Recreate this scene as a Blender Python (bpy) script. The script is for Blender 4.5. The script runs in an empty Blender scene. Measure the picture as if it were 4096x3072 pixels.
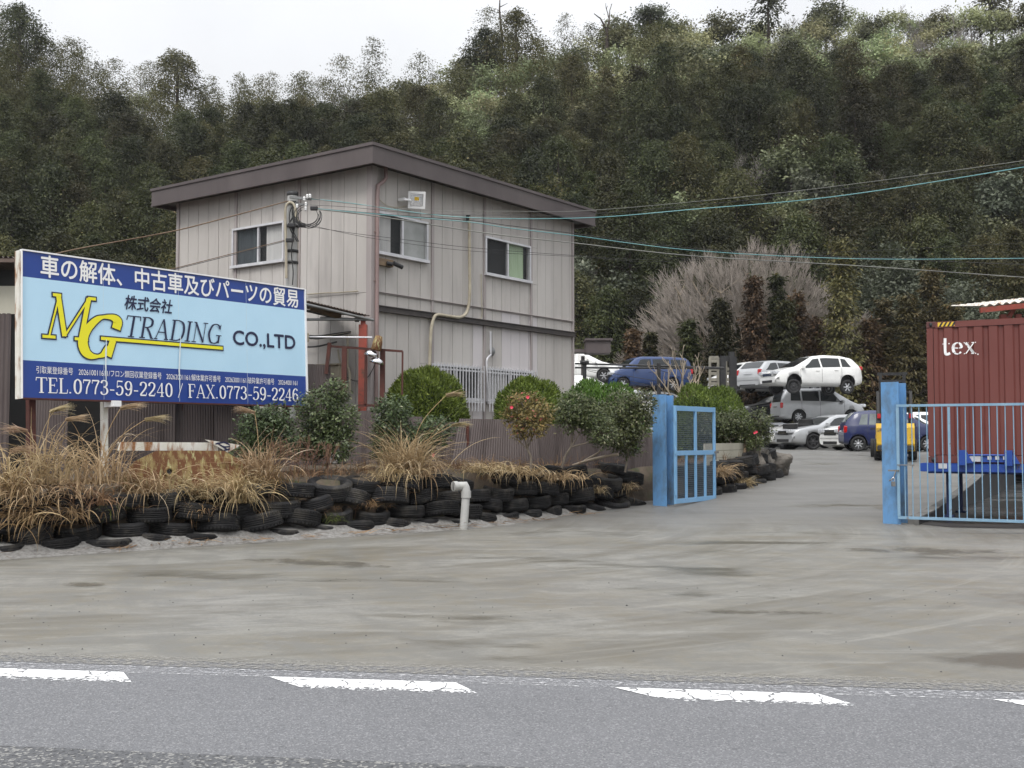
import bpy, bmesh, math, random
import numpy as np
from mathutils import Vector, Matrix, noise
R = math.radians
random.seed(7); rng = np.random.default_rng(7)
S = bpy.context.scene
COL = S.collection

# ---------------------------------------------------------------- camera
F, CX, CY, EYE = 4481.0, 2048.0, 1536.0, 1.62
PITCH = math.atan(214.0 / F)
cam = bpy.data.cameras.new('camera'); cam_o = bpy.data.objects.new('camera', cam); COL.objects.link(cam_o)
cam.sensor_width = 36; cam.lens = 36 * F / 4096; cam.clip_end = 2000; cam.clip_start = .1
cam_o.location = (0, 0, EYE); cam_o.rotation_euler = (R(90) + PITCH, 0, 0)
S.camera = cam_o
# ---------------------------------------------------------------- overcast daylight
SUN_EL, SUN_AZ = R(52), R(200)          # azimuth clockwise from +Y
w = bpy.data.worlds.new('World'); S.world = w; w.use_nodes = True
nt = w.node_tree; bg = nt.nodes['Background']
sky = nt.nodes.new('ShaderNodeTexSky'); sky.sky_type = 'NISHITA'; sky.sun_disc = False
sky.sun_elevation = SUN_EL; sky.sun_rotation = SUN_AZ; sky.air_density = 1.5; sky.dust_density = 6
hs = nt.nodes.new('ShaderNodeHueSaturation'); hs.inputs['Saturation'].default_value = .12
mx = nt.nodes.new('ShaderNodeMix'); mx.data_type = 'RGBA'; mx.inputs[0].default_value = .7
mx.inputs[7].default_value = (9.8, 10.0, 10.4, 1)
nt.links.new(sky.outputs[0], hs.inputs['Color']); nt.links.new(hs.outputs[0], mx.inputs[6])
# overcast: brighter overhead than at the horizon
wt = nt.nodes.new('ShaderNodeTexCoord'); ws_ = nt.nodes.new('ShaderNodeSeparateXYZ'); nt.links.new(wt.outputs['Generated'], ws_.inputs[0])
wr_ = nt.nodes.new('ShaderNodeMapRange'); wr_.inputs[1].default_value = 0; wr_.inputs[2].default_value = 1; wr_.inputs[3].default_value = .78; wr_.inputs[4].default_value = 1.95
wq = nt.nodes.new('ShaderNodeMath'); wq.operation = 'MULTIPLY'; nt.links.new(ws_.outputs[2], wq.inputs[0]); nt.links.new(ws_.outputs[2], wq.inputs[1])
wn = nt.nodes.new('ShaderNodeTexNoise'); wn.inputs['Scale'].default_value = 3.2; wn.inputs['Detail'].default_value = 4; nt.links.new(wt.outputs['Generated'], wn.inputs['Vector'])
wa = nt.nodes.new('ShaderNodeMath'); wa.operation = 'MULTIPLY_ADD'; wa.inputs[1].default_value = .32; nt.links.new(wn.outputs[0], wa.inputs[0]); nt.links.new(wq.outputs[0], wa.inputs[2])
wc = nt.nodes.new('ShaderNodeMath'); wc.operation = 'SUBTRACT'; wc.inputs[1].default_value = .16; wc.use_clamp = True; nt.links.new(wa.outputs[0], wc.inputs[0]); nt.links.new(wc.outputs[0], wr_.inputs[0])
wm = nt.nodes.new('ShaderNodeMix'); wm.data_type = 'RGBA'; wm.blend_type = 'MULTIPLY'; wm.inputs[0].default_value = 1; nt.links.new(mx.outputs[2], wm.inputs[6]); nt.links.new(wr_.outputs[0], wm.inputs[7])
nt.links.new(wm.outputs[2], bg.inputs[0]); bg.inputs[1].default_value = .122
sl = bpy.data.lights.new('sun', 'SUN'); sl.energy = 1.5; sl.angle = R(22); sl.color = (1, .97, .93)
so = bpy.data.objects.new('sun', sl); COL.objects.link(so)
sd = Vector((math.sin(SUN_AZ) * math.cos(SUN_EL), math.cos(SUN_AZ) * math.cos(SUN_EL), math.sin(SUN_EL)))
so.rotation_euler = sd.to_track_quat('Z', 'Y').to_euler(); so.location = sd * 60
vs = S.view_settings; vs.view_transform = 'Standard'; vs.look = 'None'; vs.gamma = 1; vs.exposure = .15
S.cycles.max_bounces = 6; S.cycles.diffuse_bounces = 3; S.cycles.glossy_bounces = 3; S.cycles.transparent_max_bounces = 12
S.cycles.caustics_reflective = False; S.cycles.caustics_refractive = False

# ---------------------------------------------------------------- helpers
def P(x, y, Y):
    """point at depth Y on the sight line of a photo pixel (4096 x 3072)"""
    dx, dy = (x - CX) / F, (CY - y) / F
    c, s = math.cos(PITCH), math.sin(PITCH)
    k = Y / (c - dy * s)
    return Vector((dx * k, Y, EYE + (s + dy * c) * k))
def ray(x, y):
    dx, dy = (x - CX) / F, (CY - y) / F
    c, s = math.cos(PITCH), math.sin(PITCH)
    return Vector((dx, c - dy * s, s + dy * c))
def hit(x, y, o, n):
    d = ray(x, y); e = Vector((0, 0, EYE))
    return e + d * ((Vector(o) - e).dot(n) / d.dot(n))
def crop(x0, y0, k): return lambda x, y: (x0 + x * k, y0 + y * k)
c1 = crop(0, 900, .6027); c2 = crop(0, 1550, .5877); c3 = crop(600, 500, .5424); c4 = crop(1400, 500, .5424)
c5 = crop(1100, 1200, .4219); c6 = crop(1200, 1500, .6781); c7 = crop(2250, 1300, .5877); c8 = crop(3350, 1100, .6933)
def smooth(a, b, t):
    t = min(1, max(0, (t - a) / (b - a))); return t * t * (3 - 2 * t)
def yard_z(Y): return 1.12 * smooth(20, 40, Y)

def tag(o, label=None, cat=None, group=None, kind=None):
    if label: o['label'] = label
    if cat: o['category'] = cat
    if group: o['group'] = group
    if kind: o['kind'] = kind
    return o
def empty(name, loc=(0, 0, 0), rz=0, label=None, cat=None, group=None):
    o = bpy.data.objects.new(name, None); COL.objects.link(o); o.empty_display_size = .2
    o.location = loc; o.rotation_euler = (0, 0, rz)
    return tag(o, label, cat, group)
def link(name, me, parent=None):
    o = bpy.data.objects.new(name, me); COL.objects.link(o)
    if parent: o.parent = parent
    return o
def copy_tree(o, parent=None):
    c = o.copy(); COL.objects.link(c); c.parent = parent
    for ch in o.children: copy_tree(ch, c)
    return c
def npmesh(name, v, f, mats, var=None, smooth_=False, mi=None):
    """v (N,3), f (M,k) arrays -> mesh"""
    me = bpy.data.meshes.new(name); v = np.asarray(v, np.float32); f = np.asarray(f, np.int32)
    M, k = f.shape
    me.vertices.add(len(v)); me.vertices.foreach_set('co', v.ravel())
    me.loops.add(M * k); me.loops.foreach_set('vertex_index', f.ravel())
    me.polygons.add(M); me.polygons.foreach_set('loop_start', np.arange(0, M * k, k, dtype=np.int32))
    me.polygons.foreach_set('loop_total', np.full(M, k, np.int32))
    if mi is not None: me.polygons.foreach_set('material_index', np.asarray(mi, np.int32))
    if smooth_: me.polygons.foreach_set('use_smooth', np.ones(M, bool))
    for m in mats: me.materials.append(m)
    if var is not None:
        a = me.attributes.new('var', 'FLOAT', 'FACE'); a.data.foreach_set('value', np.asarray(var, np.float32))
    me.update(); return me

class MB:
    def __init__(s): s.v = []; s.f = []; s.m = []; s.sm = []
    def add(s, vs, fs, mi=0, sm=False):
        b = len(s.v); s.v += [tuple(p) for p in vs]
        for q in fs: s.f.append([b + i for i in q]); s.m.append(mi); s.sm.append(sm)
    def box(s, c, d, mi=0, M=None, bev=0):
        x, y, z = d[0] / 2, d[1] / 2, d[2] / 2
        if bev <= 0:
            vs = [Vector((i * x, j * y, k * z)) for k in (-1, 1) for j in (-1, 1) for i in (-1, 1)]
            fs = [(0, 2, 3, 1), (4, 5, 7, 6), (0, 1, 5, 4), (2, 6, 7, 3), (0, 4, 6, 2), (1, 3, 7, 5)]
        else:
            bm = bmesh.new(); bmesh.ops.create_cube(bm, size=1)
            for v in bm.verts: v.co = Vector((v.co.x * d[0], v.co.y * d[1], v.co.z * d[2]))
            bmesh.ops.bevel(bm, geom=list(bm.edges), offset=bev, segments=2, affect='EDGES', profile=.6)
            bm.verts.index_update(); vs = [v.co.copy() for v in bm.verts]; fs = [[v.index for v in q.verts] for q in bm.faces]; bm.free()
        if M is not None: vs = [M @ v for v in vs]
        c = Vector(c); s.add([v + c for v in vs], fs, mi)
    def beam(s, a, b, wd, ht, mi=0, up=(0, 0, 1)):
        a, b = Vector(a), Vector(b); d = b - a; L = d.length; d.normalize()
        u = Vector(up); y = u.cross(d)
        if y.length < 1e-4: y = Vector((1, 0, 0)).cross(d)
        y.normalize(); z = d.cross(y)
        M = Matrix((d, y, z)).transposed()
        s.box((a + b) / 2, (L, wd, ht), mi, M)
    def tube(s, pts, r, n=8, mi=0, sm=True, cap=True):
        pts = [Vector(p) for p in pts]; N = len(pts); rr = r if hasattr(r, '__len__') else [r] * N
        d0 = (pts[1] - pts[0]).normalized(); u = d0.orthogonal().normalized(); vs = []
        for i, p in enumerate(pts):
            d = ((pts[min(i + 1, N - 1)] - p) + (p - pts[max(i - 1, 0)])).normalized()
            u = (u - d * u.dot(d)); u = u.normalized() if u.length > 1e-6 else d.orthogonal().normalized(); v = d.cross(u)
            vs += [p + (u * math.cos(2 * math.pi * j / n) + v * math.sin(2 * math.pi * j / n)) * rr[i] for j in range(n)]
        fs = [(i * n + j, i * n + (j + 1) % n, (i + 1) * n + (j + 1) % n, (i + 1) * n + j) for i in range(N - 1) for j in range(n)]
        s.add(vs, fs, mi, sm)
        if cap: s.add(vs[:n], [list(range(n))[::-1]], mi); s.add(vs[-n:], [list(range(n))], mi)
    def lathe(s, prof, n=24, mi=0, M=None, sm=True, closed=False):
        """prof [(r,z)] about Z"""
        vs = [Vector((r * math.cos(2 * math.pi * j / n), r * math.sin(2 * math.pi * j / n), z)) for r, z in prof for j in range(n)]
        if M is not None: vs = [M @ v for v in vs]
        k = len(prof); rng_ = range(k if closed else k - 1)
        s.add(vs, [(i * n + j, i * n + (j + 1) % n, ((i + 1) % k) * n + (j + 1) % n, ((i + 1) % k) * n + j) for i in rng_ for j in range(n)], mi, sm)
    def prism(s, poly, a, b, mi=0, M=None):
        """poly [(x,z)] in the XZ plane extruded from y=a to y=b"""
        n = len(poly); vs = [Vector((x, a, z)) for x, z in poly] + [Vector((x, b, z)) for x, z in poly]
        if M is not None: vs = [M @ v for v in vs]
        s.add(vs, [list(range(n)), list(range(2 * n - 1, n - 1, -1))] + [(i, n + i, n + (i + 1) % n, (i + 1) % n) for i in range(n)], mi)
    def mesh(s, name, mats):
        me = bpy.data.meshes.new(name); me.from_pydata(s.v, [], s.f)
        for m in (mats if isinstance(mats, (list, tuple)) else [mats]): me.materials.append(m)
        me.polygons.foreach_set('material_index', s.m); me.polygons.foreach_set('use_smooth', s.sm)
        bm = bmesh.new(); bm.from_mesh(me); bmesh.ops.recalc_face_normals(bm, faces=bm.faces); bm.to_mesh(me); bm.free()
        me.update(); return me
    def build(s, name, mats, parent=None): return link(name, s.mesh(name, mats), parent)

# ---------------------------------------------------------------- materials
def pm(name, c1_, c2_=None, scale=4, stretch=(1, 1, 1), rough=.6, metal=0, bump=0, bscale=60, spec=.4, lo=.38, hi=.66,
       c3_=None, s3=9, lo3=.55, hi3=.68, st3=None, coat=0, rnd=0, r2=None):
    m = bpy.data.materials.new(name); m.use_nodes = True; n = m.node_tree; b = n.nodes['Principled BSDF']
    b.inputs['Roughness'].default_value = rough; b.inputs['Metallic'].default_value = metal
    b.inputs['Specular IOR Level'].default_value = spec; b.inputs['Coat Weight'].default_value = coat; b.inputs['Coat Roughness'].default_value = .08
    b.inputs['Base Color'].default_value = (*c1_, 1)
    tc = n.nodes.new('ShaderNodeTexCoord'); vec = tc.outputs['Object']
    def noise_(sc, st, det=6):
        mp = n.nodes.new('ShaderNodeMapping'); mp.inputs['Scale'].default_value = st; n.links.new(vec, mp.inputs[0])
        nz = n.nodes.new('ShaderNodeTexNoise'); nz.inputs['Scale'].default_value = sc; nz.inputs['Detail'].default_value = det
        nz.inputs['Roughness'].default_value = .62; n.links.new(mp.outputs[0], nz.inputs['Vector']); return nz.outputs[0]
    def ramp(src, a, b_):
        r = n.nodes.new('ShaderNodeMapRange'); r.inputs[1].default_value = a; r.inputs[2].default_value = b_; n.links.new(src, r.inputs[0]); return r.outputs[0]
    col = None
    if c2_ is not None:
        x = n.nodes.new('ShaderNodeMix'); x.data_type = 'RGBA'; x.inputs[6].default_value = (*c1_, 1); x.inputs[7].default_value = (*c2_, 1)
        fac = ramp(noise_(scale, stretch), lo, hi); n.links.new(fac, x.inputs[0]); col = x.outputs[2]
        if r2 is not None:
            rr = n.nodes.new('ShaderNodeMix'); rr.inputs[2].default_value = rough; rr.inputs[3].default_value = r2
            n.links.new(fac, rr.inputs[0]); n.links.new(rr.outputs[0], b.inputs['Roughness'])
    if c3_ is not None:
        x = n.nodes.new('ShaderNodeMix'); x.data_type = 'RGBA'; x.inputs[7].default_value = (*c3_, 1); x.inputs[6].default_value = (*c1_, 1)
        n.links.new(ramp(noise_(s3, st3 or stretch, 9), lo3, hi3), x.inputs[0])
        if col: n.links.new(col, x.inputs[6])
        col = x.outputs[2]
    if rnd:
        oi = n.nodes.new('ShaderNodeObjectInfo'); h = n.nodes.new('ShaderNodeHueSaturation')
        v = n.nodes.new('ShaderNodeMapRange'); v.inputs[3].default_value = 1 - rnd; v.inputs[4].default_value = 1 + rnd
        n.links.new(oi.outputs['Random'], v.inputs[0]); n.links.new(v.outputs[0], h.inputs['Value'])
        if col: n.links.new(col, h.inputs['Color'])
        else: h.inputs['Color'].default_value = (*c1_, 1)
        col = h.outputs[0]
    if col: n.links.new(col, b.inputs['Base Color'])
    if bump:
        bp = n.nodes.new('ShaderNodeBump'); bp.inputs['Strength'].default_value = bump; bp.inputs['Distance'].default_value = .02
        n.links.new(noise_(bscale, (1, 1, 1)), bp.inputs['Height']); n.links.new(bp.outputs[0], b.inputs['Normal'])
    return m
def leafmat(name, ca, cb, cc=None, rough=.55, trans=.25, rnd=.25, hue=.02, spec=.3):
    """leaf colour by per-leaf attribute 'var', per-plant random shift"""
    m = bpy.data.materials.new(name); m.use_nodes = True; n = m.node_tree; b = n.nodes['Principled BSDF']; L = n.links.new
    at = n.nodes.new('ShaderNodeAttribute'); at.attribute_name = 'var'
    cr = n.nodes.new('ShaderNodeValToRGB'); e = cr.color_ramp.elements
    e[0].color = (*ca, 1); e[1].color = (*cb, 1)
    if cc: k = cr.color_ramp.elements.new(.93); k.color = (*cb, 1); e[-1].color = (*cc, 1)
    L(at.outputs['Fac'], cr.inputs[0])
    oi = n.nodes.new('ShaderNodeObjectInfo'); h = n.nodes.new('ShaderNodeHueSaturation')
    v = n.nodes.new('ShaderNodeMapRange'); v.inputs[3].default_value = 1 - rnd; v.inputs[4].default_value = 1 + rnd
    L(oi.outputs['Random'], v.inputs[0]); L(v.outputs[0], h.inputs['Value'])
    mu = n.nodes.new('ShaderNodeMath'); mu.operation = 'MULTIPLY'; mu.inputs[1].default_value = 7.31; L(oi.outputs['Random'], mu.inputs[0])
    fr = n.nodes.new('ShaderNodeMath'); fr.operation = 'FRACT'; L(mu.outputs[0], fr.inputs[0])
    hv = n.nodes.new('ShaderNodeMapRange'); hv.inputs[3].default_value = .5 - hue * 1.6; hv.inputs[4].default_value = .5 + hue
    L(fr.outputs[0], hv.inputs[0]); L(hv.outputs[0], h.inputs['Hue']); L(cr.outputs[0], h.inputs['Color'])
    L(h.outputs[0], b.inputs['Base Color']); b.inputs['Roughness'].default_value = rough; b.inputs['Specular IOR Level'].default_value = spec
    if trans:
        tr = n.nodes.new('ShaderNodeBsdfTranslucent'); L(h.outputs[0], tr.inputs[0]); ms = n.nodes.new('ShaderNodeMixShader')
        ms.inputs[0].default_value = trans; L(b.outputs[0], ms.inputs[1]); L(tr.outputs[0], ms.inputs[2]); L(ms.outputs[0], n.nodes['Material Output'].inputs[0])
    return m
def glassmat(name, col=(.02, .025, .028), rough=.03, alpha=.75):
    m = bpy.data.materials.new(name); m.use_nodes = True; n = m.node_tree; b = n.nodes['Principled BSDF']
    b.inputs['Base Color'].default_value = (*col, 1); b.inputs['Roughness'].default_value = rough; b.inputs['Specular IOR Level'].default_value = .6
    b.inputs['Alpha'].default_value = alpha
    return m
M_ = {}
M_['siding'] = pm('siding', (.43, .405, .38), (.495, .47, .445), .5, (1, 1, .25), .7, c3_=(.345, .322, .305), s3=.9, st3=(2.5, 2.5, .35), lo3=.5, hi3=.75, bump=.25, bscale=220, rnd=.0)
M_['siding_new'] = pm('siding_new', (.56, .53, .535), (.50, .47, .47), 1, (1, 1, .2), .65, bump=.2, bscale=220)
M_['batten'] = pm('batten', (.31, .275, .268), (.36, .325, .315), 1.5, (1, 1, .3), .65)
M_['fascia'] = pm('fascia', (.072, .058, .058), (.10, .083, .081), .8, (1, 1, .4), .55, bump=.1)
M_['dark_trim'] = pm('dark_trim', (.035, .03, .03), (.06, .05, .045), 3, rough=.5)
M_['interior'] = pm('interior', (.022, .022, .022), rough=.9)
M_['alu'] = pm('alu', (.62, .62, .64), (.5, .5, .52), 3, rough=.4, metal=.3)
M_['glass'] = glassmat('window_glass', (.02, .025, .028), .03, .14)
M_['frosted'] = pm('frosted', (.3, .31, .3), (.2, .21, .2), 1.6, rough=.25, spec=.6)
M_['curtain_sky_white'] = pm('curtain_sky_white', (.82, .81, .79), (.66, .66, .65), 2, (6, 6, .3), .9)
M_['curtain_green'] = pm('curtain_green', (.60, .74, .52), (.48, .62, .42), 3, (9, 9, .3), .9)
M_['curtain_grey'] = pm('curtain_grey', (.10, .12, .13), (.06, .07, .08), 2, (6, 6, .3), .8)
M_['pipe_pink'] = pm('pipe_pink', (.27, .19, .18), (.22, .16, .15), 2, rough=.45)
M_['pipe_cream'] = pm('pipe_cream', (.42, .38, .29), (.33, .29, .22), 5, rough=.6, bump=.3, bscale=40)
M_['steel'] = pm('steel', (.20, .205, .205), (.14, .14, .135), 4, rough=.55, metal=.2)
M_['concrete_pole'] = pm('concrete_pole', (.42, .42, .41), (.33, .33, .32), 3, (1, 1, .3), .85)
M_['black'] = pm('black', (.018, .018, .02), (.03, .03, .03), 5, rough=.5)
M_['cable'] = pm('cable', (.03, .03, .03), rough=.6)
M_['cable_teal'] = pm('cable_teal', (.12, .30, .32), (.2, .38, .38), .3, rough=.5)
M_['cable_grey'] = pm('cable_grey', (.22, .225, .2), (.13, .13, .125), .4, rough=.6)
M_['cable_brown'] = pm('cable_brown', (.12, .075, .045), (.2, .14, .09), 1, rough=.7)
M_['insulator'] = pm('insulator', (.75, .75, .74), rough=.2, spec=.6)
M_['red_paint'] = pm('red_paint', (.28, .055, .035), (.2, .05, .035), 4, rough=.5, c3_=(.09, .045, .03), s3=6)
M_['rust_brown'] = pm('rust_brown', (.085, .025, .018), (.055, .02, .015), 5, rough=.7, bump=.2)
M_['brown_sheet'] = pm('brown_sheet', (.092, .073, .070), (.125, .103, .098), .7, (1, 1, .35), .5, c3_=(.068, .053, .05), s3=2.2, st3=(1.5, 1.5, .3), spec=.3)
M_['cream_panel'] = pm('cream_panel', (.46, .44, .36), (.38, .36, .29), 1.2, (1, 1, .4), .6)
M_['roof_rust'] = pm('roof_rust', (.10, .068, .055), (.16, .12, .10), 2, rough=.6, c3_=(.13, .05, .025), s3=4)
M_['wood'] = pm('wood', (.22, .16, .10), (.15, .105, .07), 2, (.3, 6, 6), .8)
M_['blue_paint'] = pm('blue_paint', (.105, .25, .47), (.14, .29, .50), 1.1, (1, 1, .5), .42, c3_=(.085, .11, .125), s3=2.3, st3=(1.4, 1.4, .7), lo3=.47, hi3=.70, bump=.06, bscale=25)
M_['blue_gate'] = pm('blue_gate', (.17, .36, .58), (.21, .40, .62), 2, rough=.45, c3_=(.2, .12, .08), s3=7, lo3=.66, hi3=.74)
M_['blue_bars'] = pm('blue_bars', (.17, .30, .42), (.23, .36, .47), 3, rough=.5, c3_=(.16, .11, .085), s3=9, lo3=.62, hi3=.72)
M_['mesh_wire'] = pm('mesh_wire', (.17, .21, .24), rough=.5, metal=.4)
M_['container'] = pm('container', (.125, .034, .028), (.155, .047, .039), .7, (1, 1, .35), .5, c3_=(.075, .022, .02), s3=3.1, lo3=.6, hi3=.8, st3=(1, 1, .25), bump=.05)
M_['container_dark'] = pm('container_dark', (.07, .026, .026), (.11, .036, .033), 2, rough=.6)
M_['trailer_blue'] = pm('trailer_blue', (.012, .05, .26), (.02, .07, .32), 2, rough=.4, coat=.3)
M_['yellow'] = pm('yellow', (.72, .50, .04), (.6, .38, .04), 3, rough=.45)
M_['fork_yellow'] = pm('fork_yellow', (.62, .40, .03), (.5, .30, .03), 3, rough=.45, c3_=(.12, .09, .05), s3=4)
M_['rubber'] = pm('rubber', (.008, .008, .009), (.016, .0155, .0155), 6, rough=.7, spec=.25, c3_=(.055, .05, .042), s3=4, lo3=.52, hi3=.72, bump=.3, bscale=70, rnd=.4)
M_['tyre_car'] = pm('tyre_car', (.012, .012, .013), (.022, .022, .022), 8, rough=.7)
M_['rim_alloy'] = pm('rim_alloy', (.55, .56, .58), (.45, .46, .47), 6, rough=.3, metal=.6)
M_['rim_dark'] = pm('rim_dark', (.05, .05, .052), rough=.55, metal=.3)
M_['pvc'] = pm('pvc', (.42, .42, .41), (.36, .36, .34), 3, rough=.5, c3_=(.2, .17, .13), s3=5, lo3=.62, hi3=.8)
M_['rusty_plate'] = pm('rusty_plate', (.27, .205, .085), (.13, .052, .02), 6.5, (1.3, 1.3, .5), .75, lo=.40, hi=.52, c3_=(.36, .33, .16), s3=9, st3=(1.6, 1.6, .5), lo3=.56, hi3=.62, bump=.4, bscale=30)
M_['white_rust'] = pm('white_rust', (.70, .69, .64), (.62, .60, .52), 4, rough=.5, c3_=(.27, .12, .045), s3=5, lo3=.50, hi3=.62, st3=(1.4, 1.4, .35))
M_['sign_dark'] = pm('sign_dark', (.006, .040, .24), (.008, .046, .26), 2, rough=.3, spec=.5)
M_['sign_pale'] = pm('sign_pale', (.48, .71, .87), (.45, .68, .84), 1.5, rough=.3, spec=.5)
M_['sign_white'] = pm('sign_white', (.82, .82, .82), rough=.4)
M_['sign_navy'] = pm('sign_navy', (.012, .015, .055), rough=.4)
M_['sign_yellow'] = pm('sign_yellow', (.80, .74, .02), rough=.4)
M_['film'] = pm('film', (.55, .66, .72), (.7, .74, .75), 8, rough=.35)
M_['soil'] = pm('soil', (.075, .058, .042), (.12, .095, .07), 3, rough=.95, bump=.8, bscale=12, c3_=(.05, .06, .025), s3=2)
M_['gravel'] = pm('gravel', (.27, .265, .25), (.16, .15, .14), 14, rough=.9, bump=1, bscale=45, c3_=(.09, .085, .08), s3=30)
M_['hill'] = pm('hill', (.020, .021, .012), (.032, .028, .018), .4, rough=1)
M_['ground'] = pm('ground', (.10, .095, .085), (.07, .065, .06), 1.2, rough=.9, bump=.4, bscale=10)
M_['kerb'] = pm('kerb', (.17, .165, .155), (.10, .098, .09), 2, rough=.85, bump=.3)
M_['rock'] = pm('rock', (.15, .135, .115), (.075, .068, .06), 3, rough=.9, bump=.8, bscale=9)
M_['bark_grey'] = pm('bark_grey', (.25, .23, .21), (.17, .155, .14), 2, rough=.9, rnd=.25)
M_['bark_pale'] = pm('bark_pale', (.36, .30, .23), (.24, .20, .15), 3, rough=.9)
M_['bark_dark'] = pm('bark_dark', (.07, .055, .045), (.045, .035, .03), 3, rough=.95)
M_['twig_big'] = pm('twig_big', (.265, .232, .20), (.33, .29, .255), .4, rough=.9)
M_['cypress'] = leafmat('cypress', (.018, .023, .008), (.082, .088, .030), (.145, .125, .05), rnd=.5, hue=.03, trans=.35)
M_['conifer'] = leafmat('conifer', (.045, .045, .017), (.145, .125, .046), (.22, .16, .07), rnd=.3, hue=.02)
M_['conifer_red'] = leafmat('conifer_red', (.05, .035, .018), (.15, .10, .046), (.22, .14, .065), rnd=.25, hue=.012)
M_['broadleaf'] = leafmat('broadleaf', (.06, .068, .034), (.18, .195, .095), (.28, .28, .17), rnd=.3, hue=.025)
M_['ridgeleaf'] = leafmat('ridgeleaf', (.18, .205, .10), (.36, .39, .20), (.42, .42, .28), rnd=.3, hue=.03)
M_['camphor'] = leafmat('camphor', (.045, .054, .034), (.14, .158, .105), (.27, .285, .21), rnd=.1)
M_['camellia'] = leafmat('camellia', (.028, .042, .014), (.11, .14, .055), (.28, .28, .17), rough=.4, trans=.2, rnd=.15, spec=.35)
M_['camellia_red'] = leafmat('camellia_red', (.07, .07, .02), (.27, .22, .07), (.34, .13, .08), rough=.45, rnd=.05)
M_['topiary'] = leafmat('topiary', (.045, .085, .016), (.17, .26, .045), (.27, .34, .085), rough=.6, rnd=.1)
M_['dry'] = leafmat('dry', (.27, .195, .105), (.55, .425, .25), (.68, .58, .42), rough=.8, trans=.3, rnd=.12, hue=.008)
M_['dry_dark'] = leafmat('dry_dark', (.15, .09, .05), (.33, .22, .115), (.46, .34, .2), rough=.85, trans=.25, rnd=.15, hue=.008)
M_['grass_green'] = leafmat('grass_green', (.06, .085, .018), (.16, .19, .05), (.35, .27, .12), rough=.7, trans=.3, rnd=.15)
M_['plume'] = leafmat('plume', (.38, .29, .17), (.62, .52, .36), rough=.9, trans=.4, rnd=.05)
M_['flower'] = pm('flower', (.62, .035, .075), (.7, .10, .14), 20, rough=.6)
def paint(name, c, coat=.6, metal=0, rough=.35): return pm('paint_' + name, c, tuple(min(1, x * .86) for x in c), 1.5, rough=rough, metal=metal, coat=coat, c3_=tuple(x * .72 for x in c), s3=3, lo3=.62, hi3=.85)
M_['white_car'] = paint('white', (.78, .78, .76)); M_['silver_car'] = paint('silver', (.42, .43, .44), metal=.35); M_['navy_car'] = paint('navy', (.012, .02, .085))
M_['blue_car'] = paint('blue', (.016, .042, .135)); M_['black_car'] = paint('black', (.015, .015, .017)); M_['grey_car'] = paint('grey', (.3, .31, .33), metal=.4)
M_['car_glass'] = glassmat('car_glass', (.015, .018, .02), .05, .96); M_['car_glass_pale'] = pm('car_glass_pale', (.16, .19, .19), (.06, .07, .07), 1.4, rough=.06, spec=.8)
M_['head_lamp'] = pm('head_lamp', (.62, .64, .66), (.35, .36, .38), 9, rough=.12, spec=.8); M_['tail_lamp'] = pm('tail_lamp', (.5, .015, .02), (.3, .01, .01), 6, rough=.15, spec=.7)
M_['chrome'] = pm('chrome', (.75, .75, .76), rough=.12, metal=1)
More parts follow.
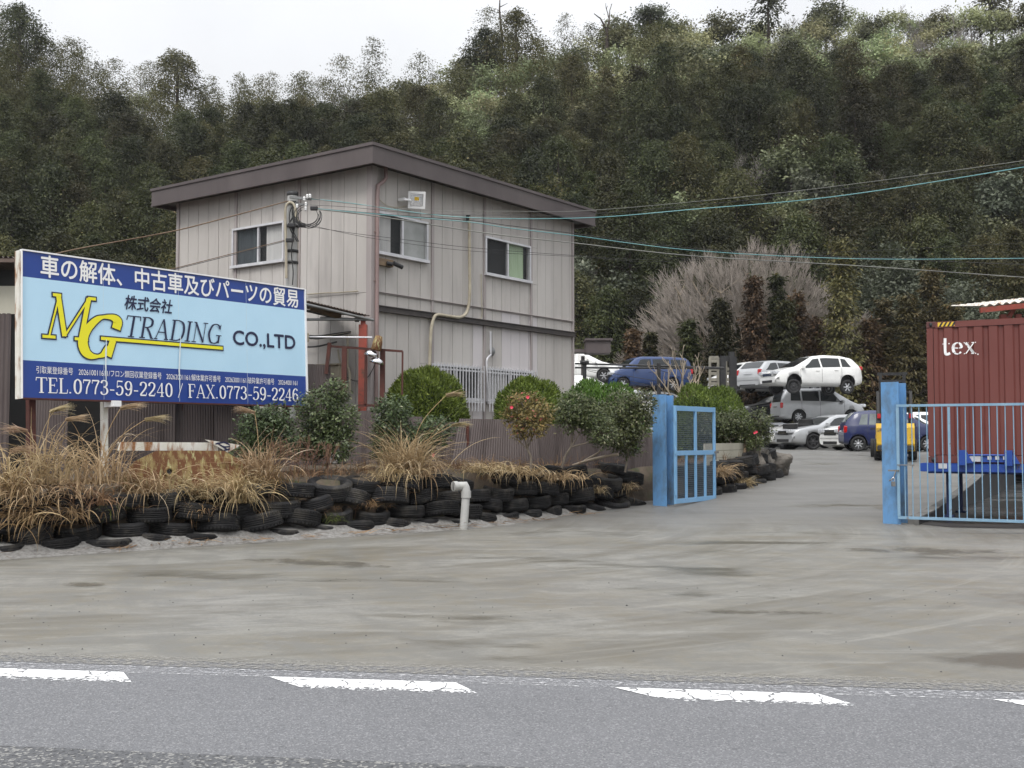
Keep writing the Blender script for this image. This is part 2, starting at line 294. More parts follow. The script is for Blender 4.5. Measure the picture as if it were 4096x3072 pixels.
# ---------------------------------------------------------------- ground materials
def groundmat(name, base, dark, mud, wet_lo=.56, streak=True, speck=.0, rough=.62):
    m = bpy.data.materials.new(name); m.use_nodes = True; n = m.node_tree; b = n.nodes['Principled BSDF']; L = n.links.new
    tc = n.nodes.new('ShaderNodeTexCoord')
    def nz(sc, st, rot=R(-8), det=8, ro=.6, seed=0):
        mp = n.nodes.new('ShaderNodeMapping'); mp.inputs['Scale'].default_value = st; mp.inputs['Rotation'].default_value = (0, 0, rot); mp.inputs['Location'].default_value = (seed, seed * .7, 0)
        k = n.nodes.new('ShaderNodeTexNoise'); k.inputs['Scale'].default_value = sc; k.inputs['Detail'].default_value = det; k.inputs['Roughness'].default_value = ro
        k.inputs['Distortion'].default_value = .4
        L(tc.outputs['Object'], mp.inputs[0]); L(mp.outputs[0], k.inputs['Vector']); return k.outputs[0]
    def rg(src, a, c, o0=0, o1=1):
        r = n.nodes.new('ShaderNodeMapRange'); r.inputs[1].default_value = a; r.inputs[2].default_value = c; r.inputs[3].default_value = o0; r.inputs[4].default_value = o1
        L(src, r.inputs[0]); return r.outputs[0]
    def mixc(f, a, c):
        x = n.nodes.new('ShaderNodeMix'); x.data_type = 'RGBA'; L(f, x.inputs[0])
        if isinstance(a, tuple): x.inputs[6].default_value = (*a, 1)
        else: L(a, x.inputs[6])
        x.inputs[7].default_value = (*c, 1); return x.outputs[2]
    col = mixc(rg(nz(.40, (.9, 1.3, 1), det=12, ro=.66), .42, .60), base, mud)
    col = mixc(rg(nz(1.5, (.9, 1.3, 1), seed=4, det=14, ro=.76), .47, .56, 0, .85), col, tuple(x * .68 for x in base))
    if streak:
        col = mixc(rg(nz(3.2, (.8, 1.3, 1), seed=9, det=12, ro=.74), .54, .66, 0, .45), col, tuple(min(1, x * 1.3) for x in base))
        col = mixc(rg(nz(1.0, (.35, 3.4, 1), rot=R(28), seed=21, det=12, ro=.72), .56, .66, 0, .35), col, tuple(min(1, x * 1.35) for x in base))
        col = mixc(rg(nz(1.6, (.16, 5, 1), rot=R(-38), seed=51, det=12, ro=.72), .58, .62, 0, .55), col, tuple(x * .62 for x in base))
    # tyre-swept stains curving from the gate on to the road
    def swept(cx, cy, fr, fa, seed):
        sb = n.nodes.new('ShaderNodeVectorMath'); sb.operation = 'SUBTRACT'; sb.inputs[1].default_value = (cx, cy, 0); L(tc.outputs['Object'], sb.inputs[0])
        sx_ = n.nodes.new('ShaderNodeSeparateXYZ'); L(sb.outputs[0], sx_.inputs[0]); ln = n.nodes.new('ShaderNodeVectorMath'); ln.operation = 'LENGTH'; L(sb.outputs[0], ln.inputs[0])
        at = n.nodes.new('ShaderNodeMath'); at.operation = 'ARCTAN2'; L(sx_.outputs[1], at.inputs[0]); L(sx_.outputs[0], at.inputs[1])
        m1 = n.nodes.new('ShaderNodeMath'); m1.operation = 'MULTIPLY'; m1.inputs[1].default_value = fr; L(ln.outputs['Value'], m1.inputs[0])
        m2 = n.nodes.new('ShaderNodeMath'); m2.operation = 'MULTIPLY'; m2.inputs[1].default_value = fa; L(at.outputs[0], m2.inputs[0])
        cb = n.nodes.new('ShaderNodeCombineXYZ'); L(m1.outputs[0], cb.inputs[0]); L(m2.outputs[0], cb.inputs[1]); cb.inputs[2].default_value = seed
        k = n.nodes.new('ShaderNodeTexNoise'); k.inputs['Scale'].default_value = 1; k.inputs['Detail'].default_value = 9; k.inputs['Roughness'].default_value = .66; L(cb.outputs[0], k.inputs['Vector']); return k.outputs[0]
    if streak:
        col = mixc(rg(swept(-6.5, 22.5, 1.5, 2.6, 3), .50, .63, 0, .75), col, tuple(x * .72 for x in mud))
        col = mixc(rg(swept(17, 19, 1.7, 3, 8), .52, .64, 0, .7), col, tuple(x * .66 for x in base))
        col = mixc(rg(swept(-6.5, 22.5, 4.5, 3, 13), .57, .68, 0, .55), col, tuple(min(1, x * 1.3) for x in base))
        col = mixc(rg(swept(1, 44, 3.2, 6, 18), .57, .68, 0, .5), col, tuple(min(1, x * 1.25) for x in base))
    # beyond the gate the paving is a smoother, greyer surface
    sp = n.nodes.new('ShaderNodeSeparateXYZ'); L(tc.outputs['Object'], sp.inputs[0]); yy = n.nodes.new('ShaderNodeMath'); yy.operation = 'MULTIPLY_ADD'; L(nz(.35, (1, 1, 1), seed=70), yy.inputs[0]); yy.inputs[1].default_value = 5; L(sp.outputs[1], yy.inputs[2])
    x = n.nodes.new('ShaderNodeMix'); x.data_type = 'RGBA'; L(rg(yy.outputs[0], 20.5, 25.5, 0, .8), x.inputs[0]); L(col, x.inputs[6])
    yd = mixc(rg(nz(.8, (.5, 1.6, 1), seed=80, det=10, ro=.65), .42, .62), (.165, .163, .158), (.112, .11, .107)); L(yd, x.inputs[7]); col = x.outputs[2] if streak else col
    wet = rg(nz(.5, (.7, 1.5, 1), seed=33, det=11), wet_lo, wet_lo + .09)
    col = mixc(wet, col, dark)
    col = mixc(rg(nz(24, (1, 1, 1), det=8, ro=.75), .40, .66, 0, .5), col, tuple(x * .6 for x in base))
    L(col, b.inputs['Base Color']); L(rg(wet, 0, 1, rough * .82, .28), b.inputs['Roughness'])
    bp = n.nodes.new('ShaderNodeBump'); bp.inputs['Strength'].default_value = .35; bp.inputs['Distance'].default_value = .012
    L(nz(26, (1, 1, 1), det=8), bp.inputs['Height']); L(bp.outputs[0], b.inputs['Normal']); b.inputs['Specular IOR Level'].default_value = .45
    return m
def asphaltmat(name, base, light, dark, scale, contrast=1):
    m = bpy.data.materials.new(name); m.use_nodes = True; n = m.node_tree; b = n.nodes['Principled BSDF']; L = n.links.new
    tc = n.nodes.new('ShaderNodeTexCoord')
    def vor(sc):
        k = n.nodes.new('ShaderNodeTexVoronoi'); k.inputs['Scale'].default_value = sc; L(tc.outputs['Object'], k.inputs['Vector']); return k
    def rg(src, a, c, o0=0, o1=1):
        r = n.nodes.new('ShaderNodeMapRange'); r.inputs[1].default_value = a; r.inputs[2].default_value = c; r.inputs[3].default_value = o0; r.inputs[4].default_value = o1
        L(src, r.inputs[0]); return r.outputs[0]
    def mixc(f, a, c):
        x = n.nodes.new('ShaderNodeMix'); x.data_type = 'RGBA'; L(f, x.inputs[0])
        if isinstance(a, tuple): x.inputs[6].default_value = (*a, 1)
        else: L(a, x.inputs[6])
        x.inputs[7].default_value = (*c, 1); return x.outputs[2]
    v = vor(scale); sep = n.nodes.new('ShaderNodeSeparateColor'); L(v.outputs['Color'], sep.inputs[0])
    big = n.nodes.new('ShaderNodeTexNoise'); big.inputs['Scale'].default_value = .7; big.inputs['Detail'].default_value = 5; L(tc.outputs['Object'], big.inputs['Vector'])
    col = mixc(rg(big.outputs[0], .4, .65), base, tuple(x * .88 for x in base))
    fine = n.nodes.new('ShaderNodeTexNoise'); fine.inputs['Scale'].default_value = scale * .6; fine.inputs['Detail'].default_value = 6; L(tc.outputs['Object'], fine.inputs['Vector'])
    col = mixc(rg(fine.outputs[0], .42, .7, 0, .75 * contrast), col, tuple(x * .62 for x in base))
    col = mixc(rg(sep.outputs[0], .80, .86, 0, .8 * contrast), col, light)
    col = mixc(rg(sep.outputs[1], .84, .9, 0, .8 * contrast), col, dark)
    pit = n.nodes.new('ShaderNodeTexNoise'); pit.inputs['Scale'].default_value = 9; pit.inputs['Detail'].default_value = 9; pit.inputs['Roughness'].default_value = .7; L(tc.outputs['Object'], pit.inputs['Vector'])
    col = mixc(rg(pit.outputs[0], .60, .66, 0, .75 * contrast), col, dark)
    L(col, b.inputs['Base Color']); b.inputs['Roughness'].default_value = .72
    bp = n.nodes.new('ShaderNodeBump'); bp.inputs['Strength'].default_value = .5 * contrast; bp.inputs['Distance'].default_value = .006
    L(v.outputs['Distance'], bp.inputs['Height']); L(bp.outputs[0], b.inputs['Normal']); return m
def wornpaint(name, col, lo, hi, edge=True):
    m = bpy.data.materials.new(name); m.use_nodes = True; n = m.node_tree; b = n.nodes['Principled BSDF']; L = n.links.new
    b.inputs['Base Color'].default_value = (*col, 1); b.inputs['Roughness'].default_value = .55
    tc = n.nodes.new('ShaderNodeTexCoord'); k = n.nodes.new('ShaderNodeTexNoise'); k.inputs['Scale'].default_value = 22; k.inputs['Detail'].default_value = 9; k.inputs['Roughness'].default_value = .75
    L(tc.outputs['Object'], k.inputs['Vector'])
    r = n.nodes.new('ShaderNodeMapRange'); r.inputs[1].default_value = lo; r.inputs[2].default_value = hi; L(k.outputs[0], r.inputs[0]); a = r.outputs[0]
    if edge:   # paint is worn through along the traffic side (UV v) and along cracks
        uv = n.nodes.new('ShaderNodeUVMap'); sp = n.nodes.new('ShaderNodeSeparateXYZ'); L(uv.outputs[0], sp.inputs[0])
        q = n.nodes.new('ShaderNodeMapRange'); q.inputs[1].default_value = 0; q.inputs[2].default_value = .75; q.inputs[3].default_value = -.34; q.inputs[4].default_value = .10; L(sp.outputs[1], q.inputs[0])
        ad = n.nodes.new('ShaderNodeMath'); ad.operation = 'ADD'; L(k.outputs[0], ad.inputs[0]); L(q.outputs[0], ad.inputs[1]); L(ad.outputs[0], r.inputs[0])
        nd = n.nodes.new('ShaderNodeTexNoise'); nd.inputs['Scale'].default_value = 5; L(tc.outputs['Object'], nd.inputs['Vector'])
        va = n.nodes.new('ShaderNodeMix'); va.data_type = 'RGBA'; va.blend_type = 'ADD'; va.inputs[0].default_value = .25; L(tc.outputs['Object'], va.inputs[6]); L(nd.outputs[1], va.inputs[7])
        vo = n.nodes.new('ShaderNodeTexVoronoi'); vo.feature = 'DISTANCE_TO_EDGE'; vo.inputs['Scale'].default_value = 4.2; L(va.outputs[2], vo.inputs['Vector'])
        cr = n.nodes.new('ShaderNodeMapRange'); cr.inputs[1].default_value = .012; cr.inputs[2].default_value = .035; L(vo.outputs[0], cr.inputs[0])
        mu = n.nodes.new('ShaderNodeMath'); mu.operation = 'MULTIPLY'; L(a, mu.inputs[0]); L(cr.outputs[0], mu.inputs[1]); a = mu.outputs[0]
    L(a, b.inputs['Alpha']); return m
M_['apron'] = groundmat('apron', (.222, .215, .193), (.095, .085, .065), (.150, .132, .096), .58)
M_['yard'] = groundmat('yard', (.24, .235, .23), (.12, .115, .105), (.20, .19, .175), .60, streak=False)
M_['wet'] = groundmat('wet', (.030, .028, .026), (.012, .011, .010), (.045, .038, .03), .45, streak=False, rough=.85)  # wet paving, near black: shade under the trailer is put into the colour
M_['asphalt'] = asphaltmat('asphalt', (.150, .152, .160), (.27, .27, .275), (.07, .07, .075), 115, .85)
M_['asphalt_new'] = asphaltmat('asphalt_new', (.10, .102, .107), (.27, .265, .25), (.03, .03, .032), 70, 1.1)
M_['asphalt_edge'] = asphaltmat('asphalt_edge', (.20, .20, .205), (.36, .36, .37), (.09, .09, .095), 60, .7)
M_['road_paint'] = wornpaint('road_paint', (.86, .86, .86), .36, .42)
M_['faded_paint'] = wornpaint('faded_paint', (.55, .55, .56), .50, .66, False)
M_['dust'] = wornpaint('dust', (.26, .25, .225), .42, .62, False)
M_['thin_paint'] = wornpaint('thin_paint', (.62, .62, .62), .48, .60, False)

# ---------------------------------------------------------------- ground sheets (structure)
def sheet(name, pts, z, m, uv=None):
    me = bpy.data.meshes.new(name); me.from_pydata([(x, y, z) for x, y in pts], [], [list(range(len(pts)))]); me.materials.append(m)
    if uv:
        l = me.uv_layers.new(name='UVMap')
        for i, q in enumerate(uv): l.data[i].uv = q
    o = link(name, me); return tag(o, kind='structure')
sheet('ground', [(-600, -300), (600, -300), (600, 700), (-600, 700)], -.02, M_['ground'])
ux, uy = Vector((.990, -.140)), Vector((.140, .990))
def rd(s, t): q = Vector((0, 7.86)) + ux * s + uy * t; return (q.x, q.y)       # along / across the road edge
sheet('road', [rd(-90, .8), rd(-90, -9.5), rd(90, -9.5), rd(90, .8)], 0, M_['asphalt'])
sheet('road_patch', [rd(-90, -2.25), rd(-90, -6), rd(90, -6), rd(90, -2.25)], .004, M_['asphalt_new'])
n_ = 160; jag = [(-40 + 80 * i / n_) for i in range(n_ + 1)]
ap_t = [(s, .0 + .10 * noise.noise((s * 1.7, 0, 3)) + .05 * noise.noise((s * 7, 1, 3))) for s in jag]
r0 = [rd(s, t) for s, t in ap_t]; r1 = [rd(s, t + .06) for s, t in ap_t]; fm = MB(); n1_ = len(r0)
fm.add([(*p, -.006) for p in r0] + [(*p, .004) for p in r1] + [(44, 46, .004), (-44, 46, .004)], [(i, i + 1, n1_ + i + 1, n1_ + i) for i in range(n1_ - 1)] + [list(range(n1_, 2 * n1_)) + [2 * n1_, 2 * n1_ + 1]]); tag(fm.build('forecourt', M_['apron']), kind='structure')
sheet('road_line', [rd(-60, -.24), rd(-60, -.38), rd(60, -.38), rd(60, -.24)], .0035, M_['faded_paint'])
sheet('road_dust', [rd(-60, .14), rd(-60, -.19), rd(60, -.19), rd(60, .14)], .0056, M_['dust'])
for t in (-.21, -.40): sheet('road_line', [rd(-60, t), rd(-60, t - .022), rd(60, t - .022), rd(60, t)], .0035, M_['thin_paint'])
for k in range(-2, 5):
    s0 = -1.60 + 2.33 * (k); a = -.42
    q = [rd(s0, a), rd(s0 + .22, a - .2), rd(s0 + .46, a - .40), rd(s0 + 1.58, a - .42), rd(s0 + 1.28, a)]
    sheet('road_marking', q, .004, M_['road_paint'], [(0, 1), (.2, .5), (.3, 0), (1, 0), (.9, 1)])
KERB = [(7.35, 20.9), (10.0, 25.6), (13.9, 32.6), (17.5, 39.5)]
def kerb_x(Y):
    for (x0, y0), (x1, y1) in zip(KERB, KERB[1:]):
        if Y <= y1: return x0 + (x1 - x0) * (Y - y0) / (y1 - y0)
    return 60
mb = MB(); ys = [19 + .75 * i for i in range(60)]; xs = [-12 + 1.5 * i for i in range(14)]
rows = [[Vector((x if j < 13 else (kerb_x(max(Y, 20.9)) if Y > 20 else 7.2), Y, yard_z(Y) + .010)) for j, x in enumerate(xs)] for Y in ys]
for q in rows[0]: q.z = -.01
for r in rows:
    xe = r[-1].x
    for j in range(13): r[j].x = -12 + (xe + 12) * j / 13
nx = len(xs); mb.add([p for r in rows for p in r], [(i * nx + j, i * nx + j + 1, (i + 1) * nx + j + 1, (i + 1) * nx + j) for i in range(len(ys) - 1) for j in range(nx - 1)])
tag(mb.build('yard', M_['apron']), kind='structure')
# low concrete wall along the right edge of the ramp, wet lane darkened for the container's shade below it
mb = MB()
for (x0, y0), (x1, y1) in zip(KERB, KERB[1:]):
    N = 6
    for i in range(N):
        a = Vector((x0 + (x1 - x0) * i / N, y0 + (y1 - y0) * i / N, 0)); b = Vector((x0 + (x1 - x0) * (i + 1) / N, y0 + (y1 - y0) * (i + 1) / N, 0))
        d = (b - a).normalized(); nrm = Vector((d.y, -d.x, 0)) * .2
        za, zb = yard_z(a.y) + .14, yard_z(b.y) + .14
        mb.add([a, b, b + nrm, a + nrm, a + Vector((0, 0, za)), b + Vector((0, 0, zb)), b + nrm + Vector((0, 0, zb)), a + nrm + Vector((0, 0, za))],
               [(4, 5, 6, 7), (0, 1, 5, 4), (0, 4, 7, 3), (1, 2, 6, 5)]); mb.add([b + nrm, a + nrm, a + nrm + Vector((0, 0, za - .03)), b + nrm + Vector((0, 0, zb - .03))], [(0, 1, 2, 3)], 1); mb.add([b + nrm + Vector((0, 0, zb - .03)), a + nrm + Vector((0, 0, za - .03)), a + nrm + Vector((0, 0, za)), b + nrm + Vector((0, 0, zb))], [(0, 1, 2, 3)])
tag(mb.build('kerb_wall', [M_['kerb'], M_['black']]), 'low grey concrete wall rising along the ramp beside the container trailer', 'wall')  # right face black: the container's shade and staining painted into it
sheet('shaded_wet_lane', [(7.6, 20.9), (7.9, 20.2), (9.5, 19.9), (26, 15.5), (40, 16), (40, 45), (20, 45), (14.1, 32.6)], .008, M_['wet'])
# planted bank behind the tyre wall
TP = [(-12.5, 10.9), (-8.5, 13.9), (-6.9, 15.1), (-3.72, 17.8), (-.88, 20.1), (.95, 22.4), (2.0, 23.6), (3.05, 24.7)]
TP2 = [(4.3, 25.6), (5.3, 26.9), (6.3, 28.4), (7.2, 29.9), (6.9, 31.6)]
def along(path, d0, step):
    out = []; d = d0
    seg = [((Vector(b) - Vector(a)).length, Vector(a), Vector(b)) for a, b in zip(path, path[1:])]
    tot = sum(s[0] for s in seg)
    while d < tot:
        q = d
        for L, a, b in seg:
            if q <= L: t = (b - a) / L; out.append((a + t * q, t, d)); break
            q -= L
        d += step
    return out
def inset(path, k):
    o = []
    for i, p in enumerate(path):
        t = (Vector(path[min(i + 1, len(path) - 1)]) - Vector(path[max(i - 1, 0)])).normalized(); o.append(Vector(p) + Vector((-t.y, t.x)) * k)
    return o
def bank_h(x): return .88 + .17 * smooth(-7, -1, x)
front = inset(TP, .42) + inset(TP2, .42); mb = MB()
def dens(pl):
    o = []
    for a, b in zip(pl, pl[1:]):
        k = max(1, int((b - a).length / .3)); o += [a + (b - a) * i / k for i in range(k)]
    return o + [pl[-1]]
fr = dens(front); rings = [(0, -.05), (.05, .6), (.16, .93), (.9, 1.0), (2.2, 1.05), (3.4, 1.08)]
vs = []; NR = len(rings)
for i, p in enumerate(fr):
    t = (fr[min(i + 1, len(fr) - 1)] - fr[max(i - 1, 0)]).normalized(); n2 = Vector((-t.y, t.x))
    for d, h in rings:
        q = p + n2 * d; vs.append((q.x, q.y, (h * bank_h(p.x) / 1.05 + .07 * noise.noise((q.x * 2.1, q.y * 2.1, 0)) if h > 0 else h)))
mb.add(vs, [(i * NR + j, (i + 1) * NR + j, (i + 1) * NR + j + 1, i * NR + j + 1) for i in range(len(fr) - 1) for j in range(NR - 1)], 0, True)
# flat soil behind, under fence and building
mb.add([(-40, 8, .8), (-12.5, 13.5, .86), (-8.5, 16.2, .90), (-5.5, 19, 1.0), (-2, 22, 1.03), (1, 24.2, 1.03), (3.0, 26.4, 1.03), (5.2, 29.8, 1.03), (6.3, 31.5, 1.03), (5, 40, 1.03), (4, 62, 1.03), (-40, 62, 1.03)], [list(range(12))])
tag(mb.build('soil_bank', M_['soil']), kind='structure')
# loose grit heaped along the foot of the tyre wall
mb = MB(); gp = dens([Vector(p) for p in TP]); vs = []
for i, p in enumerate(gp):
    t = (gp[min(i + 1, len(gp) - 1)] - gp[max(i - 1, 0)]).normalized(); n2 = Vector((-t.y, t.x))
    wv = .16 + .14 * noise.noise((i * .31, 4, 0)) + .06 * noise.noise((i * 1.3, 9, 0))
    for d, h in ((-wv - .12, .006), (-wv * .5, .05), (.12, .16 + .05 * noise.noise((i * .8, 2, 0))), (.5, .2)):
        q = p + n2 * d; vs.append((q.x, q.y, h))
mb.add(vs, [(i * 4 + j, (i + 1) * 4 + j, (i + 1) * 4 + j + 1, i * 4 + j + 1) for i in range(len(gp) - 1) for j in range(3)], 0, True)
tag(mb.build('gravel', M_['gravel']), 'pale grit heaped along the foot of the tyre wall', 'gravel', kind='stuff')
# small stones lying on the forecourt
mb = MB()
for i in range(170):
    s, t = random.uniform(-5, 6), random.uniform(.1, 5) ** 1.0; q = rd(s, t); r = random.uniform(.004, .010) * (1.7 if random.random() < .06 else 1)
    mb.add([(q[0] + r * math.cos(a) * random.uniform(.7, 1.2), q[1] + r * math.sin(a) * random.uniform(.7, 1.2), .004) for a in (0, 1.3, 2.5, 3.8, 5)] + [(q[0], q[1], .004 + r * .9)], [(j, (j + 1) % 5, 5) for j in range(5)])
tag(mb.build('gravel', M_['black']), 'small dark stones scattered over the forecourt by the road', 'gravel', kind='stuff')

# damp hollows and joints in the forecourt
def dampmat():
    m = bpy.data.materials.new('damp'); m.use_nodes = True; n = m.node_tree; b = n.nodes['Principled BSDF']; L = n.links.new
    b.inputs['Base Color'].default_value = (.11, .095, .07, 1); b.inputs['Roughness'].default_value = .35
    uv = n.nodes.new('ShaderNodeUVMap'); ln = n.nodes.new('ShaderNodeVectorMath'); ln.operation = 'LENGTH'; L(uv.outputs[0], ln.inputs[0])
    tc = n.nodes.new('ShaderNodeTexCoord'); k = n.nodes.new('ShaderNodeTexNoise'); k.inputs['Scale'].default_value = 1.9; k.inputs['Detail'].default_value = 9; k.inputs['Roughness'].default_value = .7; L(tc.outputs['Object'], k.inputs['Vector'])
    a = n.nodes.new('ShaderNodeMath'); a.operation = 'MULTIPLY_ADD'; L(k.outputs[0], a.inputs[0]); a.inputs[1].default_value = 3.2; L(ln.outputs['Value'], a.inputs[2])
    r = n.nodes.new('ShaderNodeMapRange'); r.inputs[1].default_value = 1.75; r.inputs[2].default_value = 2.25; r.inputs[3].default_value = .5; r.inputs[4].default_value = 0; L(a.outputs[0], r.inputs[0]); L(r.outputs[0], b.inputs['Alpha']); return m
M_['damp'] = dampmat()
for (x, y, wx, wy, a) in ((1640, 1322, .8, .09, .1), (1120, 1141, .9, .2, .05), (195, 1262, .4, .13, -.1), (690, 1216, 1.5, .24, -.2), (2000, 1190, 1.6, .35, 0)):
    p = hit(x * 1.8517, y * 1.8517, (0, 0, .008), Vector((0, 0, 1))); c, s_ = math.cos(a - .14), math.sin(a - .14)
    q = [(p.x + (u * wx * c - v * wy * 2.2 * s_), p.y + (u * wx * s_ + v * wy * 2.2 * c)) for u, v in ((-1, -1), (1, -1), (1, 1), (-1, 1))]
    sheet('damp_patch', q, .008 + .0004 * ((x * 7) % 9), M_['damp'], [(-1, -1), (1, -1), (1, 1), (-1, 1)])
mb = MB()
for pts in (((1258, 1372), (1264, 1390), (1262, 1410), (1270, 1432)), ((1520, 1378), (1600, 1412), (1640, 1432)), ((1500, 1255), (1560, 1268), (1585, 1320)), ((1640, 1278), (1700, 1318), (1720, 1322))):
    q = [hit(x * 1.8517, y * 1.8517, (0, 0, .013), Vector((0, 0, 1))) for x, y in pts]
    for a, b in zip(q, q[1:]): d = (b - a).normalized(); nn = Vector((-d.y, d.x, 0)) * .008; mb.add([a + nn, a - nn, b - nn, b + nn], [(0, 1, 2, 3)])
mb = None
# ---------------------------------------------------------------- office building
BZ = 1.03; BR = math.atan2(.806, .592); C0 = Vector((-3.16, 25.0, BZ))
bld = empty('office_building', C0, BR, 'two storey prefabricated office with mauve grey panel walls and flat brown roof', 'building')
BM = Matrix.Translation(C0) @ Matrix.Rotation(BR, 4, 'Z'); BMi = BM.inverted()
ur, ul = Vector((math.cos(BR), math.sin(BR), 0)), Vector((-math.sin(BR), math.cos(BR), 0))
def fr_(x, y): q = BMi @ hit(x, y, C0, ul); return q.x, q.z           # right face: (along, height)
def fl_(x, y): q = BMi @ hit(x, y, C0, ur); return q.y, q.z           # left face
LR, LL, HT = 8.3, 7.0, 6.72
def W_(f, c, *pts):
    q = [f(*c(*p)) for p in pts]; return min(a[0] for a in q), max(a[0] for a in q), min(a[1] for a in q), max(a[1] for a in q)
win_r1 = W_(fr_, c4, (192, 640), (560, 1015)); win_r2 = W_(fr_, c4, (988, 822), (1318, 1168)); win_l = W_(fl_, c3, (622, 762), (1012, 1052))
s1, zt = fr_(*c4(190, 632)); _, zb_ = fr_(*c4(190, 955)); s2, _ = fr_(*c4(562, 722)); win_r1 = (max(s1, .12), s2, zb_ + .02, zt)
s1, zt = fr_(*c4(986, 818)); _, zb_ = fr_(*c4(986, 1105)); s2, _ = fr_(*c4(1320, 895)); win_r2 = (s1, s2, zb_, zt)
s2, zt = fl_(*c3(620, 770)); _, zb_ = fl_(*c3(620, 1060)); win_l = (s2 - (win_r1[1] - win_r1[0]) * 1.08, s2, zb_, zt)
g1, gzt = fr_(*c5(1465, 600)); gb1, gz1 = fr_(*c5(1945, 1010)); g2, _ = fr_(*c5(1935, 640)); g3, _ = fr_(*c5(1990, 650)); g4 = 6.25
_, band_z = fr_(*c4(900, 1448)); _, line_z = fr_(*c4(900, 1342))
wall = MB()
wall.box((LR / 2, LL / 2, HT / 2), (LR - .2, LL - .2, HT - .02), 3)
random.seed(3)
def boards(face, L, wins, splits):
    x = .06; k = 0; new = {}
    while x < L - .05:
        x1 = min(x + .402, L - .02)
        zs = [0] + splits + [HT]
        for zi, (za, zb) in enumerate(zip(zs, zs[1:])):
            iv = [(za, zb)]
            for (wa, wb, wz0, wz1) in wins:
                if x < wb and x1 > wa:
                    nv = []
                    for a, b in iv:
                        if wz0 > a: nv.append((a, min(b, wz0)))
                        if wz1 < b: nv.append((max(a, wz1), b))
                    iv = [q for q in nv if q[1] - q[0] > .01]
            segs = [(x, x1)]
            for (wa, wb, wz0, wz1) in wins:                  # a board cut by the side of a window keeps its other half
                if x < wa < x1 and wz0 < zb and wz1 > za: wall_box(face, x, wa, max(za, wz0), min(zb, wz1), 0)
                if x < wb < x1 and wz0 < zb and wz1 > za: wall_box(face, wb, x1, max(za, wz0), min(zb, wz1), 0)
            for a, b in iv:
                mi = 0
                if face == 'r' and zi == 0 and 3.55 < x < 4.0: mi = 1
                if face == 'r' and zi == 0 and 4.6 < x < 6.1: mi = 1
                if face == 'r' and zi in (1, 2) and 4.8 < x < 5.5 and b < 4.6: mi = 1
                if face == 'r' and zi == 1 and 5.9 < x < 6.3: mi = 1
                wall_box(face, x, x1, a, b, mi)
        x = x1; k += 1
def wall_box(face, x0, x1, z0, z1, mi):
    g = .007; j = random.uniform(0, .004)
    if face == 'r': wall.box(((x0 + x1) / 2, .05 - j / 2, (z0 + z1) / 2), (x1 - x0 - 2 * g, .10 + j, z1 - z0 - g), mi)
    else: wall.box((.05 - j / 2, (x0 + x1) / 2, (z0 + z1) / 2), (.10 + j, x1 - x0 - 2 * g, z1 - z0 - g), mi)
grw = [(g1, g2, gz1 + .12, gzt - .02), (g3, g4, gz1 + .12, gzt - .02)]
boards('r', LR, [win_r1, win_r2] + grw, [band_z, line_z]); boards('l', LL, [win_l], [line_z])
for i in range(5): wall.box((.05 + i * 2.045, -.012, HT / 2), (.085, .05, HT - .03), 2)
for i in range(1, 4): wall.box((-.012, .05 + i * 2.28, HT / 2), (.05, .085, HT - .03), 2)
wall.box((0, 0, HT / 2), (.16, .16, HT - .04), 2)
wall.box((LR / 2, LL - .05, HT / 2), (LR, .1, HT - .05), 0); wall.box((LR - .05, LL / 2, HT / 2), (.1, LL - .25, HT - .05), 0)
wall.build('wall', [M_['siding'], M_['siding_new'], M_['batten'], M_['interior']], bld)
mb = MB(); mb.box((LR / 2, -.04, band_z), (LR - .12, .10, .10), 0); mb.box((LR / 2, -.055, band_z + .06), (LR - .12, .13, .02), 0); mb.box((LR / 2, -.055, band_z - .06), (LR - .12, .13, .02), 0)
mb.build('floor_band', M_['dark_trim'], bld)
mb = MB(); mb.box((LR / 2 + .08, -.018, line_z), (LR - .3, .02, .03), 0); mb.box((LR / 2 + .08, -.03, line_z + .016), (LR - .3, .05, .008), 0); mb.build('siding_flashing', M_['batten'], bld)
# flat roof with deep fascia
OV = .45
_, f_hi = (BMi @ hit(1481, 565, C0 + Vector((0, 0, 0)) - ur * OV - ul * OV, (ur + ul).normalized())).x, (BMi @ hit(1481, 567, C0 - ur * OV - ul * OV, (ur + ul).normalized())).z
f_lo = f_hi - .47
mb = MB()
def ring_box(o, z0, z1, t, mi):
    x0, x1, y0, y1 = -o, LR + o, -o, LL + o
    mb.box(((x0 + x1) / 2, y0 + t / 2, (z0 + z1) / 2), (x1 - x0, t, z1 - z0), mi); mb.box(((x0 + x1) / 2, y1 - t / 2, (z0 + z1) / 2), (x1 - x0, t, z1 - z0), mi)
    mb.box((x0 + t / 2, (y0 + y1) / 2, (z0 + z1) / 2), (t, y1 - y0 - 2 * t, z1 - z0), mi); mb.box((x1 - t / 2, (y0 + y1) / 2, (z0 + z1) / 2), (t, y1 - y0 - 2 * t, z1 - z0), mi)
ring_box(OV, f_lo + .006, f_hi - .07, .05, 0); ring_box(OV + .03, f_hi - .07, f_hi, .09, 0); ring_box(OV + .015, f_lo, f_lo + .035, .06, 0)
mb.box((LR / 2, LL / 2, f_lo + .12), (LR + 2 * OV - .11, LL + 2 * OV - .11, .03), 1)
mb.box((LR / 2, LL / 2, f_hi - .12), (LR + 2 * OV - .11, LL + 2 * OV - .11, .03), 0)
mb.build('roof', [M_['fascia'], M_['dark_trim']], bld)
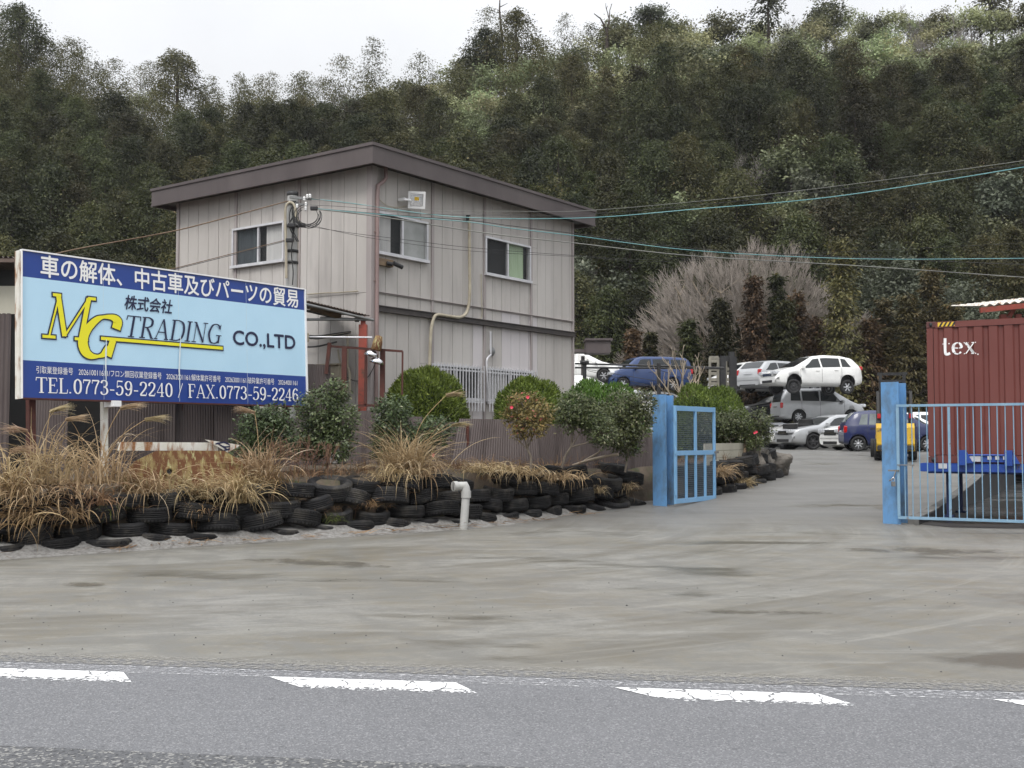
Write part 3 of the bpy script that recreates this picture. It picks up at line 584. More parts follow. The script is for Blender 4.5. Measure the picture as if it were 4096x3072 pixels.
def window(face, x0, x1, z0, z1, left, right, name='window'):
    T = (lambda a, d, z: (a, d, z)) if face == 'r' else (lambda a, d, z: (d, a, z))
    S_ = (lambda a, d, z: (a, d, z)) if face == 'r' else (lambda a, d, z: (d, a, z))
    f = MB(); fw = .05; W, H = x1 - x0, z1 - z0; xm = (x0 + x1) / 2; zm = (z0 + z1) / 2
    f.box(T(xm, -.02, z1 - fw / 2), S_(W, .11, fw)); f.box(T(xm, -.035, z0 + fw / 2), S_(W + .04, .15, fw + .02))
    f.box(T(x0 + fw / 2, -.02, zm), S_(fw, .11, H - 2 * fw - .01)); f.box(T(x1 - fw / 2, -.02, zm), S_(fw, .11, H - 2 * fw - .01)); f.box(T(xm, -.01, zm), S_(.055, .07, H - 2 * fw - .01))
    fo = f.build(name, M_['alu'], bld)
    for a, b, cont, d in ((x0 + fw, xm - .028, left, .0), (xm + .028, x1 - fw, right, -.012)):
        g = MB(); g.box(T((a + b) / 2, d, zm), S_(b - a, .008, H - 2 * fw - .01)); g.build('pane', M_['frosted'] if cont == 'frosted' else M_['glass'], fo)
        if isinstance(cont, tuple):
            mat_, t0, t1 = cont; cu = MB(); N = 60; vs = []
            for i in range(N + 1):
                t = t0 + (t1 - t0) * i / N; q = a + (b - a) * t
                for zz, pinch in ((z1 - fw, 0), (zm, .06), (z0 + fw + .01, .0)):
                    qq = q + pinch * (b - a) * (1 if face == 'r' else -1) * (1 - (i / N)) * (.6 if t0 > .02 else 0)
                    vs.append(T(qq, .05 + .014 * math.sin(i * 1.25), zz))
            cu.add(vs, [(i * 3 + j, (i + 1) * 3 + j, (i + 1) * 3 + j + 1, i * 3 + j + 1) for i in range(N) for j in range(2)], 0, True)
            cu.build('curtain', M_[mat_], fo)
    return fo
window('r', *win_r1, ('curtain_sky_white', 0, .62), 'frosted'); window('r', *win_r2, None, ('curtain_green', .08, .82))  # first window's white curtain stands in for sky reflected in the glass
window('l', *win_l, ('curtain_sky_white', 0, .78), ('curtain_grey', .05, 1))
for (a, b, z0, z1) in grw:
    z1 += .02; z0 -= .12
    fo = window('r', a, b, z0 + .14, z1, ('curtain_sky_white', .1, .95), None)
    g = MB()
    k = int((b - a) / .115)
    for i in range(k + 1): g.box((a + (b - a) * i / k, -.16, (z0 + z1) / 2 - .05), (.026, .02, z1 - z0 + .16))
    for z in (z0 + .1, z1 - .12): g.box(((a + b) / 2, -.135, z), (b - a + .06, .02, .04))
    for x in (a + .03, b - .03):
        for z in (z0 + .1, z1 - .12): g.box((x, -.07, z), (.03, .12, .03))
    g.build('window_grille', M_['alu'], fo)
# drainpipe at the corner
_, dz = fr_(*c4(245, 290)); dx, _ = fr_(*c4(172, 900))
mb = MB(); mb.tube([(dx + .28, -.1, f_lo + .1), (dx + .28, -.12, f_lo - .14), (dx + .16, -.12, f_lo - .26), (dx + .02, -.12, f_lo - .36), (dx, -.12, f_lo - .6), (dx, -.12, .1)], .047, 10)
for z in (1.2, 2.6, 4.1, 5.2): mb.box((dx, -.07, z), (.13, .12, .025))
mb.build('drainpipe', M_['pipe_pink'], bld)
# cream flexible conduit down the right face
def fp(c, off, *pts): return [(fr_(*c(*p))[0], -off, fr_(*c(*p))[1]) for p in pts]
def smoothpts(p, n=6):
    p = [Vector(q) for q in p]; o = []
    for i in range(len(p) - 1):
        a, b, c, d = p[max(i - 1, 0)], p[i], p[i + 1], p[min(i + 2, len(p) - 1)]
        for k in range(n):
            t = k / n; o.append(.5 * ((2 * b) + (c - a) * t + (2 * a - 5 * b + 4 * c - d) * t * t + (3 * b - a - 3 * c + d) * t ** 3))
    return o + [p[-1]]
mb = MB(); pts = smoothpts(fp(c4, .12, (850, 680), (852, 800), (853, 1000), (856, 1200), (848, 1330), (825, 1395), (780, 1420), (700, 1412), (620, 1402), (590, 1425), (572, 1500), (565, 1600), (560, 1750), (556, 1850)), 8)
mb.tube(pts, [.04 + .004 * math.sin(i * 2.2) for i in range(len(pts))], 8); mb.tube(fp(c4, .1, (848, 668), (850, 712)), .055, 8, 1); mb.build('conduit', [M_['pipe_cream'], M_['black']], bld)
mb = MB(); mb.tube(smoothpts(fp(c4, .04, (958, 1100), (960, 1250), (965, 1390), (950, 1430), (900, 1440), (850, 1425)), 5), .012, 6); mb.tube(smoothpts(fp(c4, .03, (190, 1335), (330, 1350), (420, 1378), (500, 1368), (560, 1390), (575, 1440)), 5), .012, 6)
mb.tube(smoothpts(fp(c4, .05, (150, 480), (160, 640), (158, 760), (165, 960), (160, 1200), (150, 1350)), 4), .014, 6); mb.tube(smoothpts(fp(c4, .05, (190, 535), (250, 590), (330, 610), (405, 600)), 5), .01, 6); mb.build('cable', M_['pipe_cream'], bld)
# vent pipe and round cap low on the right face
mb = MB(); mb.tube(smoothpts(fp(c5, .09, (2016, 300), (2018, 500), (2020, 520), (1985, 560), (1980, 640), (1990, 800), (2000, 990)), 5), .028, 8)
s, z = fr_(*c5(2052, 488)); mb.lathe([(0, 0), (.1, 0), (.11, .03), (.07, .07), (0, .07)], 14, 1, Matrix.Translation((s, -.0, z)) @ Matrix.Rotation(R(90), 4, 'X')); mb.build('vent_pipe', [M_['alu'], M_['steel']], bld)
# floodlight and camera on the wall
s, z = fr_(*c4(420, 565)); mb = MB(); T = Matrix.Translation((s, -.30, z)) @ Matrix.Rotation(R(-42), 4, 'Z') @ Matrix.Rotation(R(16), 4, 'X')
for d, q in (((0, 0, .17), (.40, .08, .05)), ((0, 0, -.17), (.40, .08, .05)), ((.175, 0, 0), (.05, .08, .29)), ((-.175, 0, 0), (.05, .08, .29))): mb.box(T @ Vector(d), q, 0, T.to_3x3())
mb.box(T @ Vector((0, .06, 0)), (.34, .06, .30), 0, T.to_3x3()); mb.box(T @ Vector((0, .015, .0)), (.28, .02, .27), 1, T.to_3x3()); mb.box(T @ Vector((0, -.0, .03)), (.10, .02, .08), 2, T.to_3x3())
mb.box((s - .3, -.12, z - .02), (.06, .2, .06)); mb.beam((s - .28, -.2, z - .02), (s - .16, -.26, z - .02), .04, .04); mb.build('floodlight', [M_['sign_white'], M_['chrome'], M_['yellow']], bld)
s, z = fr_(*c4(250, 1025)); mb = MB(); mb.box((s - .05, -.06, z + .02), (.5, .1, .16), 0); mb.tube([(s - .05, -.13, z), (s + .06, -.2, z - .02)], .05, 8, 1); mb.tube([(s + .12, -.18, z + .02), (s + .34, -.26, z - .06)], .05, 10, 1); mb.build('security_camera', [M_['wood'], M_['black']], bld)
# meter box and cable runs on the left face
def flp(c, off, *pts): return [(-off, fl_(*c(*p))[0], fl_(*c(*p))[1]) for p in pts]
mb = MB(); a, z = fl_(*c5(580, 765)); mb.box((-.12, a, z), (.22, .62, .75), 0); mb.box((-.16, a, z + .36), (.32, .68, .03), 0); mb.tube(flp(c5, .27, (520, 745), (625, 750)), .04, 8, 1); mb.build('meter_box', [M_['pipe_cream'], M_['black']], bld)
mb = MB()
for dd in (0, 14, 26): mb.tube(smoothpts(flp(c5, .14, (300, 335 + dd), (450, 345 + dd), (600, 325 + dd * .7), (760, 305 + dd * .3)), 4), .018, 6, 1 if dd != 14 else 0)
mb.tube(flp(c5, .1, (718, 330), (716, 480), (714, 620), (740, 700), (742, 880)), .03, 8, 0); mb.tube(smoothpts(flp(c5, .12, (632, 470), (645, 560), (672, 650), (690, 760), (725, 880)), 4), .022, 8, 0)
mb.tube(smoothpts(flp(c5, .12, (300, 450), (420, 445), (520, 425), (620, 400)), 4), .02, 6, 1); mb.tube(smoothpts(flp(c5, .1, (720, 640), (690, 700), (720, 740), (800, 770), (900, 740), (960, 650), (995, 560)), 5), .01, 5, 1)
mb.tube(smoothpts(flp(c3, .05, (1170, 1250), (1300, 1240), (1400, 1236), (1545, 1226)), 4), .014, 6, 0); mb.build('cable', [M_['pipe_cream'], M_['cable']], bld)

# ---------------------------------------------------------------- canopy beside the left face
can = empty('canopy', P(*c5(600, 900), 24.3), 0, 'rusty corrugated lean-to roof on grey scaffold pipes and a red post beside the office', 'canopy')
def rel(root, pts): return [Vector(p) - root.location for p in pts]
def corr(mb, o, u, v, nu, amp, wl, mi=0):
    """corrugated sheet: origin o, edges u and v, ridges run along v"""
    o, u, v = Vector(o), Vector(u), Vector(v); k = u.cross(v).normalized(); L = u.length; N = max(8, int(L / wl * 6)); vs = []
    for i in range(N + 1):
        t = i / N; q = o + u * t + k * (amp * math.sin(2 * math.pi * L * t / wl)); vs += [q, q + v]
    mb.add(vs, [(2 * i, 2 * i + 2, 2 * i + 3, 2 * i + 1) for i in range(N)], mi, True)
A, B = P(*c5(300, 5), 22.9), P(*c5(915, 152), 23.9); V = Vector((-1.2, 1.9, .25))
mb = MB(); a, b, v = *rel(can, [A, B]), V; corr(mb, a - (b - a) * .55, (b - a) * 1.55, v, 0, .012, .076); mb.build('roof', M_['roof_rust'], can)
mb = MB(); dn = Vector((0, 0, -.08)); mb.tube([a - (b - a) * .5 + dn, b + dn + (b - a) * .03], .03, 8); mb.tube([a - (b - a) * .4 + v * .8 + dn, b + v * .8 + dn], .03, 8)
p0, p1 = rel(can, [P(*c5(300, 185), 23.1), P(*c5(910, 185), 23.9)]); mb.tube([p0, p1], .028, 8); mb.tube([p1 + Vector((-.28, 0, 0)), p1 + v * .9 + Vector((-.28, 0, 0))], .028, 8); mb.lathe([(.0, -.05), (.05, -.05), (.05, .05), (0, .05)], 8, 0, Matrix.Translation(p1 + Vector((-.3, 0, 0)))); mb.build('scaffold_pipe', M_['steel'], can)
mb = MB(); q0, q1 = rel(can, [P(*c5(340, 75), 23.6), P(*c5(620, 160), 24.2)]); mb.beam(q0, q1, .06, .1); mb.build('rafter', M_['wood'], can)
mb = MB(); t0, = rel(can, [P(*c5(836, 235), 23.9)]); mb.box((t0.x, t0.y, (t0.z + BZ - can.location.z) / 2), (.17, .17, t0.z - BZ + can.location.z)); mb.box((t0.x, t0.y, t0.z + .08), (.1, .1, .2)); mb.build('post', M_['red_paint'], can)

# ---------------------------------------------------------------- rusty steel frame with old lamps
D = 23.0; fr0 = empty('bar_stand', P(*c5(900, 1000), D), 0, 'dark rust red bar frame standing in front of the office corner', 'stand')
mb = MB(); g = lambda *p: rel(fr0, [P(*c5(*q), D) for q in p])
for (a, b, t) in (((518, 405), (485, 700), .07), ((520, 438), (1210, 487), .045), ((660, 450), (652, 960), .1), ((1022, 480), (1016, 985), .1), ((1210, 487), (1206, 900), .035), ((862, 470), (855, 1000), .05), ((790, 1000), (1010, 1000), .05)):
    p, q = g(a, b); mb.beam(p, q, t * (1 if t < .08 else 1.0), t)
mb.build('bar', M_['rust_brown'], fr0)
lm = empty('old_lamp', P(*c5(945, 480), D - .15), 0, 'old twin lamp with rusty shade and chrome reflectors on the bar frame', 'lamp')
mb = MB(); mb.lathe([(.0, .2), (.07, .18), (.10, .05), (.11, -.1), (.09, -.12)], 14, 0, Matrix.Translation((.05, 0, .12)) @ Matrix.Rotation(R(12), 4, 'Y')); mb.build('shade', M_['rusty_plate'], lm)
for dx_, dz_ in ((-.06, -.05), (.05, -.2)):
    mb = MB(); mb.lathe([(.0, .06), (.08, .05), (.13, .0), (.15, -.06), (.13, -.07), (.10, -.02), (0, .02)], 16, 0, Matrix.Translation((dx_, 0, dz_)) @ Matrix.Rotation(R(15), 4, 'Y')); mb.build('reflector', M_['chrome'], lm)
mb = MB(); mb.tube([(-1.35, 0, .28), (-.05, 0, .27)], .018, 6); mb.build('arm', M_['alu'], lm)
mb = MB(); mb.box((-1.45, 0, .27), (.2, .12, .17)); mb.build('junction_box', M_['pipe_cream'], lm)
# ---------------------------------------------------------------- lettering
def text_mesh(body, z0=0.0):
    cu = bpy.data.curves.new('t', 'FONT'); cu.body = body; o = bpy.data.objects.new('t', cu); COL.objects.link(o); cu.resolution_u = 4
    dg = bpy.context.evaluated_depsgraph_get(); me = bpy.data.meshes.new_from_object(o.evaluated_get(dg)); bpy.data.objects.remove(o)
    v = [(p.co.x, p.co.y) for p in me.vertices]; f = [list(q.vertices) for q in me.polygons]; bpy.data.meshes.remove(me); return v, f
def fit(v, box, shear=0):
    x0, x1, z0, z1 = box; xs_ = [p[0] for p in v]; ys_ = [p[1] for p in v]; a, b, c, d = min(xs_), max(xs_), min(ys_), max(ys_)
    o = []
    for x, y in v:
        t = (y - c) / (d - c); o.append((x0 + (x - a) / (b - a) * (x1 - x0 - shear * (z1 - z0)) + shear * t * (z1 - z0), z0 + t * (z1 - z0)))
    return o
def put_text(mb, body, box, y, mi, shear=0, bold=0):
    v, f = text_mesh(body); p = fit(v, box, shear)
    offs = [(0, 0)] if not bold else [(bold * math.cos(a), bold * math.sin(a)) for a in (0, 1.57, 3.14, 4.71)]
    for k, (ox, oz) in enumerate(offs): mb.add([(x + ox, y - .0003 * k, z + oz) for x, z in p], f, mi)
SER = {   # serif skeletons on a unit cap height: (width, [strokes]); a stroke may end in a number = fixed width factor
 'T': (.72, [[(0, 1), (.72, 1)], [(.36, 1), (.36, 0)], [(.2, 0), (.52, 0)], [(.02, 1), (.0, .8), .05], [(.70, 1), (.72, .8), .05]]),
 'R': (.74, [[(.16, 1), (.16, 0)], [(.02, 0), (.32, 0)], [(.02, 1), (.2, 1)], [(.16, 1), (.38, 1), (.56, .91), (.6, .76), (.55, .6), (.38, .52), (.18, .52)], [(.34, .52), (.5, .3), (.66, .0)], [(.6, 0), (.76, 0)]]),
 'A': (.78, [[(.09, 0), (.38, 1), .045], [(.38, 1), (.68, 0), .11], [(.2, .34), (.57, .34)], [(0, 0), (.2, 0)], [(.55, 0), (.78, 0)]]),
 'D': (.8, [[(.16, 1), (.16, 0)], [(.02, 1), (.2, 1)], [(.02, 0), (.2, 0)], [(.16, 1), (.42, 1), (.66, .87), (.74, .5), (.66, .13), (.42, 0), (.16, 0)]]),
 'I': (.34, [[(.17, 1), (.17, 0)], [(.02, 1), (.32, 1)], [(.02, 0), (.32, 0)]]),
 'N': (.84, [[(.15, 0), (.15, 1), .045], [(.13, 1), (.68, 0), .11], [(.68, 0), (.68, 1), .045], [(.02, 0), (.28, 0)], [(.02, 1), (.18, 1)], [(.55, 1), (.82, 1)]]),
 'G': (.8, [[(.68, .78), (.6, .93), (.42, 1.0), (.2, .9), (.07, .5), (.2, .1), (.42, 0), (.58, .04), (.68, .14)], [(.68, .02), (.68, .42), .1], [(.5, .42), (.82, .42)], [(.7, 1), (.68, .72), .04]]),
 'E': (.66, [[(.16, 1), (.16, 0)], [(.02, 1), (.58, 1)], [(.02, 0), (.6, 0)], [(.16, .52), (.44, .52)], [(.58, 1), (.6, .78), .05], [(.6, 0), (.63, .24), .05], [(.44, .62), (.44, .42), .04]]),
 'L': (.62, [[(.16, 1), (.16, 0)], [(.02, 1), (.32, 1)], [(.02, 0), (.58, 0)], [(.57, 0), (.6, .26), .05]]),
 'F': (.62, [[(.16, 1), (.16, 0)], [(.02, 1), (.56, 1)], [(.02, 0), (.32, 0)], [(.16, .5), (.42, .5)], [(.56, 1), (.58, .76), .05], [(.43, .6), (.43, .4), .04]]),
 'X': (.76, [[(.1, 1), (.64, 0), .12], [(.62, 1), (.1, 0), .045], [(0, 1), (.24, 1)], [(.5, 1), (.74, 1)], [(0, 0), (.22, 0)], [(.5, 0), (.76, 0)]]),
 'M': (1.0, [[(.14, 0), (.16, 1), .045], [(.14, 1), (.47, .04), .12], [(.47, .04), (.82, 1), .045], [(.82, 1), (.84, 0), .12], [(0, 0), (.28, 0)], [(.02, 1), (.2, 1)], [(.8, 1), (.98, 1)], [(.7, 0), (1, 0)]]),
 '0': (.6, [[(.3, 1), (.13, .84), (.08, .5), (.13, .16), (.3, 0), (.47, .16), (.52, .5), (.47, .84), (.3, 1)]]),
 '2': (.6, [[(.08, .74), (.12, .92), (.3, 1), (.47, .9), (.5, .72), (.4, .48), (.2, .24), (.06, .06)], [(.06, .04), (.5, .04), .1], [(.5, .04), (.55, .24), .05]]),
 '3': (.58, [[(.07, .8), (.13, .95), (.28, 1), (.42, .93), (.46, .78), (.4, .6), (.22, .53)], [(.22, .53), (.42, .46), (.5, .27), (.43, .08), (.26, 0), (.1, .05), (.05, .2)]]),
 '4': (.62, [[(.42, 1), (.42, 0), .12], [(.42, 1), (.04, .3), .05], [(.02, .28), (.6, .28)], [(.28, 0), (.56, 0)]]),
 '5': (.58, [[(.12, 1), (.5, .98), .09], [(.12, 1), (.09, .54), .05], [(.09, .54), (.28, .64), (.45, .54), (.5, .33), (.42, .09), (.25, 0), (.1, .05), (.05, .18)]]),
 '6': (.6, [[(.5, .86), (.42, .98), (.28, 1), (.13, .8), (.08, .4), (.14, .1), (.3, 0), (.46, .1), (.52, .31), (.45, .52), (.3, .6), (.16, .52), (.1, .36)]]),
 '7': (.56, [[(.05, .96), (.52, .96), .1], [(.52, .96), (.3, .45), (.24, .0), .11], [(.05, 1), (.03, .74), .05]]),
 '9': (.6, [[(.1, .14), (.18, .02), (.32, 0), (.47, .2), (.52, .6), (.46, .9), (.3, 1), (.14, .9), (.08, .69), (.15, .48), (.3, .4), (.44, .48), (.5, .64)]]),
 '1': (.44, [[(.24, 1), (.24, 0), .12], [(.24, 1), (.07, .86), .05], [(.08, 0), (.42, 0)]]),
 '-': (.42, [[(.05, .34), (.37, .34), .08]]), '/': (.5, [[(.06, -.06), (.44, 1.04), .05]]), '.': (.26, [[(.1, .0), (.1, .09), .13]]), ' ': (.26, []),
 't': (.44, [[(.17, .95), (.17, .12), (.26, .0), (.42, .06), .15], [(.02, .62), (.40, .62), .07]]),
 'e': (.56, [[(.1, .36), (.48, .36), (.44, .58), (.28, .66), (.12, .56), (.07, .33), (.13, .08), (.3, 0), (.48, .1)]]),
 'x': (.62, [[(.1, .64), (.5, .0), .15], [(.52, .64), (.1, 0), .06], [(0, .64), (.24, .64), .06], [(.38, .64), (.62, .64), .06], [(0, 0), (.22, 0), .06], [(.36, 0), (.62, 0), .06]]),
}
def catmull(p, n=7):
    if len(p) < 3: return p
    o = []
    for i in range(len(p) - 1):
        a, b, c, d = p[max(i - 1, 0)], p[i], p[i + 1], p[min(i + 2, len(p) - 1)]
        for k in range(n):
            t = k / n; o.append(tuple(.5 * (2 * b[j] + (c[j] - a[j]) * t + (2 * a[j] - 5 * b[j] + 4 * c[j] - d[j]) * t * t + (3 * b[j] - a[j] - 3 * c[j] + d[j]) * t ** 3) for j in (0, 1)))
    return o + [p[-1]]
def ribbon(mb, pts, wd, y, mi, grow=0):
    n = len(pts); vs = []
    if grow:
        a, b = Vector(pts[0]), Vector(pts[1]); pts = [tuple(a - (b - a).normalized() * grow)] + list(pts[1:]); a, b = Vector(pts[-1]), Vector(pts[-2]); pts[-1] = tuple(a - (b - a).normalized() * grow)
    for i in range(n):
        a, b = Vector(pts[max(i - 1, 0)]), Vector(pts[min(i + 1, n - 1)]); d = b - a
        if d.length < 1e-7: d = Vector((0, 1))
        d.normalize(); h = (wd(d) if callable(wd) else wd) / 2 + grow; q = Vector((-d.y, d.x)) * h; p = Vector(pts[i]); vs += [(p.x + q.x, y, p.y + q.y), (p.x - q.x, y, p.y - q.y)]
    mb.add(vs, [(2 * i, 2 * i + 2, 2 * i + 3, 2 * i + 1) for i in range(n - 1)], mi)
def serif(mb, text, box, y, mi, thick=.12, thin=.05, shear=0, gap=.06, grow=0, weight=1):
    """nib-contrast serif lettering fitted to box (x0, x1, z0, z1)"""
    x0, x1, z0, z1 = box; h = z1 - z0; tot = sum(SER[c][0] + gap for c in text) - gap; kx = (x1 - x0 - shear * h) / tot; x = 0; k = 0
    for ch in text:
        wd_, st = SER[ch]
        for s in st:
            fix = s[-1] if not isinstance(s[-1], tuple) else None; pts = catmull([q for q in s if isinstance(q, tuple)])
            pp = [(x0 + (x + px) * kx + shear * pz * h, z0 + pz * h) for px, pz in pts]
            wv = fix * h * weight if fix else (lambda d: h * weight * (thin + (thick - thin) * abs(d.y) ** 1.3))
            ribbon(mb, pp, wv, y - .0004 * k, mi, grow); k += 1
        x += wd_ + gap

# ---------------------------------------------------------------- billboard
SD, SE = 17.65, 22.4
PLb, PRb = P(*c1(148, 1145), SD), P(*c1(2034, 1190), SE)
sx = Vector((PRb.x - PLb.x, PRb.y - PLb.y, 0)); SL = sx.length; sx.normalize(); srot = math.atan2(sx.y, sx.x)
sgn = empty('billboard', (PLb.x, PLb.y, PLb.z), srot, 'large blue and pale blue company billboard lettered with a yellow monogram and phone numbers', 'billboard')
SM = Matrix.Translation(PLb) @ Matrix.Rotation(srot, 4, 'Z') @ Matrix.Rotation(R(-2.5), 4, 'X'); SMi = SM.inverted(); sgn.rotation_euler = (R(-2.5), 0, srot)
sn = (SM.to_3x3() @ Vector((0, 1, 0)))
def sp(x, y): q = SMi @ hit(*c1(x, y), PLb, sn); return q.x, q.z
def sbox(ax, ay, bx, by): a, b = sp(ax, ay), sp(bx, by); return (a[0], b[0], a[1], b[1])
TL, TR = sp(185, 178), sp(2038, 430); SH = (TL[1] + TR[1]) / 2
b1 = (sp(180, 350)[1] + sp(2037, 563)[1]) / 2; b2 = (sp(160, 898)[1] + sp(2030, 1003)[1]) / 2
mb = MB(); mb.box((SL / 2, .03, (b2) / 2), (SL, .05, b2 - .0)); mb.build('panel', M_['sign_dark'], sgn)
mb = MB(); mb.box((SL / 2, .03, (b1 + b2) / 2), (SL, .05, b1 - b2)); mb.build('panel', M_['sign_pale'], sgn)
mb = MB(); mb.box((SL / 2, .03, (SH + b1) / 2), (SL, .05, SH - b1)); mb.build('panel', M_['sign_dark'], sgn)
mb = MB(); mb.box((-.010, .02, SH / 2), (.016, .09, SH + .03), 0); mb.box((-.036, .06, SH / 2 - .01), (.032, .12, SH + .02), 1)
mb.box((SL + .02, .02, SH / 2), (.035, .08, SH + .03), 0); mb.box((SL / 2, .02, SH + .012), (SL, .08, .024), 0); mb.box((SL / 2, .03, -.014), (SL, .09, .028), 2)
for x in (SL * .25, SL * .5, SL * .75): mb.box((x, .12, SH / 2), (.06, .1, SH), 2)
mb.build('frame', [M_['sign_white'], M_['white_rust'], M_['rust_brown']], sgn)
mb = MB(); put_text(mb, '車の解体、中古車及びパーツの貿易', sbox(270, 342, 1975, 432), -.0, 0, 0, .006)
lt = mb.build('lettering', M_['sign_white'], sgn); lt.location.y = -.004; mb = MB()
x0, x1, z0, z1 = sbox(240, 984, 1972, 1028); put_text(mb, '引取業登録番号　202610011611/フロン類回収業登録番号　20262001161/解体業許可番号　20263001161/破砕業許可番号　20264001161', (x0, x1, z0, z1), -.0, 0)
lt = mb.build('lettering', M_['sign_white'], sgn); lt.location.y = -.004; mb = MB()
serif(mb, 'TEL.0773-59-2240 / FAX.0773-59-2246', sbox(238, 1110, 1970, 1090), 0, 0, .15, .055)
lt = mb.build('lettering', M_['sign_white'], sgn); lt.location.y = -.004
mb = MB(); serif(mb, 'TRADING', sbox(822, 737, 1475, 664), 0, 0, .12, .05, .2, .05)
lt = mb.build('lettering', M_['sign_navy'], sgn); lt.location.y = -.004; mb = MB()
put_text(mb, '株式会社', sbox(822, 558, 1150, 500), 0, 0, .18, .005); lt = mb.build('lettering', M_['sign_navy'], sgn); lt.location.y = -.004; mb = MB(); put_text(mb, 'CO.,LTD', sbox(1548, 806, 1957, 737), 0, 0, 0, .007)
lt = mb.build('lettering', M_['sign_navy'], sgn); lt.location.y = -.004
mb = MB()
for grow, mi, yy in ((.022, 1, 0), (0, 0, -.004)):
    bx = sbox(280, 738, 640, 488); bx = (bx[0], bx[1], bx[2], sp(350, 462)[1]); serif(mb, 'M', bx, yy, mi, .15, .07, .24, .06, grow)
    a = [sp(*q) for q in ((768, 690), (776, 640), (735, 612), (655, 620), (580, 690), (548, 770), (566, 840), (615, 872), (680, 862), (722, 815))]
    ribbon(mb, catmull(a), lambda d: .05 + .14 * abs(d.y * .9 - d.x * .2), yy - .0033, mi, grow)
    ribbon(mb, [sp(748, 765), sp(716, 872)], .12, yy - .0036, mi, grow); a, b = sp(668, 752), sp(1476, 818); ribbon(mb, [a, (b[0], a[1] + (b[1] - a[1]))], .055, yy - .0030, mi, grow)
    ribbon(mb, [sp(768, 690), sp(776, 625)], .035, yy - .0039, mi, grow)
lt = mb.build('monogram', [M_['sign_yellow'], M_['sign_navy']], sgn); lt.location.y = -.004
mb = MB()
for pts in (((703, 760), (700, 840), (698, 930), (702, 1060)), ((1196, 745), (1190, 850), (1186, 960), (1192, 1110))):
    q = [sp(*p) for p in pts]; ribbon(mb, [(q[0][0], q[0][1]), (q[0][0] - .004, (q[0][1] + q[1][1]) / 2)], .015, -.013, 0); n = len(q); vs = []
    for i, (p, wd) in enumerate(zip(q, (.008, .03, .028, .006))): vs += [(p[0] - wd / 2, -.0135, p[1]), (p[0] + wd / 2, -.0165, p[1])]
    mb.add(vs, [(2 * i, 2 * i + 1, 2 * i + 3, 2 * i + 2) for i in range(n - 1)]); mb.build('torn_film', M_['film'], sgn); mb = MB()
for x in (690, 1190, 1640): a, b = sp(x, 300), sp(x - 4, 1120); mb.box(((a[0] + b[0]) / 2, .0045, SH / 2), (.004, .002, SH - .02), 0); mb.build('seam', M_['film'], sgn); mb = MB()
# rusty white post carrying the sign
p = SMi @ P(*c1(640, 1190), 19.2); mb = MB(); hgt = p.z + PLb.z - .85
pw = SM @ Vector((p.x, .28, -.05)); ob = MB()
ob.box((p.x, .24, -hgt / 2 - .02), (.09, .09, hgt + .02), 0); ob.box((p.x + .05, .08, -.06), (.16, .3, .10), 1); ob.build('post', [M_['white_rust'], M_['sign_white']], sgn)
for xx in (.3, SL - .3): mb.box((xx, .28, -.62 + .9), (.11, .11, 3.2), 0)
mb.build('post', M_['rust_brown'], sgn)

# ---------------------------------------------------------------- shed behind the sign at the left
sh = empty('shed', (-9.3, 20.6, .95), 0, 'brown corrugated shed with a cream upper wall behind the left end of the billboard', 'shed')
mb = MB(); corr(mb, (-6.5, 0, -.1), (6.55, 0, 0), (0, 0, 3.06), 0, .014, .09); mb.build('wall', M_['brown_sheet'], sh)
mb = MB(); [mb.box((-6.1 + i * .62, .03, 3.21), (.61, .04, .52)) for i in range(11)]; mb.build('upper_wall', M_['cream_panel'], sh)
mb = MB(); mb.box((-3.2, .06, 3.62), (6.6, .06, .30)); mb.box((-3.2, 2.5, 1.5), (6.4, 4.7, 3.2)); mb.build('back_wall', M_['interior'], sh)
mb = MB(); corr(mb, (-6.7, -.5, 3.93), (7.0, 0, 0), (0, 5.6, -.5), 0, .02, .09); mb.box((-3.2, -.46, 3.87), (7, .05, .07)); mb.build('roof', M_['roof_rust'], sh)
vent = empty('roof_vent', P(*c1(672, 235), 22.5), 0, 'small grey domed vent poking up behind the top edge of the billboard', 'vent')
mb = MB(); mb.lathe([(0, .0), (.12, -.03), (.17, -.1), (.15, -.11)], 14); mb.tube([(0, 0, -.05), (0, 0, -1.6)], .05, 8); mb.build('cap', M_['steel'], vent)

# ---------------------------------------------------------------- brown corrugated fence sheets
def fsheet(x0, x1, D0, D1, ytop0, ytop1, label, lean=0, zb=.9, wl=.05, pt=0, slant=0):
    a, b = P(x0, ytop0, D0), P(x1, ytop1, D1); r = empty('fence_panel', (a.x, a.y, zb), math.atan2(b.y - a.y, b.x - a.x), label, 'fence panel', 'brown corrugated fence sheets')
    L = math.hypot(b.x - a.x, b.y - a.y); mb = MB(); N = max(8, int(L / wl * 6)); vs = []
    for i in range(N + 1):
        t = i / N; h = a.z + (b.z - a.z) * t - zb; y = .007 * math.sin(2 * math.pi * L * t / wl); vs += [(t * L + slant * (1 - t), y - .06, 0), (t * L, y + math.sin(lean) * h, h)]
    mb.add(vs, [(2 * i, 2 * i + 2, 2 * i + 3, 2 * i + 1) for i in range(N)], 0, True); mb.build('sheet', M_['brown_sheet'], r)
    q = MB(); q.beam((.15, .06, 0), (.15, .06, (a.z - zb) * .9), .05, .05); q.build('stake', M_['rust_brown'], r)
Q = lambda v: v * 1.8517
fsheet(Q(60), Q(150), 20.3, 20.3, Q(800), Q(800), 'dark brown corrugated sheet under the left end of the billboard', 0)
fsheet(Q(232), Q(380), 20.5, 20.9, Q(820), Q(820), 'brown corrugated sheet directly behind the rusty white billboard post')
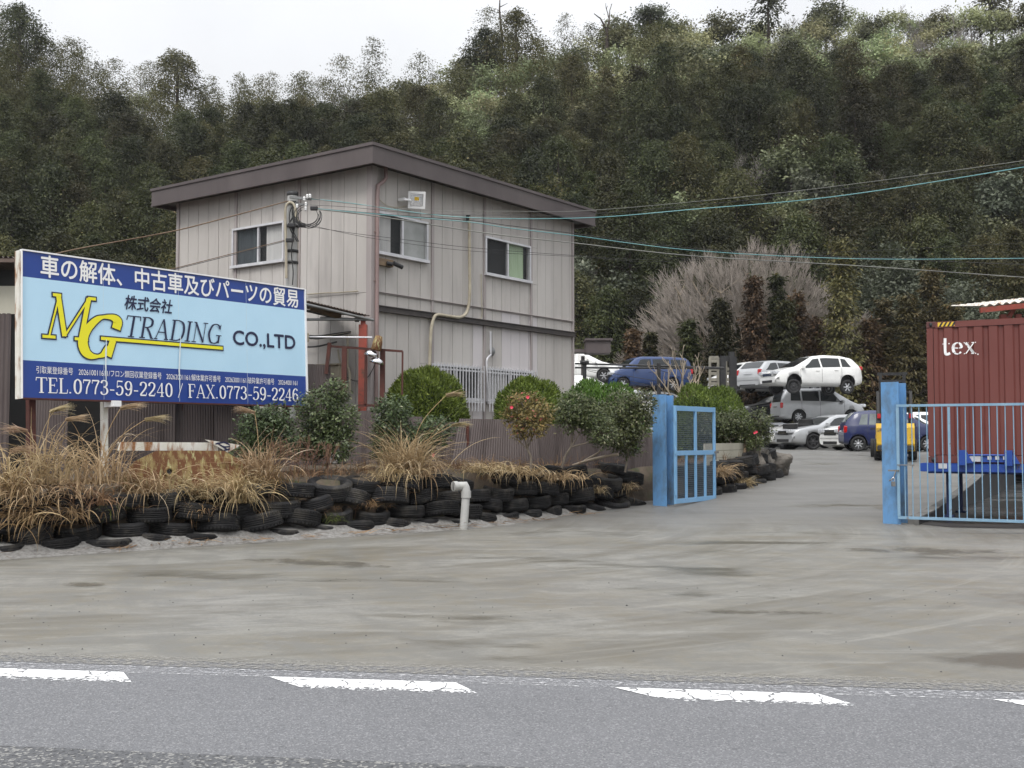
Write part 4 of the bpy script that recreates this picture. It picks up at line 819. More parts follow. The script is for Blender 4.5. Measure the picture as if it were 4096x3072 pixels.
fsheet(Q(378), Q(468), 20.95, 21.4, Q(820), Q(820), 'brown corrugated sheet behind the fallen white post', .04)
fsheet(Q(464), Q(560), 21.3, 21.8, Q(820), Q(820), 'brown corrugated sheet behind the fallen arrow board')
fsheet(Q(556), Q(664), 21.8, 22.4, Q(905), Q(905), 'brown corrugated sheet behind the shrubs below the right end of the billboard')
fsheet(Q(640), Q(714), 22.9, 23.0, Q(784), Q(788), 'tallest brown corrugated sheet, standing up beside the right edge of the billboard', .05)
fsheet(Q(735), Q(815), 22.75, 22.8, Q(889), Q(886), 'brown corrugated sheet under the red canopy post', .03)
fsheet(Q(812), Q(912), 22.9, 22.95, Q(900), Q(900), 'brown corrugated sheet in the shade behind the middle camellias')
fsheet(Q(905), Q(1000), 23.1, 23.1, Q(912), Q(912), 'brown corrugated sheet behind the tall pampas plumes')
fsheet(Q(998), Q(1165), 22.7, 23.5, Q(904), Q(907), 'wide brown sheet with a slanting left edge beside the reddish camellia', .12, slant=-.30)
fsheet(Q(1163), Q(1255), 23.6, 24.3, Q(915), Q(918), 'brown sheet with its foot behind the reddish camellia trunk', .05)
fsheet(Q(1250), Q(1335), 24.3, 25.0, Q(925), Q(930), 'brown sheet behind the slanting grey camellia trunk')
fsheet(Q(1330), Q(1408), 25.0, 25.7, Q(930), Q(935), 'brown sheet ending at the blue gate post')

# ---------------------------------------------------------------- utility pole with fittings
PD = 24.4; pb = P(*c3(1042, 1100), PD); pt = P(*c3(1052, 500), PD); pole = empty('utility_pole', (pb.x, pb.y, 1.0), 0, 'slim grey utility pole behind the billboard with insulators and looped cables', 'utility pole')
g = lambda c, dd, *p: rel(pole, [P(*c(*q), PD + dd) for q in p]); H = pt.z - 1
mb = MB(); mb.tube([(0, 0, 0), (pt.x - pb.x, 0, H)], [.15, .115], 14); mb.build('shaft', M_['concrete_pole'], pole)
mb = MB(); mb.lathe([(0, .02), (.125, .02), (.13, -.06), (.12, -.07)], 14, 0, Matrix.Translation((pt.x - pb.x, 0, H))); [mb.lathe([(.135, -.03), (.145, -.03), (.145, .03), (.135, .03)], 14, 0, Matrix.Translation(((pt.x - pb.x) * z / H, 0, z))) for z in (H - .25, H - .75, H - 1.3, H - 1.55)]; mb.build('band', M_['black'], pole)
mb = MB(); mb.beam(*g(c3, -.2, (1030, 532), (1190, 548)), .05, .05); mb.beam(*g(c3, -.2, (1070, 580), (1165, 590)), .04, .04); mb.build('crossarm', M_['steel'], pole)
for (x, y) in ((1160, 528), (1180, 526), (1138, 545), (1085, 600), (1150, 585), (1148, 620)):
    q, = g(c3, -.28, (x, y)); mb = MB(); mb.lathe([(0, .05), (.02, .05), (.032, .02), (.02, .005), (.035, -.02), (.02, -.04), (0, -.05)], 10, 0, Matrix.Translation(q)); mb.build('insulator', M_['insulator'], pole)
mb = MB()
mb.tube(g(c3, .1, (1078, 1200), (1082, 760)), .042, 8); mb.tube(smoothpts(g(c3, -.2, (1005, 1130), (1003, 900), (998, 700), (1000, 610), (1020, 575), (1050, 575), (1070, 610), (1080, 680), (1110, 725)), 5), .03, 8); mb.build('conduit', M_['pipe_cream'], pole)
mb = MB(); random.seed(5)
for i in range(9):
    cx_, cy_ = 1165 + random.uniform(-12, 20), 670 + random.uniform(-12, 14); rx, ry = random.uniform(70, 100), random.uniform(60, 85)
    a0 = random.uniform(-.6, .3); pts = [(cx_ + rx * math.cos(a), cy_ + ry * math.sin(a)) for a in [a0 + k * .35 for k in range(random.randint(9, 15))]]
    mb.tube(smoothpts(g(c3, -.25 - .03 * i, *pts), 3), .0075, 5)
for i in range(6): mb.tube(smoothpts(g(c3, -.2, (1035 + i * 8, 560), (1030 + random.uniform(0, 50), 640), (1025 + random.uniform(0, 60), 740), (1040 + random.uniform(0, 60), 860)), 4), .012, 5)
mb.tube(smoothpts(g(c3, -.2, (1050, 860), (1042, 950), (1055, 1080), (1050, 1180)), 4), .013, 5)
mb.build('cable_loop', M_['cable'], pole)
mb = MB()
for (x, y) in ((1210, 615), (1030, 850), (1045, 740), (1120, 740)): q, = g(c3, -.28, (x, y)); mb.box(q, (.16, .1, .09), 0, None, .02)
mb.build('clamp', M_['black'], pole)
# ---------------------------------------------------------------- overhead wires
def wire(pts, r, m, label, n=10, sagn=0):
    q = smoothpts([P(x, y, D) for x, y, D in pts], n); mb = MB(); mb.tube(q, r, 5); tag(mb.build('overhead_cable', M_[m]), label, 'cable', 'cables from the utility pole')
k3 = lambda x, y, D: (*c3(x, y), D); k4 = lambda x, y, D: (*c4(x, y), D)
wire([k3(1190, 545, 24.2), k4(0, 575, 24.0), k4(600, 660, 23.6), k4(1100, 690, 23), k4(1800, 682, 22), (Q(1500), Q(452), 20.5), (Q(1800), Q(425), 19), (Q(2212), Q(361), 17), (Q(2420), Q(320), 16)], 0.0086, 'cable_teal', 'teal cable climbing to the upper right above the container')
wire([k3(1190, 540, 24.2), k4(0, 582, 23.8), k4(560, 628, 23.4), k4(1200, 636, 22.8), k4(1800, 628, 22), (Q(1700), Q(415), 19.4), (Q(2212), Q(347), 17), (Q(2420), Q(312), 16)], 0.0051, 'cable_grey', 'thin grey wire running just above the teal cable')
wire([k3(1180, 590, 24.2), k4(0, 606, 23.8), k4(560, 656, 23.4), k4(1200, 664, 22.8), k4(1800, 655, 22), (Q(1700), Q(423), 19.4), (Q(2212), Q(355), 17), (Q(2420), Q(318), 16)], 0.0047, 'cable', 'thin black wire between the teal cable and the grey wire')
wire([k3(1200, 615, 24.2), k4(0, 640, 24.2), k4(430, 678, 24.6), k4(900, 718, 25.4), k4(1175, 760, 26), k4(1650, 815, 27), (Q(1500), Q(541), 28.5), (Q(1850), Q(559), 30), (Q(2212), Q(558), 32), (Q(2420), Q(556), 33)], 0.0101, 'cable_teal', 'twisted teal cable bundle crossing the far window and the bare tree')
wire([k3(1200, 612, 24.3), k4(0, 636, 24.3), k4(430, 672, 24.7), k4(900, 706, 25.5), k4(1175, 742, 26.1), k4(1650, 800, 27.1), (Q(1500), Q(537), 28.6), (Q(1850), Q(556), 30.1), (Q(2212), Q(571), 32), (Q(2420), Q(572), 33)], 0.0078, 'cable', 'black cable strung alongside the twisted teal bundle')
wire([k3(1210, 620, 24.1), k4(0, 648, 24.1), k4(380, 700, 24.4), k4(850, 775, 25), k4(1230, 826, 25.6), k4(1650, 870, 26.4), (Q(1500), Q(553), 27.6), (Q(1850), Q(574), 29), (Q(2212), Q(599), 31), (Q(2420), Q(612), 32)], 0.0125, 'cable_grey', 'thick pale grey cable sagging lowest to the right edge')
wire([k3(1120, 740, 24.2), k4(0, 795, 24.3), k4(360, 840, 24.8), k4(900, 905, 25.6), k4(1660, 962, 27), (Q(1420), Q(560), 29), (Q(1800), Q(545), 32), (Q(2212), Q(525), 34), (Q(2420), Q(515), 35)], 0.0051, 'cable', 'thin wire sagging across the middle of the upper windows')
wire([k3(1150, 730, 24.2), k4(0, 805, 24.4), k4(360, 865, 24.9), k4(900, 930, 25.7), k4(1660, 970, 27.1), (Q(1420), Q(565), 29), (Q(1700), Q(555), 31), (Q(2300), Q(562), 35)], 0.0047, 'cable', 'lowest thin wire across the green curtain')
wire([k3(1020, 560, 24.3), k3(620, 668, 22.6), k3(160, 785, 21), (*c1(560, 150), 20.2), (*c1(330, 200), 19.6)], 0.0133, 'cable_brown', 'upper rusty brown cable from the pole down to the billboard top')
wire([k3(1000, 848, 24.3), k3(640, 940, 23), k3(160, 1062, 21.5), (*c1(900, 340), 20.9)], 0.0086, 'cable_brown', 'brown cable ending behind the middle of the billboard')
wire([k3(1000, 856, 24.4), k3(640, 950, 23.1), k3(160, 1070, 21.6), (*c1(880, 352), 21)], 0.0070, 'cable', 'black cable hanging under the brown one over the left office window')
# ---------------------------------------------------------------- blue gate: posts and two leaves
def gate_post(loc, h, rz, label, wf=.33, dp=.3):
    r = empty('gate_post', loc, rz, label, 'gate post', 'blue steel gate posts'); mb = MB(); t = .022
    mb.box((0, 0, h / 2), (wf, t, h), 0, None, .004); mb.box((0, dp / 2, h / 2 - .01), (t, dp - t - .002, h - .02), 0); mb.box((.01, dp, h / 2 - .005), (wf, t, h - .01), 0, None, .004); mb.build('beam', M_['blue_paint'], r); return r
lp = P(*c7(664, 1238), 24.3); lh = P(*c7(664, 474), 24.3).z - .10
gate_post((lp.x, lp.y, .10), lh, R(-33), 'tall blue steel post at the end of the tyre wall, holding the mesh gate', .33, .34)
rp = P(*c8(314, 1430), 20.9); rh = P(*c8(314, 618), 20.9).z
gate_post((rp.x, rp.y, 0), rh, R(-40), 'tall scuffed blue steel post with padlock, holding the barred gate', .335, .34)
# mesh gate leaf
A, B = P(*c7(766, 1218), 24.1), P(*c7(1040, 1180), 25.75); A.z = max(A.z, yard_z(24.1) + .06)
gr = empty('mesh_gate', A, math.atan2(B.y - A.y, B.x - A.x), 'light blue steel framed gate filled with wire mesh, swung open beside its post', 'gate')
GL = (B - A).xy.length; GH = P(*c7(766, 548), 24.1).z - A.z; mb = MB()
bar = lambda x0, x1, z0, z1, t=.05: mb.box(((x0 + x1) / 2, 0, (z0 + z1) / 2), (x1 - x0, t, z1 - z0), 0, None, .004)
s_ = .07; zm = GH * .49
bar(0, s_, 0, GH); bar(GL - s_, GL, 0, GH); bar(s_ + .001, GL - s_ - .001, GH - .11, GH - .001, .048); bar(s_ + .001, GL - s_ - .001, .001, .10, .048); bar(s_ + .001, GL - s_ - .001, zm, zm + .10, .048)
xm = GL * .5; bar(xm - .04, xm + .04, zm + .101, GH - .111, .044)
for k in (.27, .5, .74): bar(GL * k - .03, GL * k + .03, .101, zm - .001, .044)
mb.build('frame', M_['blue_gate'], gr)
mb = MB()
n1 = int((GH - .2) / .043)
for i in range(n1): mb.box((GL / 2, .026, .11 + i * .043), (GL - .1, .006, .005))
n1 = int(GL / .05)
for i in range(n1): mb.box((.06 + i * (GL - .12) / (n1 - 1), .033, GH / 2), (.006, .006, GH - .1))
mb.build('wire_mesh', M_['mesh_wire'], gr)
mb = MB(); mb.box((GL + .01, -.03, zm + .05), (.16, .05, .05)); mb.tube([(GL - .05, -.05, zm + .05), (GL - .05, -.05, zm - .12)], .012, 6); mb.build('latch', M_['steel'], gr)
for z in (.25, zm + .1, GH - .3):
    mb = MB(); mb.tube([(-.02, -.03, z - .06), (-.02, -.03, z + .06)], .025, 8); mb.build('hinge', M_['blue_gate'], gr)
# barred gate leaf
A, B = P(*c8(350, 1405), 20.75), P(*c8(1076, 1436), 19.75); dv = (B - A).xy; L1 = dv.length; e = dv.normalized()
gr = empty('barred_gate', A, math.atan2(e.y, e.x), 'pale blue gate of thin upright bars standing in front of the container trailer', 'gate')
GH = P(*c8(350, 748), 20.75).z - A.z; GL = 3.6; mb = MB()
mb.box((GL / 2, 0, GH - .02), (GL, .045, .045)); mb.box((GL / 2, 0, .02), (GL, .045, .05)); mb.box((.02, 0, GH / 2), (.05, .05, GH - .1))
mb.box((L1 * .43, 0, GH / 2), (.042, .042, GH - .1)); mb.box((GL - .02, 0, GH / 2), (.05, .05, GH - .1)); mb.build('frame', M_['blue_bars'], gr)
nb = int(GL / .132)
for i in range(1, nb):
    x = i * .132
    if abs(x - L1 * .43) < .05: continue
    q = MB(); q.tube([(x, 0, .04), (x + random.uniform(-.004, .004), random.uniform(-.006, .006), GH / 2), (x, 0, GH - .04)], .010, 6); q.build('bar', M_['blue_bars'], gr)
mb = MB(); mb.box((-.06, -.03, GH * .42), (.2, .03, .03)); mb.box((.15, -.02, GH * .47), (.3, .02, .02)); mb.tube([(-.02, -.04, GH * .42), (-.06, -.08, GH * .35), (-.14, -.06, GH * .33)], .014, 6); mb.build('latch', M_['steel'], gr)
q = P(*c8(322, 1190), 20.7); pk = empty('padlock', q, 0, 'grey padlock hanging on the right blue gate post', 'padlock'); mb = MB(); mb.box((0, 0, -.05), (.075, .035, .09), 0, None, .008); mb.build('lock_body', M_['steel'], pk)
mb = MB(); mb.tube([(-.025, 0, 0), (-.025, 0, .05), (0, 0, .075), (.025, 0, .05), (.025, 0, 0)], .008, 6); mb.build('shackle', M_['chrome'], pk)

# ---------------------------------------------------------------- container on its trailer
CA = P(*c8(527, 1083), 22.6); CTOP = P(*c8(524, 272), 22.6).z; crot = R(-30); CHH = CTOP - CA.z; CLN, CWD = 6.06, 2.44
con = empty('shipping_container', CA, crot, 'dark red corrugated shipping container lettered in white, on a blue trailer', 'container')
mb = MB(); z0, z1 = .16, CHH - .13; vs = []; x = .13; pr = []
while x < CLN - .14:
    pr += [(x, .012), (x + .075, .012), (x + .105, .047), (x + .175, .047), (x + .205, .012)]; x += .278
pr = [(min(a, CLN - .1), b) for a, b in pr]
for a, b in pr: vs += [(a, b, z0), (a, b, z1)]
mb.add(vs, [(2 * i, 2 * i + 2, 2 * i + 3, 2 * i + 1) for i in range(len(pr) - 1)])
mb.box((CLN / 2, CWD - .03, CHH / 2), (CLN - .1, .04, CHH - .1)); mb.box((.03, CWD / 2, CHH / 2), (.04, CWD - .2, CHH - .1)); mb.box((CLN - .03, CWD / 2, CHH / 2), (.04, CWD - .2, CHH - .1))
mb.box((CLN / 2, CWD / 2, CHH - .06), (CLN - .1, CWD - .1, .03)); mb.box((CLN / 2, CWD / 2, .1), (CLN - .1, CWD - .1, .06)); mb.build('wall', M_['container'], con)
mb = MB()
for x in (.06, CLN - .06):
    for y in (.055, CWD - .055): mb.box((x, y, CHH / 2), (.12, .11, CHH - .26))
for y in (.04, CWD - .04): mb.box((CLN / 2, y, CHH - .065), (CLN - .3, .08, .12)); mb.box((CLN / 2, y, .075), (CLN - .3, .085, .15))
mb.build('frame', M_['container'], con)
for x in (.085, CLN - .085):
    for y in (.075, CWD - .075):
        for z in (.06, CHH - .06):
            mb = MB(); mb.box((x, y, z), (.18, .166, .122), 0, None, .01); sy = -1 if y < 1 else 1
            mb.lathe([(0, 0), (.032, 0), (.032, .004), (0, .004)], 12, 1, Matrix.Translation((x, y + sy * .084, z)) @ Matrix.Scale(1.4, 4, (0, 0, 1)) @ Matrix.Rotation(R(90), 4, 'X')); mb.build('corner_casting', [M_['container_dark'], M_['black']], con)
CMi = (Matrix.Translation(CA) @ Matrix.Rotation(crot, 4, 'Z')).inverted(); cn = Vector((-math.sin(crot), math.cos(crot), 0))
def cp(x, y): q = CMi @ hit(*c8(x, y), CA, cn); return q.x, q.z
mb = MB(); a, b = cp(578, 292), cp(675, 275); w_ = b[0] - a[0]; hh = .085
mb.box(((a[0] + b[0]) / 2, -.003, CHH - .062), (w_, .004, hh), 0)
for i in range(4): x = a[0] + (i + .25) * w_ / 4; mb.add([(x, -.0065, CHH - .062 - hh / 2), (x + w_ / 8, -.0065, CHH - .062 - hh / 2), (x + w_ / 8 + .05, -.0065, CHH - .062 + hh / 2), (x + .05, -.0065, CHH - .062 + hh / 2)], [(0, 1, 2, 3)], 1)
mb.build('hazard_stripe', [M_['yellow'], M_['black']], con)
mb = MB(); a, b, t = cp(603, 458), cp(800, 456), cp(615, 360); tmp = MB(); serif(tmp, 'tex', (a[0], b[0], a[1], t[1]), 0, 0, .15, .06)
tmp.v = [(x, y + (.012 if (lambda u: u < .09 or u > .19)(((x - .13) % .278)) else .047) - .006, z) for x, y, z in tmp.v]
mb.v, mb.f, mb.m, mb.sm = tmp.v, tmp.f, tmp.m, tmp.sm; q = cp(810, 457); mb.box((q[0], .008, q[1]), (.025, .004, .025)); mb.build('lettering', M_['sign_white'], con)
M_['leg_shade_blue'] = pm('leg_shade_blue', (.010, .022, .08), (.02, .03, .09), 4, rough=.6)  # trailer blue darkened, shade under the container put into the paint
tr = empty('container_trailer', (CA.x, CA.y, .012), crot, 'blue skeletal container trailer parked behind the barred gate', 'trailer'); tz = CA.z - .012
mb = MB()
for y in (.55, 1.85): mb.box((4.0, y, tz - .13), (8.2, .14, .19)); mb.box((4.0, y, tz - .02), (8.2, .2, .03))
for x in (-.02, 2.9, 5.95): mb.box((x, 1.2, tz - .09), (.22, 2.5, .17))
mb.box((3.0, -.05, tz - .09), (6.3, .09, .16)); mb.build('frame', M_['trailer_blue'], tr)
for s, off in ((cp(728, 1050)[0], 0), (cp(993, 1050)[0], 0)):
    mb = MB(); mb.box((s, -.14, tz + .11), (.14, .12, .30)); mb.add([(s + .08, -.2, tz), (s + .2, -.2, tz), (s + .08, -.2, tz + .22), (s + .08, -.08, tz), (s + .2, -.08, tz), (s + .08, -.08, tz + .22)], [(0, 1, 2), (3, 5, 4), (0, 2, 5, 3), (1, 4, 5, 2), (0, 3, 4, 1)]); mb.build('stanchion', M_['trailer_blue'], tr)
a, b = cp(750, 1060)[0], cp(970, 1060)[0]; mb = MB(); mb.box(((a + b) / 2, -.10, tz + .10), (b - a, .05, .15), 0); mb.tube([(a, -.14, tz + .16), (b, -.14, tz + .16)], .02, 6, 0)
mb.build('locker_rail', M_['trailer_blue'], tr); mb = MB(); mb.box((a + .16, -.135, tz + .09), (.2, .02, .11)); [mb.box((a + .42 + i * .14, -.135, tz + .12), (.07, .03, .09)) for i in range(4)]; mb.box((.28, -.1, tz - .06), (.16, .02, .1)); mb.build('plate', M_['alu'], tr)
mb = MB(); put_text(mb, 'M2', (cp(1040, 1120)[0], cp(1074, 1120)[0], tz - .2 + .09, tz - .2 + .24), -.098, 0); lt = mb.build('lettering', M_['wood'], tr)
for x in (.30,):
    for y in (.45, 2.0): mb = MB(); mb.box((x, y, tz / 2 - .1), (.085, .085, tz - .2), 0); mb.box((x, y, .02), (.2, .2, .04), 0); mb.build('landing_leg', M_['leg_shade_blue'], tr)
mb = MB(); mb.tube(smoothpts([(2.3, -.02, tz - .2), (2.25, -.05, .62), (2.05, -.05, .55), (1.95, -.03, .3)], 4), .035, 8, 0); mb.box((2.4, .1, .42), (.9, .35, .45), 0, None, .02); mb.tube([(1.75, 0, .5), (3.3, 0, .5)], .03, 6); mb.tube([(1.75, 0, .25), (3.3, 0, .25)], .03, 6); mb.build('side_guard', M_['black'], tr)
mb = MB(); mb.box((2.0, -.06, .46), (.16, .04, .09), 0); mb.build('marker_lamp', M_['yellow'], tr)
def tyre_mesh(Rr, wd, rim): # axis along Y
    mb = MB(); h = wd / 2; pr = [(rim, -h * .7), (rim + (Rr - rim) * .35, -h), (Rr * .93, -h * .98), (Rr * .985, -h * .8), (Rr, -h * .45)]
    for k in (-.25, 0, .25): pr += [(Rr, h * (k - .1)), (Rr * .975, h * (k - .04)), (Rr * .975, h * (k + .04)), (Rr, h * (k + .1))]
    pr += [(Rr, h * .45), (Rr * .985, h * .8), (Rr * .93, h * .98), (rim + (Rr - rim) * .35, h), (rim, h * .7), (rim - .01, 0)]
    mb.lathe(pr, 28, 0, Matrix.Rotation(R(90), 4, 'X'), True, True); return mb
def rim_mesh(rim, wd, spokes, mi=0):
    mb = MB(); h = wd / 2; X = Matrix.Rotation(R(90), 4, 'X')
    mb.lathe([(rim, -h * .7), (rim + .012, -h * .72), (rim - .02, -h * .55), (rim - .03, h * .6)], 28, 0, X); mb.lathe([(0, h * .2), (rim - .03, h * .2)], 28, 1, X); mb.lathe([(0, h * .62), (rim * .26, h * .6), (rim * .28, h * .4)], 16, 0, X)
    for i in range(spokes):
        a = 2 * math.pi * i / spokes; M = Matrix.Rotation(a, 3, 'Y'); mb.box(M @ Vector((rim * .56, -h * .47, 0)), (rim * .82, h * .22, rim * .26), 0, M)
        if True: pass
    mb.lathe([(0, -h * .62), (rim * .26, -h * .6), (rim * .28, -h * .4)], 16, 0, X)
    return mb
truck_t = tyre_mesh(.5, .28, .29).mesh('wheel', M_['tyre_car']); truck_r = rim_mesh(.29, .28, 8).mesh('rim', [M_['rim_dark'], M_['black']])
for x in (2.35, 3.6, 4.8):
    for y in (.2, 2.2): o = link('wheel', truck_t, tr); o.location = (x, y, .5); q = link('rim', truck_r, o)

# ---------------------------------------------------------------- cars
def interp(pts, x): 
    if x <= pts[0][0]: return pts[0][1]
    for (a, b), (c, d) in zip(pts, pts[1:]):
        if x <= c: return b + (d - b) * (x - a) / (c - a)
    return pts[-1][1]
def sm_interp(pts, x, w): return sum(interp(pts, x + w * k) * q for k, q in ((-1, .2), (-.5, .2), (0, .2), (.5, .2), (1, .2)))
WHEELS = {}
def wheel_meshes(r, spokes, dark):
    k = (r, spokes, dark)
    if k not in WHEELS: WHEELS[k] = (tyre_mesh(r, .2, r * .62).mesh('wheel', M_['tyre_car']), rim_mesh(r * .62, .2, spokes).mesh('rim', [M_['rim_dark' if dark else 'rim_alloy'], M_['black']]))
    return WHEELS[k]
def make_car(label, loc, rz, sp_, group='scrap cars in the yard', tilt=0, drop=0, name='parked_car', cat='car', steer=0):
    r = empty(name, loc, rz, label, cat, group); r.rotation_euler = (0, tilt, rz)
    L, W, wb, wr = sp_['L'], sp_['W'], sp_['wb'], sp_['wr']; top, belt, zb = sp_['top'], sp_['belt'], sp_.get('zb', .2); pt = M_[sp_['paint']]; fo = sp_.get('fo', (L - wb) / 2)
    xf, xr = L / 2 - fo, L / 2 - fo - wb
    def ring(x):
        tp = sm_interp(top, x, .05); b = min(interp(belt, x), tp - .015); e = min(1, (L / 2 - abs(x)) / .55); e = max(0, e); wf = 1 - .20 * (1 - e) ** 2.2; w = W / 2 * wf
        z0 = zb + .10 * (1 - e) ** 2; gh = tp - b; wr_ = w * .965 - gh * sp_.get('tumble', .36); k = min(1, max(0.0, gh / .3)) 
        return [(0, z0), (w * .8, z0), (w * .94, z0 + .04), (w * .99, z0 + .14), (w, z0 + .26 if z0 + .3 < b else (z0 + b) / 2), (w, z0 + (b - z0) * .62), (w * .985, b - .04), (w * .965, b), (w * .965 - (w * .965 - wr_) * .5, b + (tp - .07 * k - b) * .5), (wr_, tp - .07 * k), (wr_ * .95, tp - .03 * k), (wr_ * .82, tp - .010 * k), (wr_ * .45, tp), (0, tp + .004)]
    xs = sorted(set([-L / 2, -L / 2 + .02, -L / 2 + .06, L / 2 - .06, L / 2 - .02, L / 2] + [-L / 2 + L * i / 46 for i in range(1, 46)])); n = 26; vs = []
    for x in xs: h = ring(x); vs += [(x, y, z) for y, z in h] + [(x, -y, z) for y, z in h[-2:0:-1]]
    fs = [(i * n + j, (i + 1) * n + j, (i + 1) * n + (j + 1) % n, i * n + (j + 1) % n) for i in range(len(xs) - 1) for j in range(n)] + [list(range(n))[::-1], [(len(xs) - 1) * n + j for j in range(n)]]
    b = MB(); b.add(vs, fs, 0, True); b.sm[-1] = b.sm[-2] = False; me = b.mesh('body', [pt, M_['black']]); body = link('body', me, r)
    if sp_.get('arch', True):     # wheel arches
        cut = MB()
        for x in (xf, xr):
            for s in (-1, 1): cut.lathe([(0, -.16), (wr * 1.15, -.16), (wr * 1.15, .16), (0, .16)], 26, 1, Matrix.Translation((x, s * (W / 2 - .10), wr + .01)) @ Matrix.Rotation(R(90), 4, 'X'), False)
        cme = cut.mesh('cut', [pt, M_['black']]); co = bpy.data.objects.new('cut', cme); COL.objects.link(co); co.parent = r
        md = body.modifiers.new('b', 'BOOLEAN'); md.operation = 'DIFFERENCE'; md.solver = 'EXACT'; md.object = co; bpy.context.view_layer.update()
        nm = bpy.data.meshes.new_from_object(body.evaluated_get(bpy.context.evaluated_depsgraph_get())); body.modifiers.clear(); body.data = nm; bpy.data.objects.remove(co)
    def side(x, t, s, off=.006):
        h = ring(x); (y0, z0), (y1, z1) = h[7], h[9]; return (x, s * (y0 + (y1 - y0) * t + off), z0 + (z1 - z0) * t + .003)
    gl = M_[sp_.get('glass', 'car_glass')]
    for (xb0, xb1, xt0, xt1) in sp_['side']:
        for s in (-1, 1):
            g = MB(); N, K = 6, 3; pv = []
            for i in range(N + 1):
                for j in range(K + 1):
                    t = .07 + .80 * j / K; u = j / K; xa = xb0 + (xt0 - xb0) * u; xc = xb1 + (xt1 - xb1) * u; pv.append(side(xa + (xc - xa) * i / N, t, s))
            g.add(pv, [(i * (K + 1) + j, (i + 1) * (K + 1) + j, (i + 1) * (K + 1) + j + 1, i * (K + 1) + j + 1) for i in range(N) for j in range(K)], 0, True); g.build('side_window', gl, r)
    def screen(x0, x1, nm, fr=.84):
        g = MB(); N, K = 7, 8; pv = []; sgn_ = 1 if x0 > x1 else -1
        for i in range(N + 1):
            x = x0 + (x1 - x0) * i / N; h = ring(x); wv = h[9][0] * fr; tops = [(-p[0], p[1]) for p in h[:8:-1]]; tops = sorted([(p[0], p[1]) for p in h[9:]])
            for j in range(K + 1): y = wv * (2 * j / K - 1); pv.append((x + .006 * sgn_, y, interp(tops, abs(y)) + .009))
        g.add(pv, [(i * (K + 1) + j, (i + 1) * (K + 1) + j, (i + 1) * (K + 1) + j + 1, i * (K + 1) + j + 1) for i in range(N) for j in range(K)], 0, True); g.build(nm, gl, r)
    if 'ws' in sp_: screen(*sp_['ws'], 'windscreen')
    if 'rw' in sp_: screen(*sp_['rw'], 'rear_window', .8)
    T_, Rm = wheel_meshes(wr, sp_.get('spokes', 6), sp_.get('dark_rim', False))
    for k, (x, s) in enumerate(((xf, -1), (xf, 1), (xr, -1), (xr, 1))):
        o = link('wheel', T_, r); o.location = (x, s * (W / 2 - .11), wr - drop); o.rotation_euler = (0, 0, (0 if s < 0 else math.pi) + (steer if k < 2 else 0)); link('rim', Rm if not (sp_.get('steel_front') and k < 2) else wheel_meshes(wr, 12, True)[1], o)
    def lamp(nm, m, x, s, y, z, d):
        q = MB(); q.box((x, s * y, z), d, 0, None, min(d) * .3); q.build(nm, m, r)
    hz, tz_ = sp_.get('hz', .68), sp_.get('tz', .85)
    for s in (-1, 1):
        yl = W / 2 * .80 - sp_.get('hw', .36) / 2 + .02; lamp('headlight', M_['head_lamp'], L / 2 - .10, s * 1, yl, hz, (.30, sp_.get('hw', .36), .15)); lamp('tail_light', M_['tail_lamp'], -L / 2 + .115, s, W / 2 * .84 - .05, tz_, (.24, .14, sp_.get('th', .26) * .85))
        xm_ = sp_['side'][0][1] - .06 if sp_['side'][0][1] > sp_['side'][-1][1] else sp_['side'][-1][1] - .06
        h = ring(xm_); lamp('mirror', pt, xm_, s, h[7][0] + .10, h[7][1] + .07, (.12, .2, .15))
        for hx in sp_.get('handles', []): hh_ = ring(hx); lamp('door_handle', pt if not sp_.get('hdark') else M_['black'], hx, s, hh_[6][0] + .012, hh_[6][1] - .06, (.18, .035, .035))
    q = MB()
    for dx_ in sp_.get('seams', []):
        for s in (-1, 1):
            h = ring(dx_); pts = [h[3], h[4], h[5], h[6], h[7]]
            for (ya, za), (yb_, zb2) in zip(pts, pts[1:]): q.beam((dx_, s * (ya + .001), za), (dx_, s * (yb_ + .001), zb2), .012, .008, 0, (1, 0, 0))
    gz, gh_ = sp_.get('gz', .62), sp_.get('gh', .12); q.box((L / 2 + .002, 0, gz), (.03, W * .42, gh_)); q.box((L / 2 - .0, 0, zb + .17), (.03, W * .5, .11)); q.box((-L / 2 - .0, 0, zb + .12), (.03, W * .55, .06))
    q.build('trim', M_['black'], r)
    q = MB(); q.box((L / 2 + .012, 0, gz + .01), (.03, W * .40, .022)); q.box((L / 2 + .012, 0, gz - .035), (.03, W * .38, .014)); q.box((-L / 2 - .012, 0, tz_ - .06), (.02, W * .3, .04)); q.build('grille', M_['chrome'], r)
    return r
HATCH = dict(L=4.25, W=1.69, wb=2.6, wr=.315, paint='white_car', fo=.84, zb=.2, top=[(-2.13, .55), (-2.11, .88), (-2.02, 1.02), (-1.62, 1.42), (-1.1, 1.52), (-.3, 1.545), (.3, 1.47), (1.18, 1.0), (1.7, .87), (1.98, .73), (2.1, .56), (2.13, .5)], belt=[(-2.1, 1.0), (-1.0, .98), (1.1, .90), (2.1, .7)],
    side=[(-.02, .95, .02, .32), (-.98, -.10, -.98, -.06), (-1.5, -1.06, -1.28, -1.06)], ws=(1.2, .36), rw=(-1.98, -1.66), handles=[-.75, .15], seams=[-1.02, -.06, .98], hz=.74, tz=.98, th=.2, gz=.66, steel_front=True)
